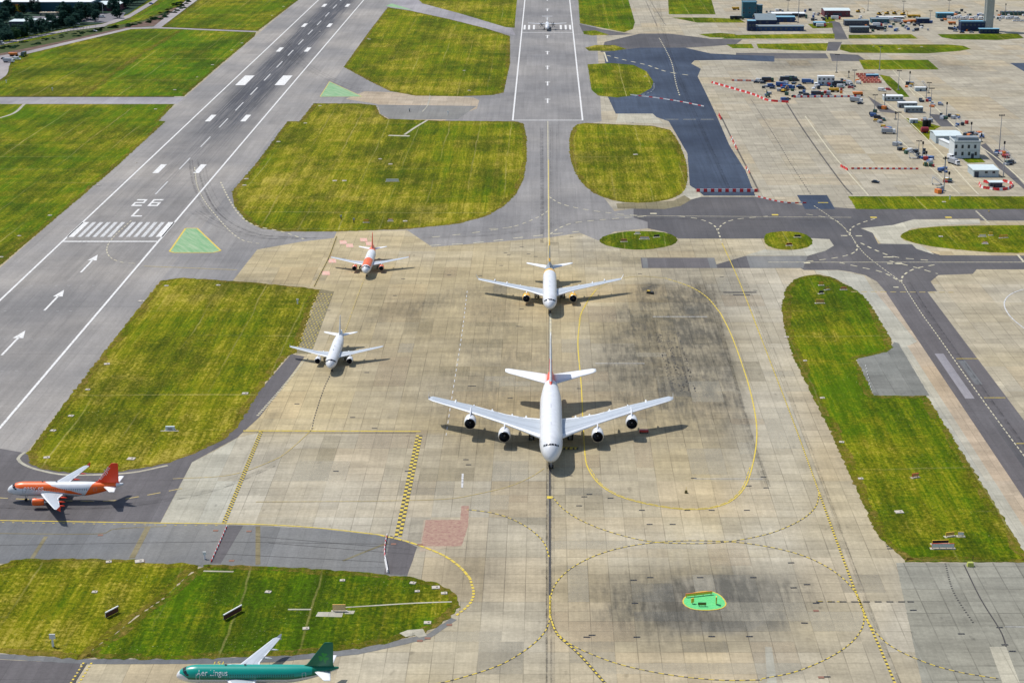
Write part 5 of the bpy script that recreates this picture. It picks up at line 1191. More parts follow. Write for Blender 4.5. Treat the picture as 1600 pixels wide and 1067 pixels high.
def building(x0, x1, yb_, hpx, depth, wall, roof, label, cat='building', name='building', wins=(), door=None, eave=.4, pitch=0.0, rz=0.0, par=0.0, winmat=None):
    p0, p1 = G(x0, yb_), G(x1, yb_); W_ = p1.x-p0.x; h = hpx*mpx(yb_)/.95
    r = empty(name, ((p0.x+p1.x)/2, p0.y, 0), rz, label, cat)
    mb = MB(); mb.box(-W_/2, W_/2, 0, depth, 0, h)
    mb.build('wall', wall, r)
    mb = MB()
    if pitch:
        mb.loft([[(x, -eave, h), (x, depth/2, h+pitch), (x, depth+eave, h), (x, depth+eave, h+.25), (x, depth/2, h+pitch+.25), (x, -eave, h+.25)] for x in (-W_/2-eave, W_/2+eave)])
    else: mb.box(-W_/2-eave, W_/2+eave, -eave, depth+eave, h, h+.35)
    mb.build('roof', roof, r)
    if par:
        mb = MB(); e = eave
        for q in ((-W_/2-e, W_/2+e, -e, -e+.3), (-W_/2-e, W_/2+e, depth+e-.3, depth+e), (-W_/2-e, -W_/2-e+.3, -e+.3, depth+e-.3), (W_/2+e-.3, W_/2+e, -e+.3, depth+e-.3)): mb.box(q[0], q[1], q[2], q[3], h+.35, h+.35+par)
        mb.build('parapet', wall, r)
    for (u, z, ww, hh) in wins:      # fraction across, metres up
        x = -W_/2+W_*u
        mb = MB()
        for q in ((x-ww/2-.12, x+ww/2+.12, z-hh/2-.12, z-hh/2), (x-ww/2-.12, x+ww/2+.12, z+hh/2, z+hh/2+.12), (x-ww/2-.12, x-ww/2, z-hh/2, z+hh/2), (x+ww/2, x+ww/2+.12, z-hh/2, z+hh/2)): mb.box(q[0], q[1], -.10, -.003, q[2], q[3])
        f = mb.build('window', W_GREY, r); mb = MB(); mb.box(x-ww/2, x+ww/2, -.05, -.004, z-hh/2, z+hh/2); mb.build('pane', winmat or GLASSB, f)
    if door:
        u, ww, hh = door; x = -W_/2+W_*u; mb = MB(); mb.box(x-ww/2, x+ww/2, -.08, -.004, 0, hh); mb.build('door', W_DARK, r)
    return r, W_, h
def row(n, z, ww, hh, a=.08, b=.92): return [(a+(b-a)*i/(n-1), z, ww, hh) for i in range(n)]
# top right
building(1160, 1181.5, 29, 23, 10, W_TEAL, R_BLUE, 'tall dark teal block at the far compound', wins=row(3, 9, 1.6, 1.2)+row(3, 5, 1.6, 1.2), par=.6)
building(1182.5, 1191, 28, 18, 7, W_TEAL, R_GREY, 'narrow teal annex at the right of the tall block', wins=row(2, 6, 1.2, 1.4, .3, .7))
building(1181, 1213, 38.5, 6, 26, W_NAVY, R_GREY, 'navy shed with a sloping grey roof below the tall block', pitch=4.0, wins=[(.55, 1.7, 1.4, 1.0)], door=(.2, 2.4, 2.6))
building(1181, 1256, 49, 6.5, 9, W_BLUE, R_GREY, 'long low blue building nearest the far grass strip', wins=row(9, 1.9, 1.3, .9, .1, .95), door=(.04, 1.4, 2.2))
building(1168, 1180.6, 49, 14.5, 8, W_NAVY, R_BLUE, 'dark blue end block joined to the long low building', wins=row(2, 4.8, 1.2, 1.2, .3, .7), door=(.5, 1.4, 2.2), eave=.1)
building(1212, 1242, 35, 7, 8, W_BLUE, R_BLUE, 'blue shed behind the long low building', door=(.5, 3, 3), wins=[(.2, 2, 1.2, 1), (.8, 2, 1.2, 1)])
building(1207, 1258, 26, 3.5, 12, W_GREY, R_WHITE, 'low shed under a long white roof in the far compound', door=(.7, 4, 1.8))
building(1288, 1328, 27, 9, 20, W_MAROON, R_PALE, 'hangar with maroon front and pale roof in the distance', pitch=1.2, door=(.5, 8, 3.6), wins=[(.12, 3, 1.5, 1.2), (.88, 3, 1.5, 1.2)])
building(1320, 1358, 41, 7.5, 9, W_DARK, R_GREY, 'long dark cabin block, the upper one right of the access road', wins=row(7, 2.8, 1.4, 1.0), eave=.15)
building(1329, 1358, 52, 8, 8, W_DARK, R_GREY, 'long dark cabin block, the lower one right of the access road', wins=row(6, 2.8, 1.4, 1.0), eave=.15)
building(1272, 1290, 41, 4.5, 7, W_NAVY, R_BLUE, 'small navy workshop beside the access road', door=(.5, 2.4, 1.9), eave=.2)
building(1362, 1389, 37, 6, 10, W_TEAL, R_GREY, 'flat teal store in the far works yard', wins=row(4, 2, 1.3, 1), door=(.5, 2, 2.2))
building(1375, 1412, 30, 2.5, 5, W_GREY, R_WHITE, 'white canopy shed behind the teal store', eave=.5, door=(.3, 2, 1.1))
building(1433, 1452, 37, 6.5, 7, W_NAVY, R_GREY, 'navy box shed at the end of the works yard', door=(.5, 2, 2.2))
building(1464, 1490, 29, 7, 7, W_TEAL, R_BLUE, 'teal stacked cabins near the far mast', wins=row(4, 2.4, 1.2, 1.0))
building(1501, 1538, 49, 13, 10, W_NAVY, R_BLUE, 'dark blue building standing against the tower', wins=row(6, 5.2, 1.3, 1.0), door=(.3, 2.2, 2.4), par=.5)
building(1531, 1561, 53, 6.5, 5, W_NAVY, R_BLUE, 'low navy entrance block in front of the tower', eave=.5, wins=row(5, 1.9, 1.2, .9))
building(1278, 1303.5, 134, 13, 4.5, W_WHITE, R_WHITE, 'white two storey site office among the parked vehicles', wins=row(4, 4.4, 1.3, 1.0)+row(3, 1.7, 1.3, 1.0, .3, .92), door=(.1, 1.0, 2.0), eave=.15)
building(1381, 1411, 158, 6.5, 6, W_PALE, R_WHITE, 'pale blue cabin with an orange base strip by the service road', wins=row(4, 1.7, 1.4, .9, .25, .9), door=(.08, 1.0, 2.0), eave=.2)
building(1404, 1433, 169, 7, 5, W_GREY, R_WHITE, 'grey cabin, the rear one of a staggered pair', wins=row(3, 1.8, 1.2, .8, .2, .8), door=(.08, 1.0, 2.0), eave=.15)
building(1414.5, 1442, 176.5, 7.5, 4.6, W_GREY, R_PALE, 'grey cabin, the front one of a staggered pair', wins=row(4, 1.8, 1.2, .8, .2, .9), door=(.08, 1.0, 2.0), eave=.15)
building(1422, 1434, 193, 5, 3, W_PALE, R_WHITE, 'little white hut on the grass by the black tanks', door=(.5, .9, 1.7), eave=.1)
building(1430, 1447, 143, 5, 3.5, W_PALE, R_WHITE, 'white plant box between the stand masts', name='plant_box', cat='plant box', door=(.5, 1, 1.5), eave=.15)
building(1462, 1502, 224.5, 11, 17, W_PALE, R_PALE, 'large pale shed with a gently pitched roof beside the office', pitch=1.0, door=(.25, 3.4, 3.2), wins=[(.7, 3, 1.4, 1)])
o_, W_, h_ = building(1490, 1530.5, 247.5, 23, 13, W_WHITE, R_GREY, 'white two storey office with two rows of small windows', wins=row(4, 6.6, 1.1, 1.9, .07, .80)+row(4, 2.6, 1.1, 1.9, .07, .84), door=(.72, 1.6, 2.6), par=.9, eave=.12)
mb = MB(); mb.box(-4.5, 7.0, 4, 10, h_+.35, h_+2.3); mb.build('roof_plant', W_GREY, o_)
mb = MB(); mb.box(-W_/2, W_/2, -.12, -.003, 4.35, 4.6); mb.build('string_course', W_PALE, o_)
o_, W_, h_ = building(1521, 1560, 277, 10, 14, W_PALE, R_PALE, 'pale shed in front of the white office', door=(.12, 2.2, 3.0), wins=[(.5, 2.6, 1.4, 1), (.8, 2.6, 1.4, 1)])
building(1547, 1566, 293, 7, 4, W_DARK, R_PALE, 'small booth with a pale roof ringed by red barriers', name='booth', cat='booth', door=(.5, 1.6, 1.9), eave=.6)
# link corridor from the shed to the office
p = G(1483, 232); r = empty('corridor', (p.x, p.y, 0), math.radians(12), 'low white covered walkway leading past the office corner', 'walkway')
mb = MB(); mb.box(-1.2, 1.2, -12, 12, 0, 3.2); mb.build('wall', W_WHITE, r); mb = MB(); mb.box(-1.5, 1.5, -12.2, 12.2, 3.2, 3.5); mb.build('roof', R_WHITE, r)
# control tower
p = G(1545.5, 49.5); tw = empty('control_tower', (p.x, p.y+5, 0), 0, 'tall ribbed concrete control tower shaft rising out of the picture', 'tower')
TC = plain('tower_concrete', (0.40, 0.40, 0.36), .8, .08, .25, .2)
mb = MB(); n = 48; rr = lambda i: 4.3*(1-(.09 if (i//3) % 2 else 0))
mb.loft([[(rr(i)*math.cos(2*PI*i/n), rr(i)*math.sin(2*PI*i/n), z) for i in range(n)] for z in (0, 34)]); mb.build('shaft', TC, tw)
mb = MB(); mb.loft([[(r_*math.cos(2*PI*i/24), r_*math.sin(2*PI*i/24), z) for i in range(24)] for z, r_ in ((34, 4.6), (36.5, 7.5), (38, 7.5))]); mb.build('gallery', TC, tw)
mb = MB(); mb.loft([[(r_*math.cos(2*PI*i/16), r_*math.sin(2*PI*i/16), z) for i in range(16)] for z, r_ in ((38, 6.4), (42, 7.4))]); mb.build('cab_window', GLASSB, tw)
mb = MB(); mb.loft([[(r_*math.cos(2*PI*i/16), r_*math.sin(2*PI*i/16), z) for i in range(16)] for z, r_ in ((42, 7.8), (42.6, 7.8), (43.2, 4))]); mb.build('roof', R_PALE, tw)
mb = MB(); mb.tube((0, 0, 43.2), (0, 0, 50), .12); mb.build('aerial', P_STRUT, tw)
# top left
o_, W_, h_ = building(-70, 143, 19, 14, 120, wallmat('warehouse_wall', (0.02, 0.075, 0.10), 3), R_WHITE, 'huge warehouse with pale roof and dark teal wall at the top left', cat='warehouse', name='warehouse', door=(.8, 5, 5))
for u in (.80, .86, .92): 
    mb = MB(); mb.box(-W_/2+W_*u-2.2, -W_/2+W_*u+2.2, -.5, -.01, 0, 3.6); mb.build('loading_door', W_PALE, o_)
building(15, 94, 42, 7, 20, W_DARK, R_PALE, 'low building with pale green roof among the trees', wins=row(9, 2, 1.6, 1.2), door=(.6, 2, 2.2))
building(144, 186, 18, 9, 30, W_MAROON, R_PALE, 'flat roofed building with maroon bays beside the road', wins=row(4, 3, 1.6, 1.6), door=(.5, 2.4, 2.6))
building(62, 92, 25, 4, 5, W_CREAMB, W_CREAMB, 'cream cabin row behind the parked cars', wins=row(5, 1.5, 1.2, .8), eave=.1, door=(.05, 1, 1.6))
building(0, 20, 50, 4, 9, W_MAROON, R_GREY, 'small maroon roofed hut at the left edge', door=(.5, 1, 1.7), eave=.3)
p = G(27.5, 21); r = empty('sign_panel', (p.x, p.y, 0), 0, 'square orange and yellow panel standing before the warehouse', 'sign')
mb = MB(); mb.box(-3.8, 3.8, 0, .3, .8, 8.0); mb.build('panel', paint(.75, .22, .03), r); mb = MB(); mb.box(-2.4, 2.4, -.06, -.005, 2.0, 6.8); mb.build('panel_face', paint(.80, .52, .04), r)
for s in (-3, 3): mb = MB(); mb.box(s-.2, s+.2, .02, .28, 0, .8); mb.build('leg', P_STRUT, r)
# ------------------------------------------------------------------ vehicles and equipment
def place(proto, x, y, rz, label, used=[], group=None, sc=None):
    o = proto if proto.name not in used else copy_tree(proto)
    used.append(proto.name) if proto.name not in used else None
    p = G(x, y); o.location = (p.x, p.y, 0.02); o.rotation_euler = (0, 0, math.radians(rz))
    if sc: o.scale = (sc, sc, sc)
    o['label'] = label
    if group: o['group'] = group
    elif 'group' in o.keys(): del o['group']
    return o
def wheels(r, xs, ys, rad, wd=.25):
    for x in xs:
        for y in ys:
            mb = MB(); mb.tube((x-wd/2, y, rad), (x+wd/2, y, rad), rad, n=12); mb.build('wheel', P_TYRE, r)
def car(col, name='car'):
    r = empty(name, (0, -900, 0), 0, 'car', 'car'); mb = MB()
    S_ = [(-2.1, .45, .75, .80), (-1.9, .35, .85, .86), (-.9, .3, .95, .90), (1.3, .3, .98, .90), (2.0, .35, .92, .86), (2.15, .45, .8, .8)]
    mb.loft([[(-w_, y, a), (w_, y, a), (w_, y, b-.15), (w_*.9, y, b), (-w_*.9, y, b), (-w_, y, b-.15)] for y, a, b, w_ in S_]); mb.build('body', col, r)
    mb = MB(); mb.wedge(-.80, .80, -1.0, 1.75, .93, 1.42, .16, .16, .6, .45); mb.build('cabin_glass', P_GLASS, r)
    mb = MB(); mb.box(-.62, .62, -.38, 1.28, 1.422, 1.46); mb.build('roof', col, r); wheels(r, (-.78, .78), (-1.35, 1.35), .33, .2); return r
def van(col, L=5.4, Hh=2.3, name='van'):
    r = empty(name, (0, -900, 0), 0, 'van', 'van'); mb = MB(); w_ = .98
    prof = [(-L/2, .4), (-L/2, 1.05), (-L/2+.9, 1.25), (-L/2+1.6, Hh-.1), (-L/2+2.0, Hh), (L/2, Hh), (L/2, .4)]
    mb.loft([[(x, y, z) for y, z in prof] for x in (-w_, w_)]); mb.build('body', col, r)
    mb = MB(); mb.quad((-w_*.85, -L/2+.93, 1.33), (w_*.85, -L/2+.93, 1.33), (w_*.85, -L/2+1.52, Hh-.15), (-w_*.85, -L/2+1.52, Hh-.15)); mb.build('windscreen', P_GLASS, r, fix=False)
    for s in (-1, 1): mb = MB(); mb.box(s*(w_+.012)-.01, s*(w_+.012)+.01, -L/2+1.5, -L/2+2.5, 1.25, Hh-.35); mb.build('side_window', P_GLASS, r)
    wheels(r, (-.85, .85), (-L/2+1.0, L/2-1.0), .36, .24); return r
def lorry(cab, box_, L=8.5, Hh=3.2, name='lorry', tank=False):
    r = empty(name, (0, -900, 0), 0, 'lorry', 'lorry'); mb = MB(); mb.wedge(-1.15, 1.15, -L/2, -L/2+1.9, .6, 2.7, .05, .05, .25, 0); mb.build('cab', cab, r)
    mb = MB(); mb.quad((-1.0, -L/2+.06, 1.7), (1.0, -L/2+.06, 1.7), (.98, -L/2+.18, 2.5), (-.98, -L/2+.18, 2.5)); mb.build('windscreen', P_GLASS, r, fix=False)
    mb = MB(); mb.box(-.5, .5, -L/2+.3, L/2, .55, .85); mb.build('chassis', P_DARK, r)
    mb = MB()
    if tank: mb.loft([[(1.1*math.cos(2*PI*i/16)*f, y, 1.9+1.0*math.sin(2*PI*i/16)*f) for i in range(16)] for y, f in ((-L/2+2.2, .8), (-L/2+2.5, 1), (L/2-.3, 1), (L/2, .8))]); mb.build('tank', box_, r)
    else: mb.box(-1.22, 1.22, -L/2+2.1, L/2, .9, Hh); mb.build('load_box', box_, r)
    wheels(r, (-1.0, 1.0), (-L/2+1.1, L/2-2.4, L/2-1.2), .48, .3); return r
def tipper(col, name='dumper'):
    r = empty(name, (0, -900, 0), 0, 'dumper', 'dumper'); mb = MB(); mb.wedge(-1.25, 1.25, -.6, 3.6, 1.3, 2.6, -.1, -.1, -.2, -.5); mb.build('skip', col, r)
    mb = MB(); mb.wedge(-1.1, 1.1, -2.9, -.8, 1.0, 2.7, .1, .1, .2, .1); mb.build('cab', col, r); mb = MB(); mb.box(-1.0, 1.0, -2.78, -2.68, 1.7, 2.5); mb.build('windscreen', P_GLASS, r)
    mb = MB(); mb.box(-.8, .8, -3.2, 3.2, .7, 1.2); mb.build('chassis', P_DARK, r); wheels(r, (-1.2, 1.2), (-2.2, .9, 2.3), .62, .45); return r
def digger(col, name='excavator', ang=40):
    r = empty(name, (0, -900, 0), 0, 'excavator', 'excavator')
    for s in (-1, 1):
        mb = MB(); prof = [(-1.9, .1), (-2.1, .45), (-1.8, .85), (1.8, .85), (2.1, .45), (1.9, .1)]; mb.loft([[(s*1.1+dx, y, z) for y, z in prof] for dx in (-.3, .3)]); mb.build('track', P_DARK, r)
    mb = MB(); mb.wedge(-1.25, 1.25, -.9, 2.3, 1.0, 2.0, .05, .05, .1, .3); b = mb.build('upper_body', col, r)
    mb = MB(); mb.wedge(-1.2, -.25, -1.3, .6, 1.1, 2.9, .08, .08, .15, .05); mb.build('cab', P_GLASS, r)
    mb = MB(); a = math.radians(ang); p0 = Vector((.35, -.8, 1.5)); p1 = p0+Vector((0, -3.6*math.cos(a), 3.6*math.sin(a))); p2 = p1+Vector((0, -2.2, -1.0)); p3 = p2+Vector((0, .3, -2.2))
    mb.tube(p0, p1, .24, .2); mb.tube(p1, p2, .2, .18); mb.build('boom', col, r); mb = MB(); mb.tube(p2, p3, .17, .13); mb.build('dipper_arm', col, r)
    mb = MB(); mb.wedge(p3.x-.5, p3.x+.5, p3.y-.5, p3.y+.5, p3.z-.8, p3.z, .1, .1, .2, .1); mb.build('bucket', P_DARK, r); return r
def trolley(col, name='trolley', L=3.2, h=.9):
    r = empty(name, (0, -900, 0), 0, 'trolley', 'trolley'); mb = MB(); mb.box(-.8, .8, -L/2, L/2, .45, .6); mb.build('deck', P_STRUT, r)
    mb = MB(); mb.wedge(-.75, .75, -L/2+.2, L/2-.2, .6, .6+h, .1, .1, .15, .15); mb.build('housing', col, r); mb = MB(); mb.tube((0, -L/2, .5), (0, -L/2-1.3, .2), .05); mb.build('drawbar', P_DARK, r); wheels(r, (-.7, .7), (-L/2+.4, L/2-.4), .25, .15); return r
def stairs(col, name='steps', h=3.2):
    r = empty(name, (0, -900, 0), 0, 'steps', 'steps'); mb = MB(); n = 10
    for i in range(n): mb.box(-.8, .8, -2.6+i*.42, -2.6+(i+1)*.42, .5+h*i/n, .62+h*i/n)
    mb.box(-.9, .9, 1.6, 2.8, .5+h, .62+h); mb.build('treads', P_STRUT, r)
    for s in (-1, 1): mb = MB(); mb.tube((s*.85, -2.6, 1.4), (s*.85, 1.6, 1.4+h), .06); mb.tube((s*.85, 1.6, 1.4+h), (s*.85, 2.8, 1.4+h), .06); mb.tube((s*.8, -2.4, .4), (s*.8, 2.6, .4), .1); mb.tube((s*.8, 2.6, .4), (s*.8, 2.6, h+.6), .08); mb.build('side_rail', col, r)
    wheels(r, (-.75, .75), (-2.1, 2.2), .3, .18); return r
CW = paint(.72, .73, .74, .3); CB = paint(.02, .03, .05, .3); CS = paint(.35, .37, .40, .3); CBL = paint(.03, .10, .30, .3); CR = paint(.42, .03, .03, .3); CY = paint(.62, .36, .02, .4); CO = paint(.70, .20, .03, .4); CLB = paint(.12, .38, .60, .4); CG = paint(.03, .09, .06, .4)
cars = {k: car(m) for k, m in (('white', CW), ('black', CB), ('silver', CS), ('blue', CBL), ('red', CR))}
vans = {k: van(m) for k, m in (('white', CW), ('blue', CBL), ('dark', CB))}
lorW = lorry(CW, CS); lorB = lorry(CBL, CBL); lorG = lorry(CG, CB); lorR = lorry(CR, CW);
dmp = tipper(CY); dmpo = tipper(CO); dig = digger(CY); dig2 = digger(CG, ang=60)
tro = trolley(CY); trow = trolley(CS); trob = trolley(CBL); st = stairs(CW)
for (x, y, rz, pr, lab) in [
 (1182,130,80,cars['black'],'black car at the left end of the works compound'), (1187,128,85,vans['white'],'white van between two black cars at the compound edge'), (1192,131,80,cars['black'],'black car in front of the leftmost white van'),
 (1183,126,0,cars['white'],'white car parked just behind the first black car'), (1183.5,128,95,cars['silver'],'silver car tucked between the first cars'),
 (1199.5,128,90,lorG,'dark lorry beside the white office block row'), (1228,127,88,lorG,'dark lorry in the rear row of the compound'), (1236,126,90,lorG,'dark green lorry left of centre in the rear row'), (1243,127,92,vans['dark'],'dark van in the rear row of the compound'),
 (1222,136,70,lorB,'blue lorry in the middle of the compound'), (1226,141,100,vans['blue'],'bright blue van near the compound middle'), (1232,140,60,lorB,'blue lorry with its load box towards the camera'), (1262,131,85,lorB,'blue lorry beside the white site office'),
 (1205,136,100,vans['blue'],'blue van in front of the dark lorry'), (1207,139,80,cars['black'],'black car in front of the blue van'), (1250,135,20,cars['black'],'black car right of the blue lorry'), (1253,140,60,vans['dark'],'dark van facing the row of red barriers'),
 (1257,129,90,cars['silver'],'silver car behind the blue lorry'), (1275,135,0,vans['white'],'white van at the left wall of the site office'), (1281,134.5,90,cars['blue'],'blue car in front of the site office'), (1290,133.5,90,cars['black'],'black car before the site office door'),
 (1296,135,90,cars['blue'],'dark blue car at the right of the site office'), (1312,134,85,lorG,'dark lorry right of the site office'), (1314,137,90,vans['white'],'white van in front of the dark lorry'), (1327,134,10,lorW,'pale lorry right of the compound'),
 (1329,138,80,cars['red'],'red car near the right end of the compound'), (1304,144,90,dmp,'yellow dumper standing on the open concrete'), (1341,150,90,dmpo,'orange dumper at the right end of the red barriers'),
 (1199.5,152,180,dig2,'dark green excavator beside the diagonal barrier line'), (1225,144,140,dig,'yellow excavator in the compound middle'), (1241,152,90,cars['black'],'first black car behind the red barriers'), (1250,151,90,cars['silver'],'silver car behind the red barriers'), (1261,151,90,vans['dark'],'dark van behind the red barriers'),
 (1270,151,90,cars['blue'],'blue car behind the red barriers'), (1277,150,90,lorG,'dark lorry parked behind the red barriers'), (1284,149,0,vans['white'],'white van standing behind the red barriers'), (1293,151,90,cars['black'],'last black car behind the red barriers'),
 (1231,156,120,cars['black'],'black car where the two barrier rows meet'), (1226,158,100,vans['blue'],'blue van where the two barrier rows meet'), (1338,160,60,lorW,'pale lorry just beyond the end of the barriers'), (1344,163,100,cars['black'],'dark car beside the pale lorry past the barriers'),
 (1366,183,80,vans['blue'],'blue van on the left stand row'), (1372,186,80,vans['dark'],'dark van beside the blue one on the stand row'), (1388,209,85,lorW,'white lorry on the stand under the tall mast'), (1486,248,20,vans['white'],'white van beside the office walkway'), (1490,257,25,lorW,'white lorry turning below the office'),
 (1388,141,40,cars['red'],'red car by the stacked barriers'), (1378,143,60,vans['white'],'white van by the stacked barriers'), (1368,286,60,cars['black'],'small dark car alone on the open stand'),
 (1150,16,90,dmp,'yellow dumper beside the tall teal block'), (1148,31,90,lorG,'dark lorry behind the thin far grass'), (1155,31,90,lorG,'dark lorry nearer the tall teal block'),
 (1374,24,40,dig,'yellow excavator, first of the far works group'), (1386,23,100,dig,'yellow excavator, second of the far works group'), (1398,23,60,dig,'yellow excavator, third of the far works group'), (1411,24,120,dig,'yellow excavator, fourth of the far works group'),
 (1424,28,90,dmp,'yellow dumper right of the far excavators'), (1433,28,80,dmp,'yellow dumper closest to the navy box shed'), (1341,20,90,dig,'yellow excavator beside the maroon hangar'), (1392,34,90,lorR,'red lorry in the far works yard'), (1404,36,60,lorW,'pale lorry in the far works yard'), (1418,37,90,dmpo,'orange dumper in the far works yard'),
 (1426,36,90,dmpo,'orange dumper beside the navy box shed'), (1488,39,80,dmpo,'orange dumper left of the dark blue tower building'), (1283,43,90,lorR,'red lorry in front of the small navy workshop'), (1366,46,80,lorG,'dark lorry at the left of the far yard'), (1377,48,70,lorG,'dark lorry right of the cabin blocks'), (1371,42,90,lorR,'red and white lorry by the cabin blocks'),
 (1306,31,90,lorR,'red lorry crossing the far access road'), (1198,20,0,cars['black'],'black car behind the tall teal block annex'), (1204,20,0,cars['black'],'black car left of the long white roof'),
 (1245,27,90,lorG,'dark lorry under the long white roof'), (1254,28,90,lorG,'dark lorry right of the blue shed'), (1486,47,40,vans['dark'],'dark van left of the tower buildings'), (1493,50,60,cars['silver'],'silver car left of the tower buildings'), (1503,52,90,cars['black'],'black car before the tower building'), (1518,52,90,cars['silver'],'silver car before the tower building'),
 (145,0,60,cars['white'],'white car at the top of the left road'), (160,28,100,vans['white'],'white van on the road by the lamp post'), (120,39,80,vans['white'],'white van at the edge of the left trees'), (112,41,80,cars['silver'],'silver car by the left trees'), (148,50,90,cars['white'],'white car on the scrub track'), (236,7,60,cars['blue'],'blue car on the far left road'),
 (2,69,60,vans['white'],'white van on the road at the left edge'), (14,98,80,lorW,'pale lorry parked by the turning circle'), (6,93,90,cars['black'],'black car by the turning circle'), (22,88,90,dmpo,'orange dumper by the turning circle'), (37,88,0,lorG,'dark lorry by the turning circle'), (27,94,90,vans['white'],'white van by the turning circle')]:
    place(pr, x, y, rz, lab)
for i in range(7): place(cars['white' if i % 3 else 'red'], 63+i*4.4, 21.5, 0, 'red parked car in the yard row' if i % 3 == 0 else 'white parked car in the yard row', group='cars in the top left yard row')
for i in range(16):
    x = 1484+i*7.0
    if 1535 < x < 1556: continue
    place(vans['white'], x, 29.5+(i % 2), 90+random.uniform(-8, 8), 'white van in the long distant line either side of the tower', group='vans in the distant line')
for i in range(9): place(lorG, 1566+i*6.5, 24, 0, 'dark lorry in the far row behind the white vans', group='lorries in the far right row')
for i in range(5): place(cars['white'], 1586+i*6, 34, 90, 'white car nearest the right edge below the van line', group='cars at the far right edge')
for (x, y, rz, pr, lab) in [(1424,134,80,tro,'trolley beside the highest stand mast'), (1452,156,90,trob,'blue trolley by the second stand'), (1470,165,60,trow,'grey trolley by the third stand'), (1444,137,30,st,'steps behind the white plant box'),
 (1500,194,85,st,'steps on the stand right of the pale shed'), (1496,183,40,tro,'trolley on the patch of rough concrete'), (1525,211,90,trow,'grey trolley above the office roof'), (1534,216,90,trob,'dark trolley right of the office'), (1414,236,90,tro,'yellow trolley under the middle mast'),
 (1421,237,60,dmpo and trob,'blue trolley beside the yellow one'), (1428,248,85,st,'steps on the stand left of the office'), (1446,259,80,tro,'yellow trolley below the mast group'), (1451,254,130,trob,'blue trolley below the mast group'), (1464,289,85,st,'steps near the nearest mast'),
 (1478,283,70,tro,'yellow trolley near the nearest mast'), (1557,241,80,trob,'dark trolley at the foot of the right mast'), (1571,243,85,st,'steps right of the right mast'), (1580,255,85,st,'steps at the far right stand'), (1380,199,60,tro,'trolley on the upper left stand'), (1368,190,85,tro,'yellow trolley beside the parked blue van'),
 (1384,204,30,trow,'grey trolley behind the white lorry')]:
    place(pr, x, y, rz, lab)
# masts
def mast(h, head='lamps', name='light_mast'):
    r = empty(name, (0, -900, 0), 0, 'mast', 'mast'); mb = MB(); mb.tube((0, 0, 0), (0, 0, h), .30, .14, 10); mb.build('pole', P_STRUT, r)
    mb = MB(); mb.box(-.9, .9, -.9, .9, 0, .5); mb.build('base', M['conc_grey'], r)
    if head == 'lamps':
        mb = MB(); mb.box(-1.6, 1.6, -.12, .12, h-.2, h); mb.build('crossbar', P_STRUT, r)
        for s in (-1.3, -.45, .45, 1.3): mb = MB(); mb.wedge(s-.32, s+.32, -.5, .05, h-.05, h+.5, .05, .05, .15, 0); mb.build('floodlight', P_DARK, r)
    else: mb = MB(); mb.box(-.45, .45, -.35, .35, h-1.6, h); mb.build('cabinet', P_DARK, r)
    return r
MD = {}
def put_mast(x, y, hpx, label, head='lamps'):
    h = round(hpx*mpx(y)/.95/2)*2+1; k = (h, head)
    if k not in MD: MD[k] = mast(h, head)
    place(MD[k], x, y, 0, label)
for q in [(1401,227,46,'tall lamp mast on the left stand row'), (1421,132,17,'short mast right of the grass rectangle','c'), (1403.5,141,24,'mast between the two service roads'), (1447,154,14,'short mast by the white plant box','c'), (1453,186,43,'tall lamp mast left of the little white hut'),
 (1478.5,182,20,'dark mast on the rough concrete','c'), (1561,238,50,'tall lamp mast right of the office'), (1568.5,240,14,'short mast beside the tall right one','c'), (1567.5,277,30,'mast at the corner of the front pale shed'), (1474.5,299,48,'nearest tall lamp mast above the straight grass strip'),
 (1441,246,20,'dark mast in the middle group, nearest','c'), (1435,240,14,'thin mast in the middle group, left'), (1447,250,11,'short mast in the middle group, right','c'), (1482.5,283,14,'short mast near the nearest tall one','c'), (1476,265,17,'mast in line above the nearest tall one','c'), (1307,114,24,'lamp mast beyond the white site office'),
 (1334,140,24,'lamp mast at the right of the compound'), (1326,122,9,'short mast right of the site office','c'), (1374,110,32,'thin lamp mast standing by the grass rectangle'), (1382,168,20,'mast at the bend of the service road','c'), (1366,176,24,'mast left of the service road bend'), (1399,187,9,'short mast above the tall left one','c'),
 (1517,209,13,'short mast beyond the pale shed','c'), (1533,222,10,'squat mast right of the office roof','c'), (1248,19,17,'thin mast behind the long white roof'), (1231,17,14,'dark mast on the far stands'), (1356,17,16,'thin mast right of the maroon hangar'), (1411.5,18,14,'thin mast behind the excavators'),
 (1482.5,17,13,'dark mast beyond the teal cabins'), (1453,34,12,'mast at the end of the works yard'), (1571,18,9,'short mast at the far right','c'), (1247,36,36,'very tall thin mast over the blue sheds'), (1553,297,4,'small post at the red barrier ring','c'), (1451,146,14,'thin mast behind the white plant box')]: put_mast(*q)
def street_lamp(x, y, h, lab):
    p = G(x, y); r = empty('street_lamp', (p.x, p.y, 0), 0, lab, 'street lamp'); mb = MB(); mb.tube((0, 0, 0), (0, 0, h), .16, .09); mb.build('pole', CW, r); mb = MB(); mb.box(-.2, 1.2, -.2, .2, h, h+.25); mb.build('lamp_head', CW, r)
street_lamp(161, 24, 10, 'pale street lamp where the left road meets the trees'); street_lamp(56, 56, 12, 'pale street lamp beside the left road'); street_lamp(184, 17, 9, 'pale street lamp near the flat roofed building')
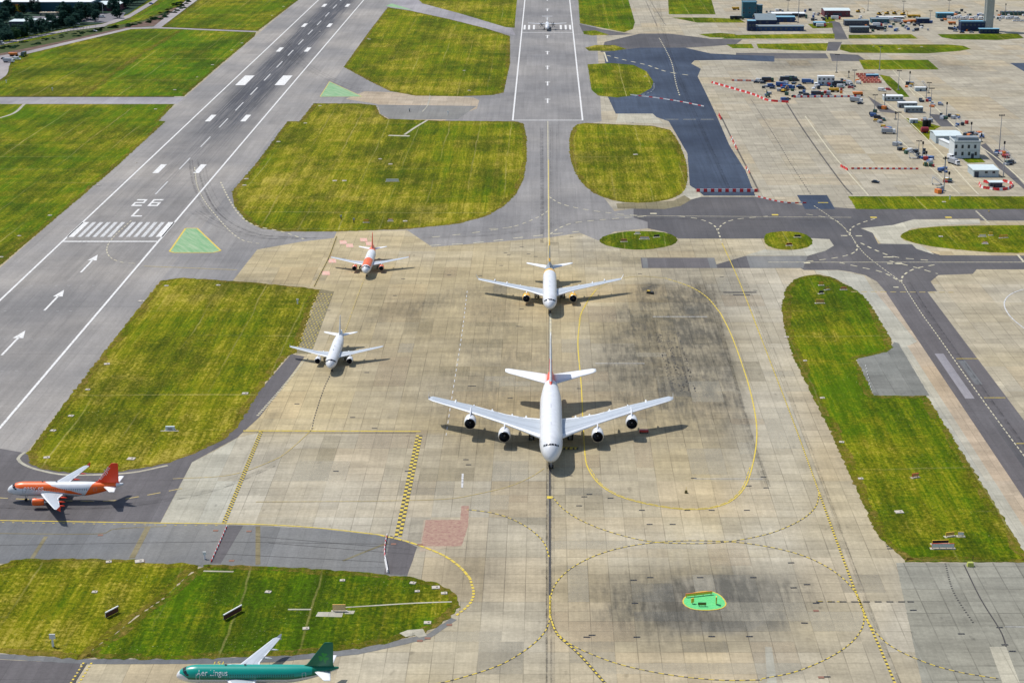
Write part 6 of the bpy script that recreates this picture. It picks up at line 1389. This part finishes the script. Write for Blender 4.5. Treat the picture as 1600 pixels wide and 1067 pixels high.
# tanks
for x, lab in ((1444.5, 'black tank, left of a pair beside the pale shed'), (1451, 'black tank, right of a pair beside the pale shed')):
    p = G(x, 198); r = empty('storage_tank', (p.x, p.y, 0), 0, lab, 'tank'); mb = MB(); mb.tube((0, 0, 0), (0, 0, 4.0), 1.35, n=20); mb.build('shell', P_DARK, r, smooth=False); mb = MB(); mb.tube((0, 0, 4.0), (0, 0, 4.5), .6, .45); mb.build('hatch', CS, r)
p = G(1444.5, 208); r = empty('storage_tank', (p.x, p.y, 0), 0, 'dark red tank lying beside the pale shed', 'tank'); mb = MB(); mb.loft([[(x, 1.7*f*math.cos(2*PI*i/18), 2.0+1.7*f*math.sin(2*PI*i/18)) for i in range(18)] for x, f in ((-2.4, .6), (-2.0, 1), (2.0, 1), (2.4, .6))]); mb.build('shell', paint(.25, .02, .03), r)
for s in (-1.2, 1.2): mb = MB(); mb.box(s-.2, s+.2, -1.1, 1.1, 0, .7); mb.build('cradle', P_STRUT, r)
# barriers
def barrier(col, name):
    mb = MB(); mb.loft([[(-1.0, y, z) for y, z in ((-.32, 0), (.32, 0), (.28, .2), (.14, .45), (.12, 1.0), (-.12, 1.0), (-.14, .45), (-.28, .2))], [(1.0, y, z) for y, z in ((-.32, 0), (.32, 0), (.28, .2), (.14, .45), (.12, 1.0), (-.12, 1.0), (-.14, .45), (-.28, .2))]])
    return mb
BR = barrier(0, 'b').build('barrier', paint(.62, .03, .03, .45)); BW = barrier(0, 'b').build('barrier', paint(.74, .72, .70, .45)); BP = barrier(0, 'b').build('barrier', paint(.70, .20, .14, .45))
usedb = set()
def barrier_row(pts, n, group, lab, pat='RW', sc=1.0, scl=1.0):
    P = spline([G(*p) for p in pts], 1.0); L = [0]
    for a, b in zip(P[:-1], P[1:]): L.append(L[-1]+(b-a).length)
    for i in range(n):
        d = L[-1]*(i+.5)/n; k = max(j for j in range(len(L)) if L[j] <= d); k = min(k, len(P)-2); p = P[k].lerp(P[k+1], (d-L[k])/max(L[k+1]-L[k], 1e-6)); t = P[k+1]-P[k]
        c = pat[i % len(pat)]; pr = {'R': BR, 'W': BW, 'P': BP}[c]; o = pr
        if c in usedb: o = pr.copy(); C.objects.link(o)
        usedb.add(c); o.location = (p.x, p.y, .04); o.rotation_euler = (0, 0, math.atan2(t.y, t.x)); ln = L[-1]/n*.94/2.0; o.scale = (min(ln, scl*1.4), sc, sc)
        tag(o, ('red ' if c == 'R' else 'white ' if c == 'W' else 'faded red ')+lab, 'barrier', group)
barrier_row([(1088,300),(1184,300)], 17, 'barrier row closing the blue taxiway', 'barrier block closing the end of the blue asphalt', sc=1.5)
barrier_row([(1112,130),(1150,141),(1180,150),(1200,158),(1232,161)], 40, 'diagonal barrier line at the compound', 'barrier block in the diagonal line below the compound', 'RWR', sc=1.3)
barrier_row([(1240,153),(1345,152)], 30, 'straight barrier row at the compound', 'barrier block in the straight row in front of the parked vehicles', 'RWW', sc=1.3)
barrier_row([(1143,127),(1200,128)], 13, 'rear barrier row at the compound', 'barrier block in the rear row left of the compound', 'PWP', sc=1.2)
barrier_row([(1123,180),(1127,188)], 3, 'barriers by the upper blue asphalt', 'barrier block beside the upper blue asphalt', 'R', sc=1.6)
barrier_row([(1142,215),(1152,235)], 7, 'barriers along the blue asphalt edge', 'barrier block on the slope beside the blue asphalt', 'PWR', sc=1.3)
barrier_row([(1165,262),(1172,272)], 3, 'barriers at the lower blue asphalt edge', 'barrier block beside the lower blue asphalt', 'PW', sc=1.2)
barrier_row([(1330,264.5),(1435,265)], 23, 'low barrier row across the stand', 'barrier block in the thin row across the open stand', 'RW', sc=.9)
barrier_row([(1313,260),(1325,267)], 3, 'barriers at the left end of the stand row', 'barrier block at the left end of the stand row', 'R', sc=1.2)
barrier_row([(1530,288),(1534,294),(1546,296),(1560,298),(1575,296),(1582,290),(1575,286),(1567,284)], 26, 'barrier ring round the booth', 'barrier block in the ring round the booth', 'RRW', sc=1.3)
barrier_row([(1537,285),(1545,287)], 4, 'barriers behind the booth', 'barrier block in the short row behind the booth', 'R', sc=1.4)
barrier_row([(1180,307),(1225,317),(1260,318)], 16, 'small blocks above the taxiway', 'marker block in the thin line above the dark taxiway', 'WR', sc=.6)
barrier_row([(985,149),(1020,153),(1060,159),(1100,167)], 22, 'marker line across the blue asphalt', 'marker block in the line across the blue asphalt', 'WWR', sc=.6)
for i, (x, y) in enumerate([(1340+dx, 118+dy) for dy in (0, 3, 6, 9, 12) for dx in (0, 6, 12, 18, 24)]):
    xx = x+(y-118)*.9
    if 4 <= (i % 25) <= 3: continue
    o = BP.copy(); C.objects.link(o); p = G(xx, y); o.location = (p.x, p.y, .03); o.rotation_euler = (0, 0, random.uniform(-.5, .5)); o.scale = (1.2, 1.5, 1.6); tag(o, 'faded red barrier block stored in the pile beside the grass wedge', 'barrier', 'stored barriers beside the grass wedge')
building(1354, 1373, 122, 4, 4, W_BLUE, R_BLUE, 'bright blue hut in the middle of the stored barriers', name='hut', cat='hut', eave=.1, door=(.5, 1, 1.5))
barrier_row([(605,836),(602,850),(601,862),(602,872)], 11, 'striped blocks across the slate asphalt', 'block in the curved line across the slate asphalt', 'WR', sc=.6)
barrier_row([(602,874),(606,895)], 4, 'white blocks at the near grass', 'block at the near grass end of the curved line', 'W', sc=.9)
barrier_row([(355,822),(330,878)], 20, 'blocks on the mauve crossing', 'block in the slanting line over the slate asphalt', 'WR', sc=.45)
barrier_row([(1352,570),(1362,612)], 9, 'white blocks at the grey bay', 'block along the left edge of the grey bay', 'W', sc=.35, scl=.3)
barrier_row([(1022,131),(1021,141),(1010,148),(990,152)], 9, 'white kerb blocks by the half round grass', 'kerb block round the end of the half round grass', 'W', sc=.6)
# clutter of the far works yards and stands
def crate(col):
    mb = MB(); mb.box(-1.1, 1.1, -.8, .8, .15, 1.3); mb.box(-1.15, 1.15, -.85, .85, 1.3, 1.4)
    for q in (-.9, 0, .9): mb.box(q-.1, q+.1, -.8, .8, 0, .15)
    return mb.build('crate', col)
CRS = [crate(m) for m in (CB, CS, CW, CBL, CO, CG, CR)]; usedc = set(); rc = random.Random(21)
ZN = [((1190,126,1345,150), 60, 'small crate or bin among the vehicles of the works compound', 'crates in the works compound'), ((1340,28,1455,50), 60, 'small crate in the far works yard', 'crates in the far works yard'),
      ((1195,16,1300,34), 34, 'small crate behind the far blue sheds', 'crates behind the blue sheds'), ((1466,18,1600,34), 40, 'small crate beside the distant van line', 'crates by the distant van line'), ((1485,40,1530,52), 14, 'small crate left of the tower', 'crates beside the tower')]
def addcrate(x, y, lab, grp):
    k = rc.choice((0, 0, 0, 1, 1, 2, 3, 4, 5, 6)); o = CRS[k] if k not in usedc else CRS[k].copy()
    if k in usedc: C.objects.link(o)
    usedc.add(k); p = G(x, y); o.location = (p.x, p.y, .02); o.rotation_euler = (0, 0, rc.random()*3); s = rc.uniform(.7, 1.5); o.scale = (s, s, rc.uniform(.6, 1.6)); tag(o, lab, 'crate', grp)
for (x0, y0, x1, y1), n_, lab, grp in ZN:
    for i in range(n_): addcrate(rc.uniform(x0, x1), rc.uniform(y0, y1), lab, grp)
for (x, y) in ((1401,228),(1421,133),(1453,187),(1478,183),(1561,240),(1474,300),(1441,248),(1435,241),(1447,252),(1482,285),(1476,267),(1517,211),(1366,178),(1382,169),(1447,156),(1463,164),(1490,182),(1502,195),(1525,212),(1414,237),(1450,258),(1568,243),(1580,256),(1376,189),(1390,206)):
    for i in range(4): addcrate(x+rc.uniform(-9, 9), y+rc.uniform(-3, 4), 'small crate or box standing near a stand mast', 'boxes round the stand masts')
# drain grates set in the apron
gm = MB(); gm.box(-.85, .85, -.30, .30, 0, .04); gm.mi = 1
for i in range(4): gm.box(-.75+i*.48, -.73+i*.48, -.26, .26, .04, .05)
dr = gm.build('drain_grate', [P_DARK, P_STRUT]); first = True
DR = [(1015,819),(1051,819),(890,743),(905,790),(921,772),(913,776),(954,778),(1003,797),(1074,797),(1112,797),(1167,797),(1084,747),(1193,745),(1170,759),(1197,762),(1016,902),(1094,902),(1177,902),(990,906),(992,942),(1112,994),(1171,994),(995,995),(917,995),(925,992),(1275,942),(1423,940),(1427,953),(1502,990),(1562,980),(1570,1007),(1582,1017),(1292,1057),(1390,853),(1391,857),(1236,879),(1261,913),(1240,918),(1257,973),(525,736),(637,736),(732,726),(728,718),(585,669),(573,582),(551,652),(740,603),(735,603),(513,485),(464,631),(905,607),(797,622),(767,440),(783,415),(795,398),(815,386),(893,370),(790,395),(826,397),(837,401),(815,483),(810,510),(1128,433),(1180,454),(1015,448),(630,436),(617,462),(750,431),(702,430),(593,405),(537,404),(1000,428),(953,384)]
# tidy: keep only those on the open apron
for x, y in DR:
    o = dr if first else dr.copy()
    if not first: C.objects.link(o)
    first = False; p = G(x, y); o.location = (p.x, p.y, .01); o.rotation_euler = (0, 0, random.choice((0, 0, .05, -.04)))
    tag(o, 'dark metal drain grate let into the beige apron slabs', 'drain grate', 'drain grates in the apron')
# concrete pads in the grass
gm = MB(); gm.wedge(-1.3, 1.3, -.9, .9, 0, .18, .05, .05, .05, .05); gm.tube((.3, 0, .18), (.3, 0, .42), .35, .3, 10); pad = gm.build('inspection_cover', paint(.50, .45, .38, .9)); first = True
PD = [(167,569),(137,609),(111,650),(83,673),(205,717),(73,715),(221,664-193),(260,447),(341,446),(154,290),(78,337),(30,369),(2,402),(213,255),(229,222),(243,171),(378,68),(443,11),(425,25),(500,50),(477,193),(435,222),(382,290),(385,280),(594,249),(610,257),(523,283),(538,283),(633,346),(575,61),(725,111),(577,62),(733,142),(273,141),(308,121),(332,102),(362,79),(1258,564),(1285,622),(1315,691),(1345,748),(1405,800),(1229,527),(383,615),(500,166),(535,907),(419,925),(478,982),(652,924),(645,911),(681,918),(694,927),(668,973),(148,925),(170,878),(218,877),(740,1000-47),(988,192),(993,242),(1008,120),(1345,372),(1475,407),(1540,381),(1470,370),(1269,321),(1475,316),(1365,73),(1440,74),(1405,77)]
for x, y in PD:
    if (x, y) in ((740, 953), (1269, 321), (1345, 372), (1475, 407)): continue
    o = pad if first else pad.copy()
    if not first: C.objects.link(o)
    first = False; p = G(x, y); o.location = (p.x, p.y, .05); o.rotation_euler = (0, 0, random.uniform(-.3, .3)); s = random.uniform(.5, .95); o.scale = (s, s*1.2, 1)
    tag(o, 'pale concrete inspection cover lying in the grass', 'inspection cover', 'inspection covers in the grass')
# signs
def sign(x, y, w_, h, col, face, rz, lab, txt=None, legs=2, slab=True, tcol=None):
    p = G(x, y); r = empty('taxiway_sign', (p.x, p.y, .04), math.radians(rz), lab, 'sign'); mb = MB(); mb.box(-w_/2, w_/2, -.12, .12, .35, .35+h); mb.build('board', col, r)
    mb = MB(); mb.box(-w_/2+.08, w_/2-.08, -.15, -.122, .43, .27+h); mb.build('face', face, r)
    for k in range(legs): xx = -w_/2+.3+(w_-.6)*k/max(legs-1, 1); mb = MB(); mb.box(xx-.07, xx+.07, -.08, .08, 0, .35); mb.build('leg', P_STRUT, r)
    if slab: mb = MB(); mb.box(-w_/2-.4, w_/2+.4, -.7, .7, -.02, .06); mb.build('base_slab', M['conc_pale'], r)
    if txt:
        V_, F_ = text_mesh(txt, h*.8); cx = (max(v.x for v in V_)+min(v.x for v in V_))/2; mb = MB(); mb.v = [((v.x-cx), -.165, .43+h*.1+v.y) for v in V_]; mb.f = [tuple(f) for f in F_]; mb.m = [0]*len(F_); mb.build('lettering', tcol or P_DARK, r, fix=False)
    return r
SY = paint(.78, .52, .05, .5); SK = paint(.03, .03, .03, .5); SRD = paint(.55, .04, .03, .5); SWH = paint(.75, .75, .72, .5)
sign(530, 955, 3.3, 1.6, paint(.75, .45, .12), paint(.80, .55, .28), 0, 'large pale orange board on a yellow post in the near left grass', legs=1)
sign(1473, 857, 6.2, 1.2, SRD, SWH, 0, 'long red edged white sign in the right grass', txt=None, legs=4)
sign(1469, 850, 4.6, .9, SY, SK, 4, 'yellow edged sign just behind the long white one', legs=3)
sign(1484, 838, 2.6, 1.0, SY, paint(.6, .36, .1), 15, 'small tan sign, left of two behind the long sign', legs=2); sign(1501, 838, 1.7, 1.1, SY, SWH, -8, 'small tan sign, right of two behind the long sign', legs=2)
sign(1430, 746, 2.2, 1.0, SRD, paint(.6, .3, .12), 20, 'small red and orange sign alone in the right grass', legs=2)
sign(1281, 474, 3.4, 1.3, SY, paint(.6, .35, .1), 0, 'tan sign near the top of the long grass', legs=2); sign(1292, 453, 2.0, 1.0, SK, SY, 30, 'small dark sign behind the tan one', legs=2); sign(1283, 446, 1.8, 1.0, SRD, SY, 0, 'small orange sign, rearmost at the long grass tip', legs=2); sign(1283, 459, 2.0, .9, SK, SK, 15, 'black backed sign in the long grass tip', legs=2); sign(1318, 453, 2.4, .8, SRD, paint(.5,.25,.12), 0, 'low reddish sign at the right edge of the grass tip', legs=2)
sign(1007, 374, 4.2, .9, SRD, SWH, 0, 'white sign in the middle of the oval island', legs=3); sign(1026, 371, 2.6, .9, SK, SK, 15, 'black sign right of the white one on the oval island', legs=2); sign(975, 378, 2.6, .9, SRD, paint(.35,.2,.08), 0, 'brown sign at the left of the oval island', legs=2); sign(996, 366, 2.4, .9, SY, SWH, 0, 'pale yellow sign at the back of the oval island', legs=2)
sign(1246, 371, 2.8, .8, SK, SK, 0, 'black sign on the smaller oval island', legs=2); sign(1233, 384, 2.6, .8, SRD, SK, 8, 'dark red sign at the front of the smaller island', legs=2)
sign(1535, 370, 3.2, .8, SY, SWH, 0, 'white and yellow sign, left on the long oval island', legs=2); sign(1548, 368, 1.6, 1.2, SY, SY, 0, 'upright yellow sign on the long oval island', legs=1); sign(1568, 372, 4.0, 1.0, SRD, SY, 12, 'orange sign at the right of the long oval island', legs=3); sign(1539, 381, 2.2, .6, SRD, SWH, 0, 'low white sign at the front of the long oval island', legs=2)
sign(610, 348-2, 0.01+2.2, .8, SRD, SWH, 0, 'small white sign at the front of the big rounded grass', legs=2); sign(572, 348, 2.4, 1.1, SRD, SY, 0, 'orange and white sign at the front of the big rounded grass', legs=2)
sign(613, 284, 6.6, 1.0, SWH, SWH, 0, 'long white sign in the big rounded grass', legs=4)
sign(1545, 1e-3+332, 0.5, .5, SY, SY, 0, 'tiny yellow sign beside the dark taxiway', legs=1, slab=False)
# orange boards on the green island
sign(1092, 931, 7.2, .7, CO, SY, 14, 'long orange and yellow board on the green oval', legs=4, slab=False)
sign(1082, 943, .8, 1.2, SY, SY, 30, 'small yellow marker at the left of the green oval', legs=1, slab=False); sign(1097, 947, 2.1, .7, SK, paint(.15, .18, .03), 0, 'dark olive sign at the front of the green oval', legs=2, slab=False); sign(1119, 944, .9, 1.8, SY, SK, 80, 'narrow yellow sign at the right of the green oval', legs=1, slab=False)
# slanted wind boards in the near left grass
for (x, y, L_, lab) in ((175.5, 961, 4.2, 'short slanted dark board with white edge in the near left grass'), (364, 962, 6.6, 'longer slanted dark board with white edge in the near left grass')):
    p = G(x, y); r = empty('marker_board', (p.x, p.y, .04), math.radians(58), lab, 'marker board'); mb = MB(); mb.box(-L_/2, L_/2, -.1, .1, .2, 1.5); mb.build('board', paint(.10, .03, .03), r)
    mb = MB(); mb.box(-L_/2-.1, L_/2+.1, -.16, .16, 1.5, 1.75); mb.build('top_rail', SWH, r)
    for k in (-1, 0, 1): mb = MB(); mb.box(k*L_*.4-.08, k*L_*.4+.08, .1, .7, 0, 1.2); mb.build('strut', SWH, r)
# small things on the near ground
p = G(266, 672); r = empty('equipment_cabinet', (p.x, p.y, .05), 0, 'pale metal cabinet on a concrete strip in the left grass', 'cabinet'); mb = MB(); mb.wedge(-1.5, 1.5, -.5, .5, .1, 1.3, .05, .05, .2, .1); mb.build('housing', R_PALE, r); mb = MB(); mb.box(-2.9, 2.9, -1.3, -.6, 0, .1); mb.box(-1.8, 1.8, -.6, .7, 0, .1); mb.build('base_slab', M['conc_pale'], r); mb = MB(); mb.box(-.7, .7, -.53, -.42, .3, 1.0); mb.build('door', P_STRUT, r)
for (x, y, lab) in ((320, 873, 'white upright marker post on the slate asphalt edge'), (1262, 0, ''), (465, 475, 'small pale marker post in the grass left of the white airliner'), (1484, 312, 'white marker post on the straight grass strip'), (83, 1010, 'small white panel standing in the near left grass'), (533, 343, 'dark topped marker post in the big rounded grass'), (553,348,'dark marker post right of the other one in the rounded grass'), (700, 179, 'white marker post on the grey holding patch'), (640,175,'dark marker post on the grey holding patch'), (10,130,'white marker post by the turning circle'), (82,142,'white marker post above the pale strip')):
    if not lab: continue
    p = G(x, y); r = empty('marker_post', (p.x, p.y, .04), 0, lab, 'marker post'); mb = MB(); k = 1.0 if x != 83 else 1.6
    mb.tube((0, 0, 0), (0, 0, 1.3*k), .28, .22, 10); mb.build('post', SWH if 'dark' not in lab else SK, r); mb = MB(); mb.box(-.45*k, .45*k, -.12, .12, 1.3*k, 2.1*k); mb.build('head', SWH if 'dark' not in lab else CS, r)
# white sheeting on the near grass edge
mb = MB(); P = [G(*q) for q in ((624,989),(637,984),(652,983),(661,982),(667,993),(655,996),(648,992),(634,995))]
mb.v = [(q.x, q.y, .06) for q in P]+[(sum(q.x for q in P)/8, sum(q.y for q in P)/8, .35)]; mb.f = [(i, (i+1) % 8, 8) for i in range(8)]; mb.m = [0]*8; o = mb.build('ground_sheet', M['conc_pale']); tag(o, 'crumpled white sheet lying at the edge of the near grass', 'sheet')
# red brown access covers near the left ground
gm = MB(); gm.box(-.7, .7, -.5, .5, 0, .06); cov = gm.build('access_cover', paint(.24, .12, .08, .8)); first = True
for x, y in ((337,829),(389,830),(157,836),(615,850),(656,851),(702,976),(656,1001),(668,997),(1275,954),(1283,1058),(362,876),(222,877),(1006,675)):
    o = cov if first else cov.copy()
    if not first: C.objects.link(o)
    first = False; p = G(x, y); o.location = (p.x, p.y, .045); tag(o, 'rusty brown access cover let into the paving', 'access cover', 'rusty access covers')
# yellow plant beside the lower right grass
p = G(1516, 884); r = empty('marker_unit', (p.x, p.y, .02), 0, 'small yellow green unit where grey concrete meets the right grass', 'marker unit'); mb = MB(); mb.wedge(-.9, .9, -.7, .7, 0, 1.1, .2, .2, .2, .2); mb.build('housing', paint(.42, .45, .10), r); mb = MB(); mb.tube((.6, .3, 0), (.9, 1.2, 2.6), .07); mb.build('mast', P_DARK, r)
p = G(1016, 459); r = empty('traffic_unit', (p.x, p.y, .02), math.radians(-35), 'small black and yellow unit on the dark stain inside the loop', 'marker unit'); mb = MB(); mb.wedge(-1.5, 1.5, -.7, .7, .1, 1.0, .2, .2, .1, .1); mb.build('housing', SK, r); mb = MB(); mb.box(-1.4, -.2, -.5, .5, 1.0, 1.25); mb.build('panel', SY, r)
p = G(1072, 770); r = empty('marker_unit', (p.x, p.y, .02), 0, 'tiny olive unit alone at the bottom of the yellow loop', 'marker unit'); mb = MB(); mb.wedge(-.45, .45, -.4, .4, 0, .8, .1, .1, .1, .1); mb.build('housing', paint(.12, .10, .03), r); mb = MB(); mb.tube((0, 0, .8), (0, 0, 1.9), .06); mb.build('mast', SY, r)
p = G(1006, 676); r = empty('fuel_cart', (p.x, p.y, .02), 0, 'low red cart in the shadow of the right wing', 'cart'); mb = MB(); mb.wedge(-1.5, 1.5, -.6, .6, .35, 1.1, .1, .1, .1, .1); mb.build('body', CR, r); wheels(r, (-1.1, 1.1), (-.5, .5), .28, .2)

# ------------------------------------------------------------------ trees and bushes, top left
def leafmat(name, c1, c2):
    n = NT(name); n.xyz(); a = n.noise(n.pos, .25, 4, .7); b = n.noise(n.pos, 2.0, 3, .6)
    return n.done(n.mix(n.ramp(n.add(n.mul(a, .6), n.mul(b, .4)), .35, .65), c1, c2), .9, .05)
LEAF = [leafmat('dark_leaves', (0.010, 0.034, 0.034), (0.034, 0.080, 0.052)), leafmat('mid_leaves', (0.014, 0.045, 0.022), (0.04, 0.09, 0.035))]
BARK = plain('bark', (0.06, 0.045, 0.035), .9, .2, 2, .1)
def tree_proto(seed, h, cr_, lm):
    rn = random.Random(seed); r = empty('tree', (0, -900, 0), 0, 'tree', 'tree', 'trees by the warehouse'); mb = MB(); mb.tube((0, 0, 0), (.2, .1, h*.55), .28, .12, 8)
    for k in range(5): a = 2*PI*k/5+rn.random(); mb.tube((.1, 0, h*(.25+.06*k)), (math.cos(a)*cr_*.6, math.sin(a)*cr_*.6, h*(.5+.07*k)), .1, .03, 5)
    mb.build('trunk', BARK, r); mb = MB(); cl = []
    for k in range(34):
        a = rn.random()*2*PI; u = rn.uniform(-.75, 1); rad = cr_*math.sqrt(max(.1, 1-u*u*.8))*rn.uniform(.35, .95); cl.append((math.cos(a)*rad, math.sin(a)*rad, h*.55+u*h*.42, rn.uniform(1.1, 2.0)))
    for (cx, cy, cz, rc) in cl:
        for q in range(44):
            d = Vector((rn.gauss(0, 1), rn.gauss(0, 1), rn.gauss(0, 1))).normalized()*rc*rn.uniform(.55, 1.05); c = Vector((cx, cy, cz))+d
            u = Vector((rn.gauss(0, 1), rn.gauss(0, 1), rn.gauss(0, .6))).normalized(); v = u.orthogonal().normalized(); s = rn.uniform(.35, .7); mb.quad(c-u*s, c-v*s*.7, c+u*s, c+v*s*.7)
    mb.build('crown', lm, r, fix=False); return r
TP = [tree_proto(1, 10, 4.4, LEAF[0]), tree_proto(2, 8, 3.8, LEAF[0]), tree_proto(3, 12, 4.8, LEAF[0]), tree_proto(4, 7, 3.6, LEAF[1])]
TR = [(8,21),(16,22),(50,22),(57,21),(2,38),(10,37),(0,47),(20,24),(97,30),(104,34),(112,31),(118,27),(124,34),(130,33),(137,31),(143,33),(150,33),(102,41),(95,44),(88,46),(80,49),(72,51),(64,53),(56,55),(48,57),(40,58),(32,61),(24,62),(15,64),(6,66),(-4,68),(108,44),(36,52),(44,50),(78,42),(84,40),(92,37),(10,57),(2,57),(126,26),(132,22),(140,20),(148,27),(175,22),(182,20),(190,12),(196,9),(204,6),(212,2),(198,2),(206,-2),(150,8),(138,8),(145,14),(154,22),(190,2),(180,-2),(170,-4),(118,42),(28,38),(5,28),(36,24),(2,60),(12,61),(22,58),(34,55),(60,50),(68,48),(86,44),(93,41),(104,39),(110,37),(122,38),(116,35),(98,36),(134,29),(142,26),(185,28),(178,14),(195,14),(205,10),(214,6),(222,-2),(216,-8),(228,-10)]
for i, (x, y) in enumerate(TR):
    k = random.choice((0, 0, 1, 2, 3)); sc = random.uniform(.85, 1.2)*(.68 if 15 < x < 100 and 36 < y < 56 else 1)
    place(TP[k], x+random.uniform(-2, 2), y+random.uniform(-1.5, 1.5), random.uniform(0, 360), 'dark green broadleaf tree in the belt beside the warehouse' if k < 3 else 'lower mid green tree in the belt beside the warehouse', group='trees by the warehouse', sc=sc)
def bush_proto():
    rn = random.Random(9); mb = MB()
    for q in range(420):
        a = rn.random()*2*PI; rad = math.sqrt(rn.random())*1.9; z = rn.random()*1.4*(1-rad/2.6); c = Vector((math.cos(a)*rad, math.sin(a)*rad, z)); u = Vector((rn.gauss(0, 1), rn.gauss(0, 1), rn.gauss(0, .6))).normalized(); v = u.orthogonal().normalized(); s = rn.uniform(.2, .4); mb.quad(c-u*s, c-v*s*.7, c+u*s, c+v*s*.7)
    return mb.build('bush', LEAF[1], fix=False)
bp = bush_proto(); rn = random.Random(5); first = True
line = spline([G(*q) for q in ((0,76),(60,66),(110,56),(150,49),(185,44),(205,40),(240,30),(270,17),(290,2))], 6.0)
for i in range(110):
    q = line[int(i*len(line)/110)]; o = bp if first else bp.copy()
    if not first: C.objects.link(o)
    first = False; o.location = (q.x+rn.uniform(-7, 7), q.y+rn.uniform(-14, 14), 0); s = rn.uniform(.6, 1.5); o.scale = (s, s, s*.8); o.rotation_euler = (0, 0, rn.random()*6); tag(o, 'low scrubby bush on the bank between the road and the airfield track', 'bush', 'scrub bushes on the bank')
# post and rail fence between road and scrub
def fence(pts, lab, n):
    P = spline([G(*q) for q in pts], 4.0); r = empty('fence', P[0], 0, lab, 'fence'); mb = MB()
    for a, b in zip(P[:-1], P[1:]):
        for z in (.9, 1.8): mb.tube(a-P[0]+Vector((0, 0, z)), b-P[0]+Vector((0, 0, z)), .06, n=4)
    mb.build('rail', CS, r)
    for k in range(n): p = P[int(k*(len(P)-1)/(n-1))]-P[0]; mb = MB(); mb.box(p.x-.1, p.x+.1, p.y-.1, p.y+.1, 0, 2.0); mb.build('post', CS, r)
fence(((0,72),(60,60),(110,50),(150,43)), 'grey post and rail fence beside the left road', 30)
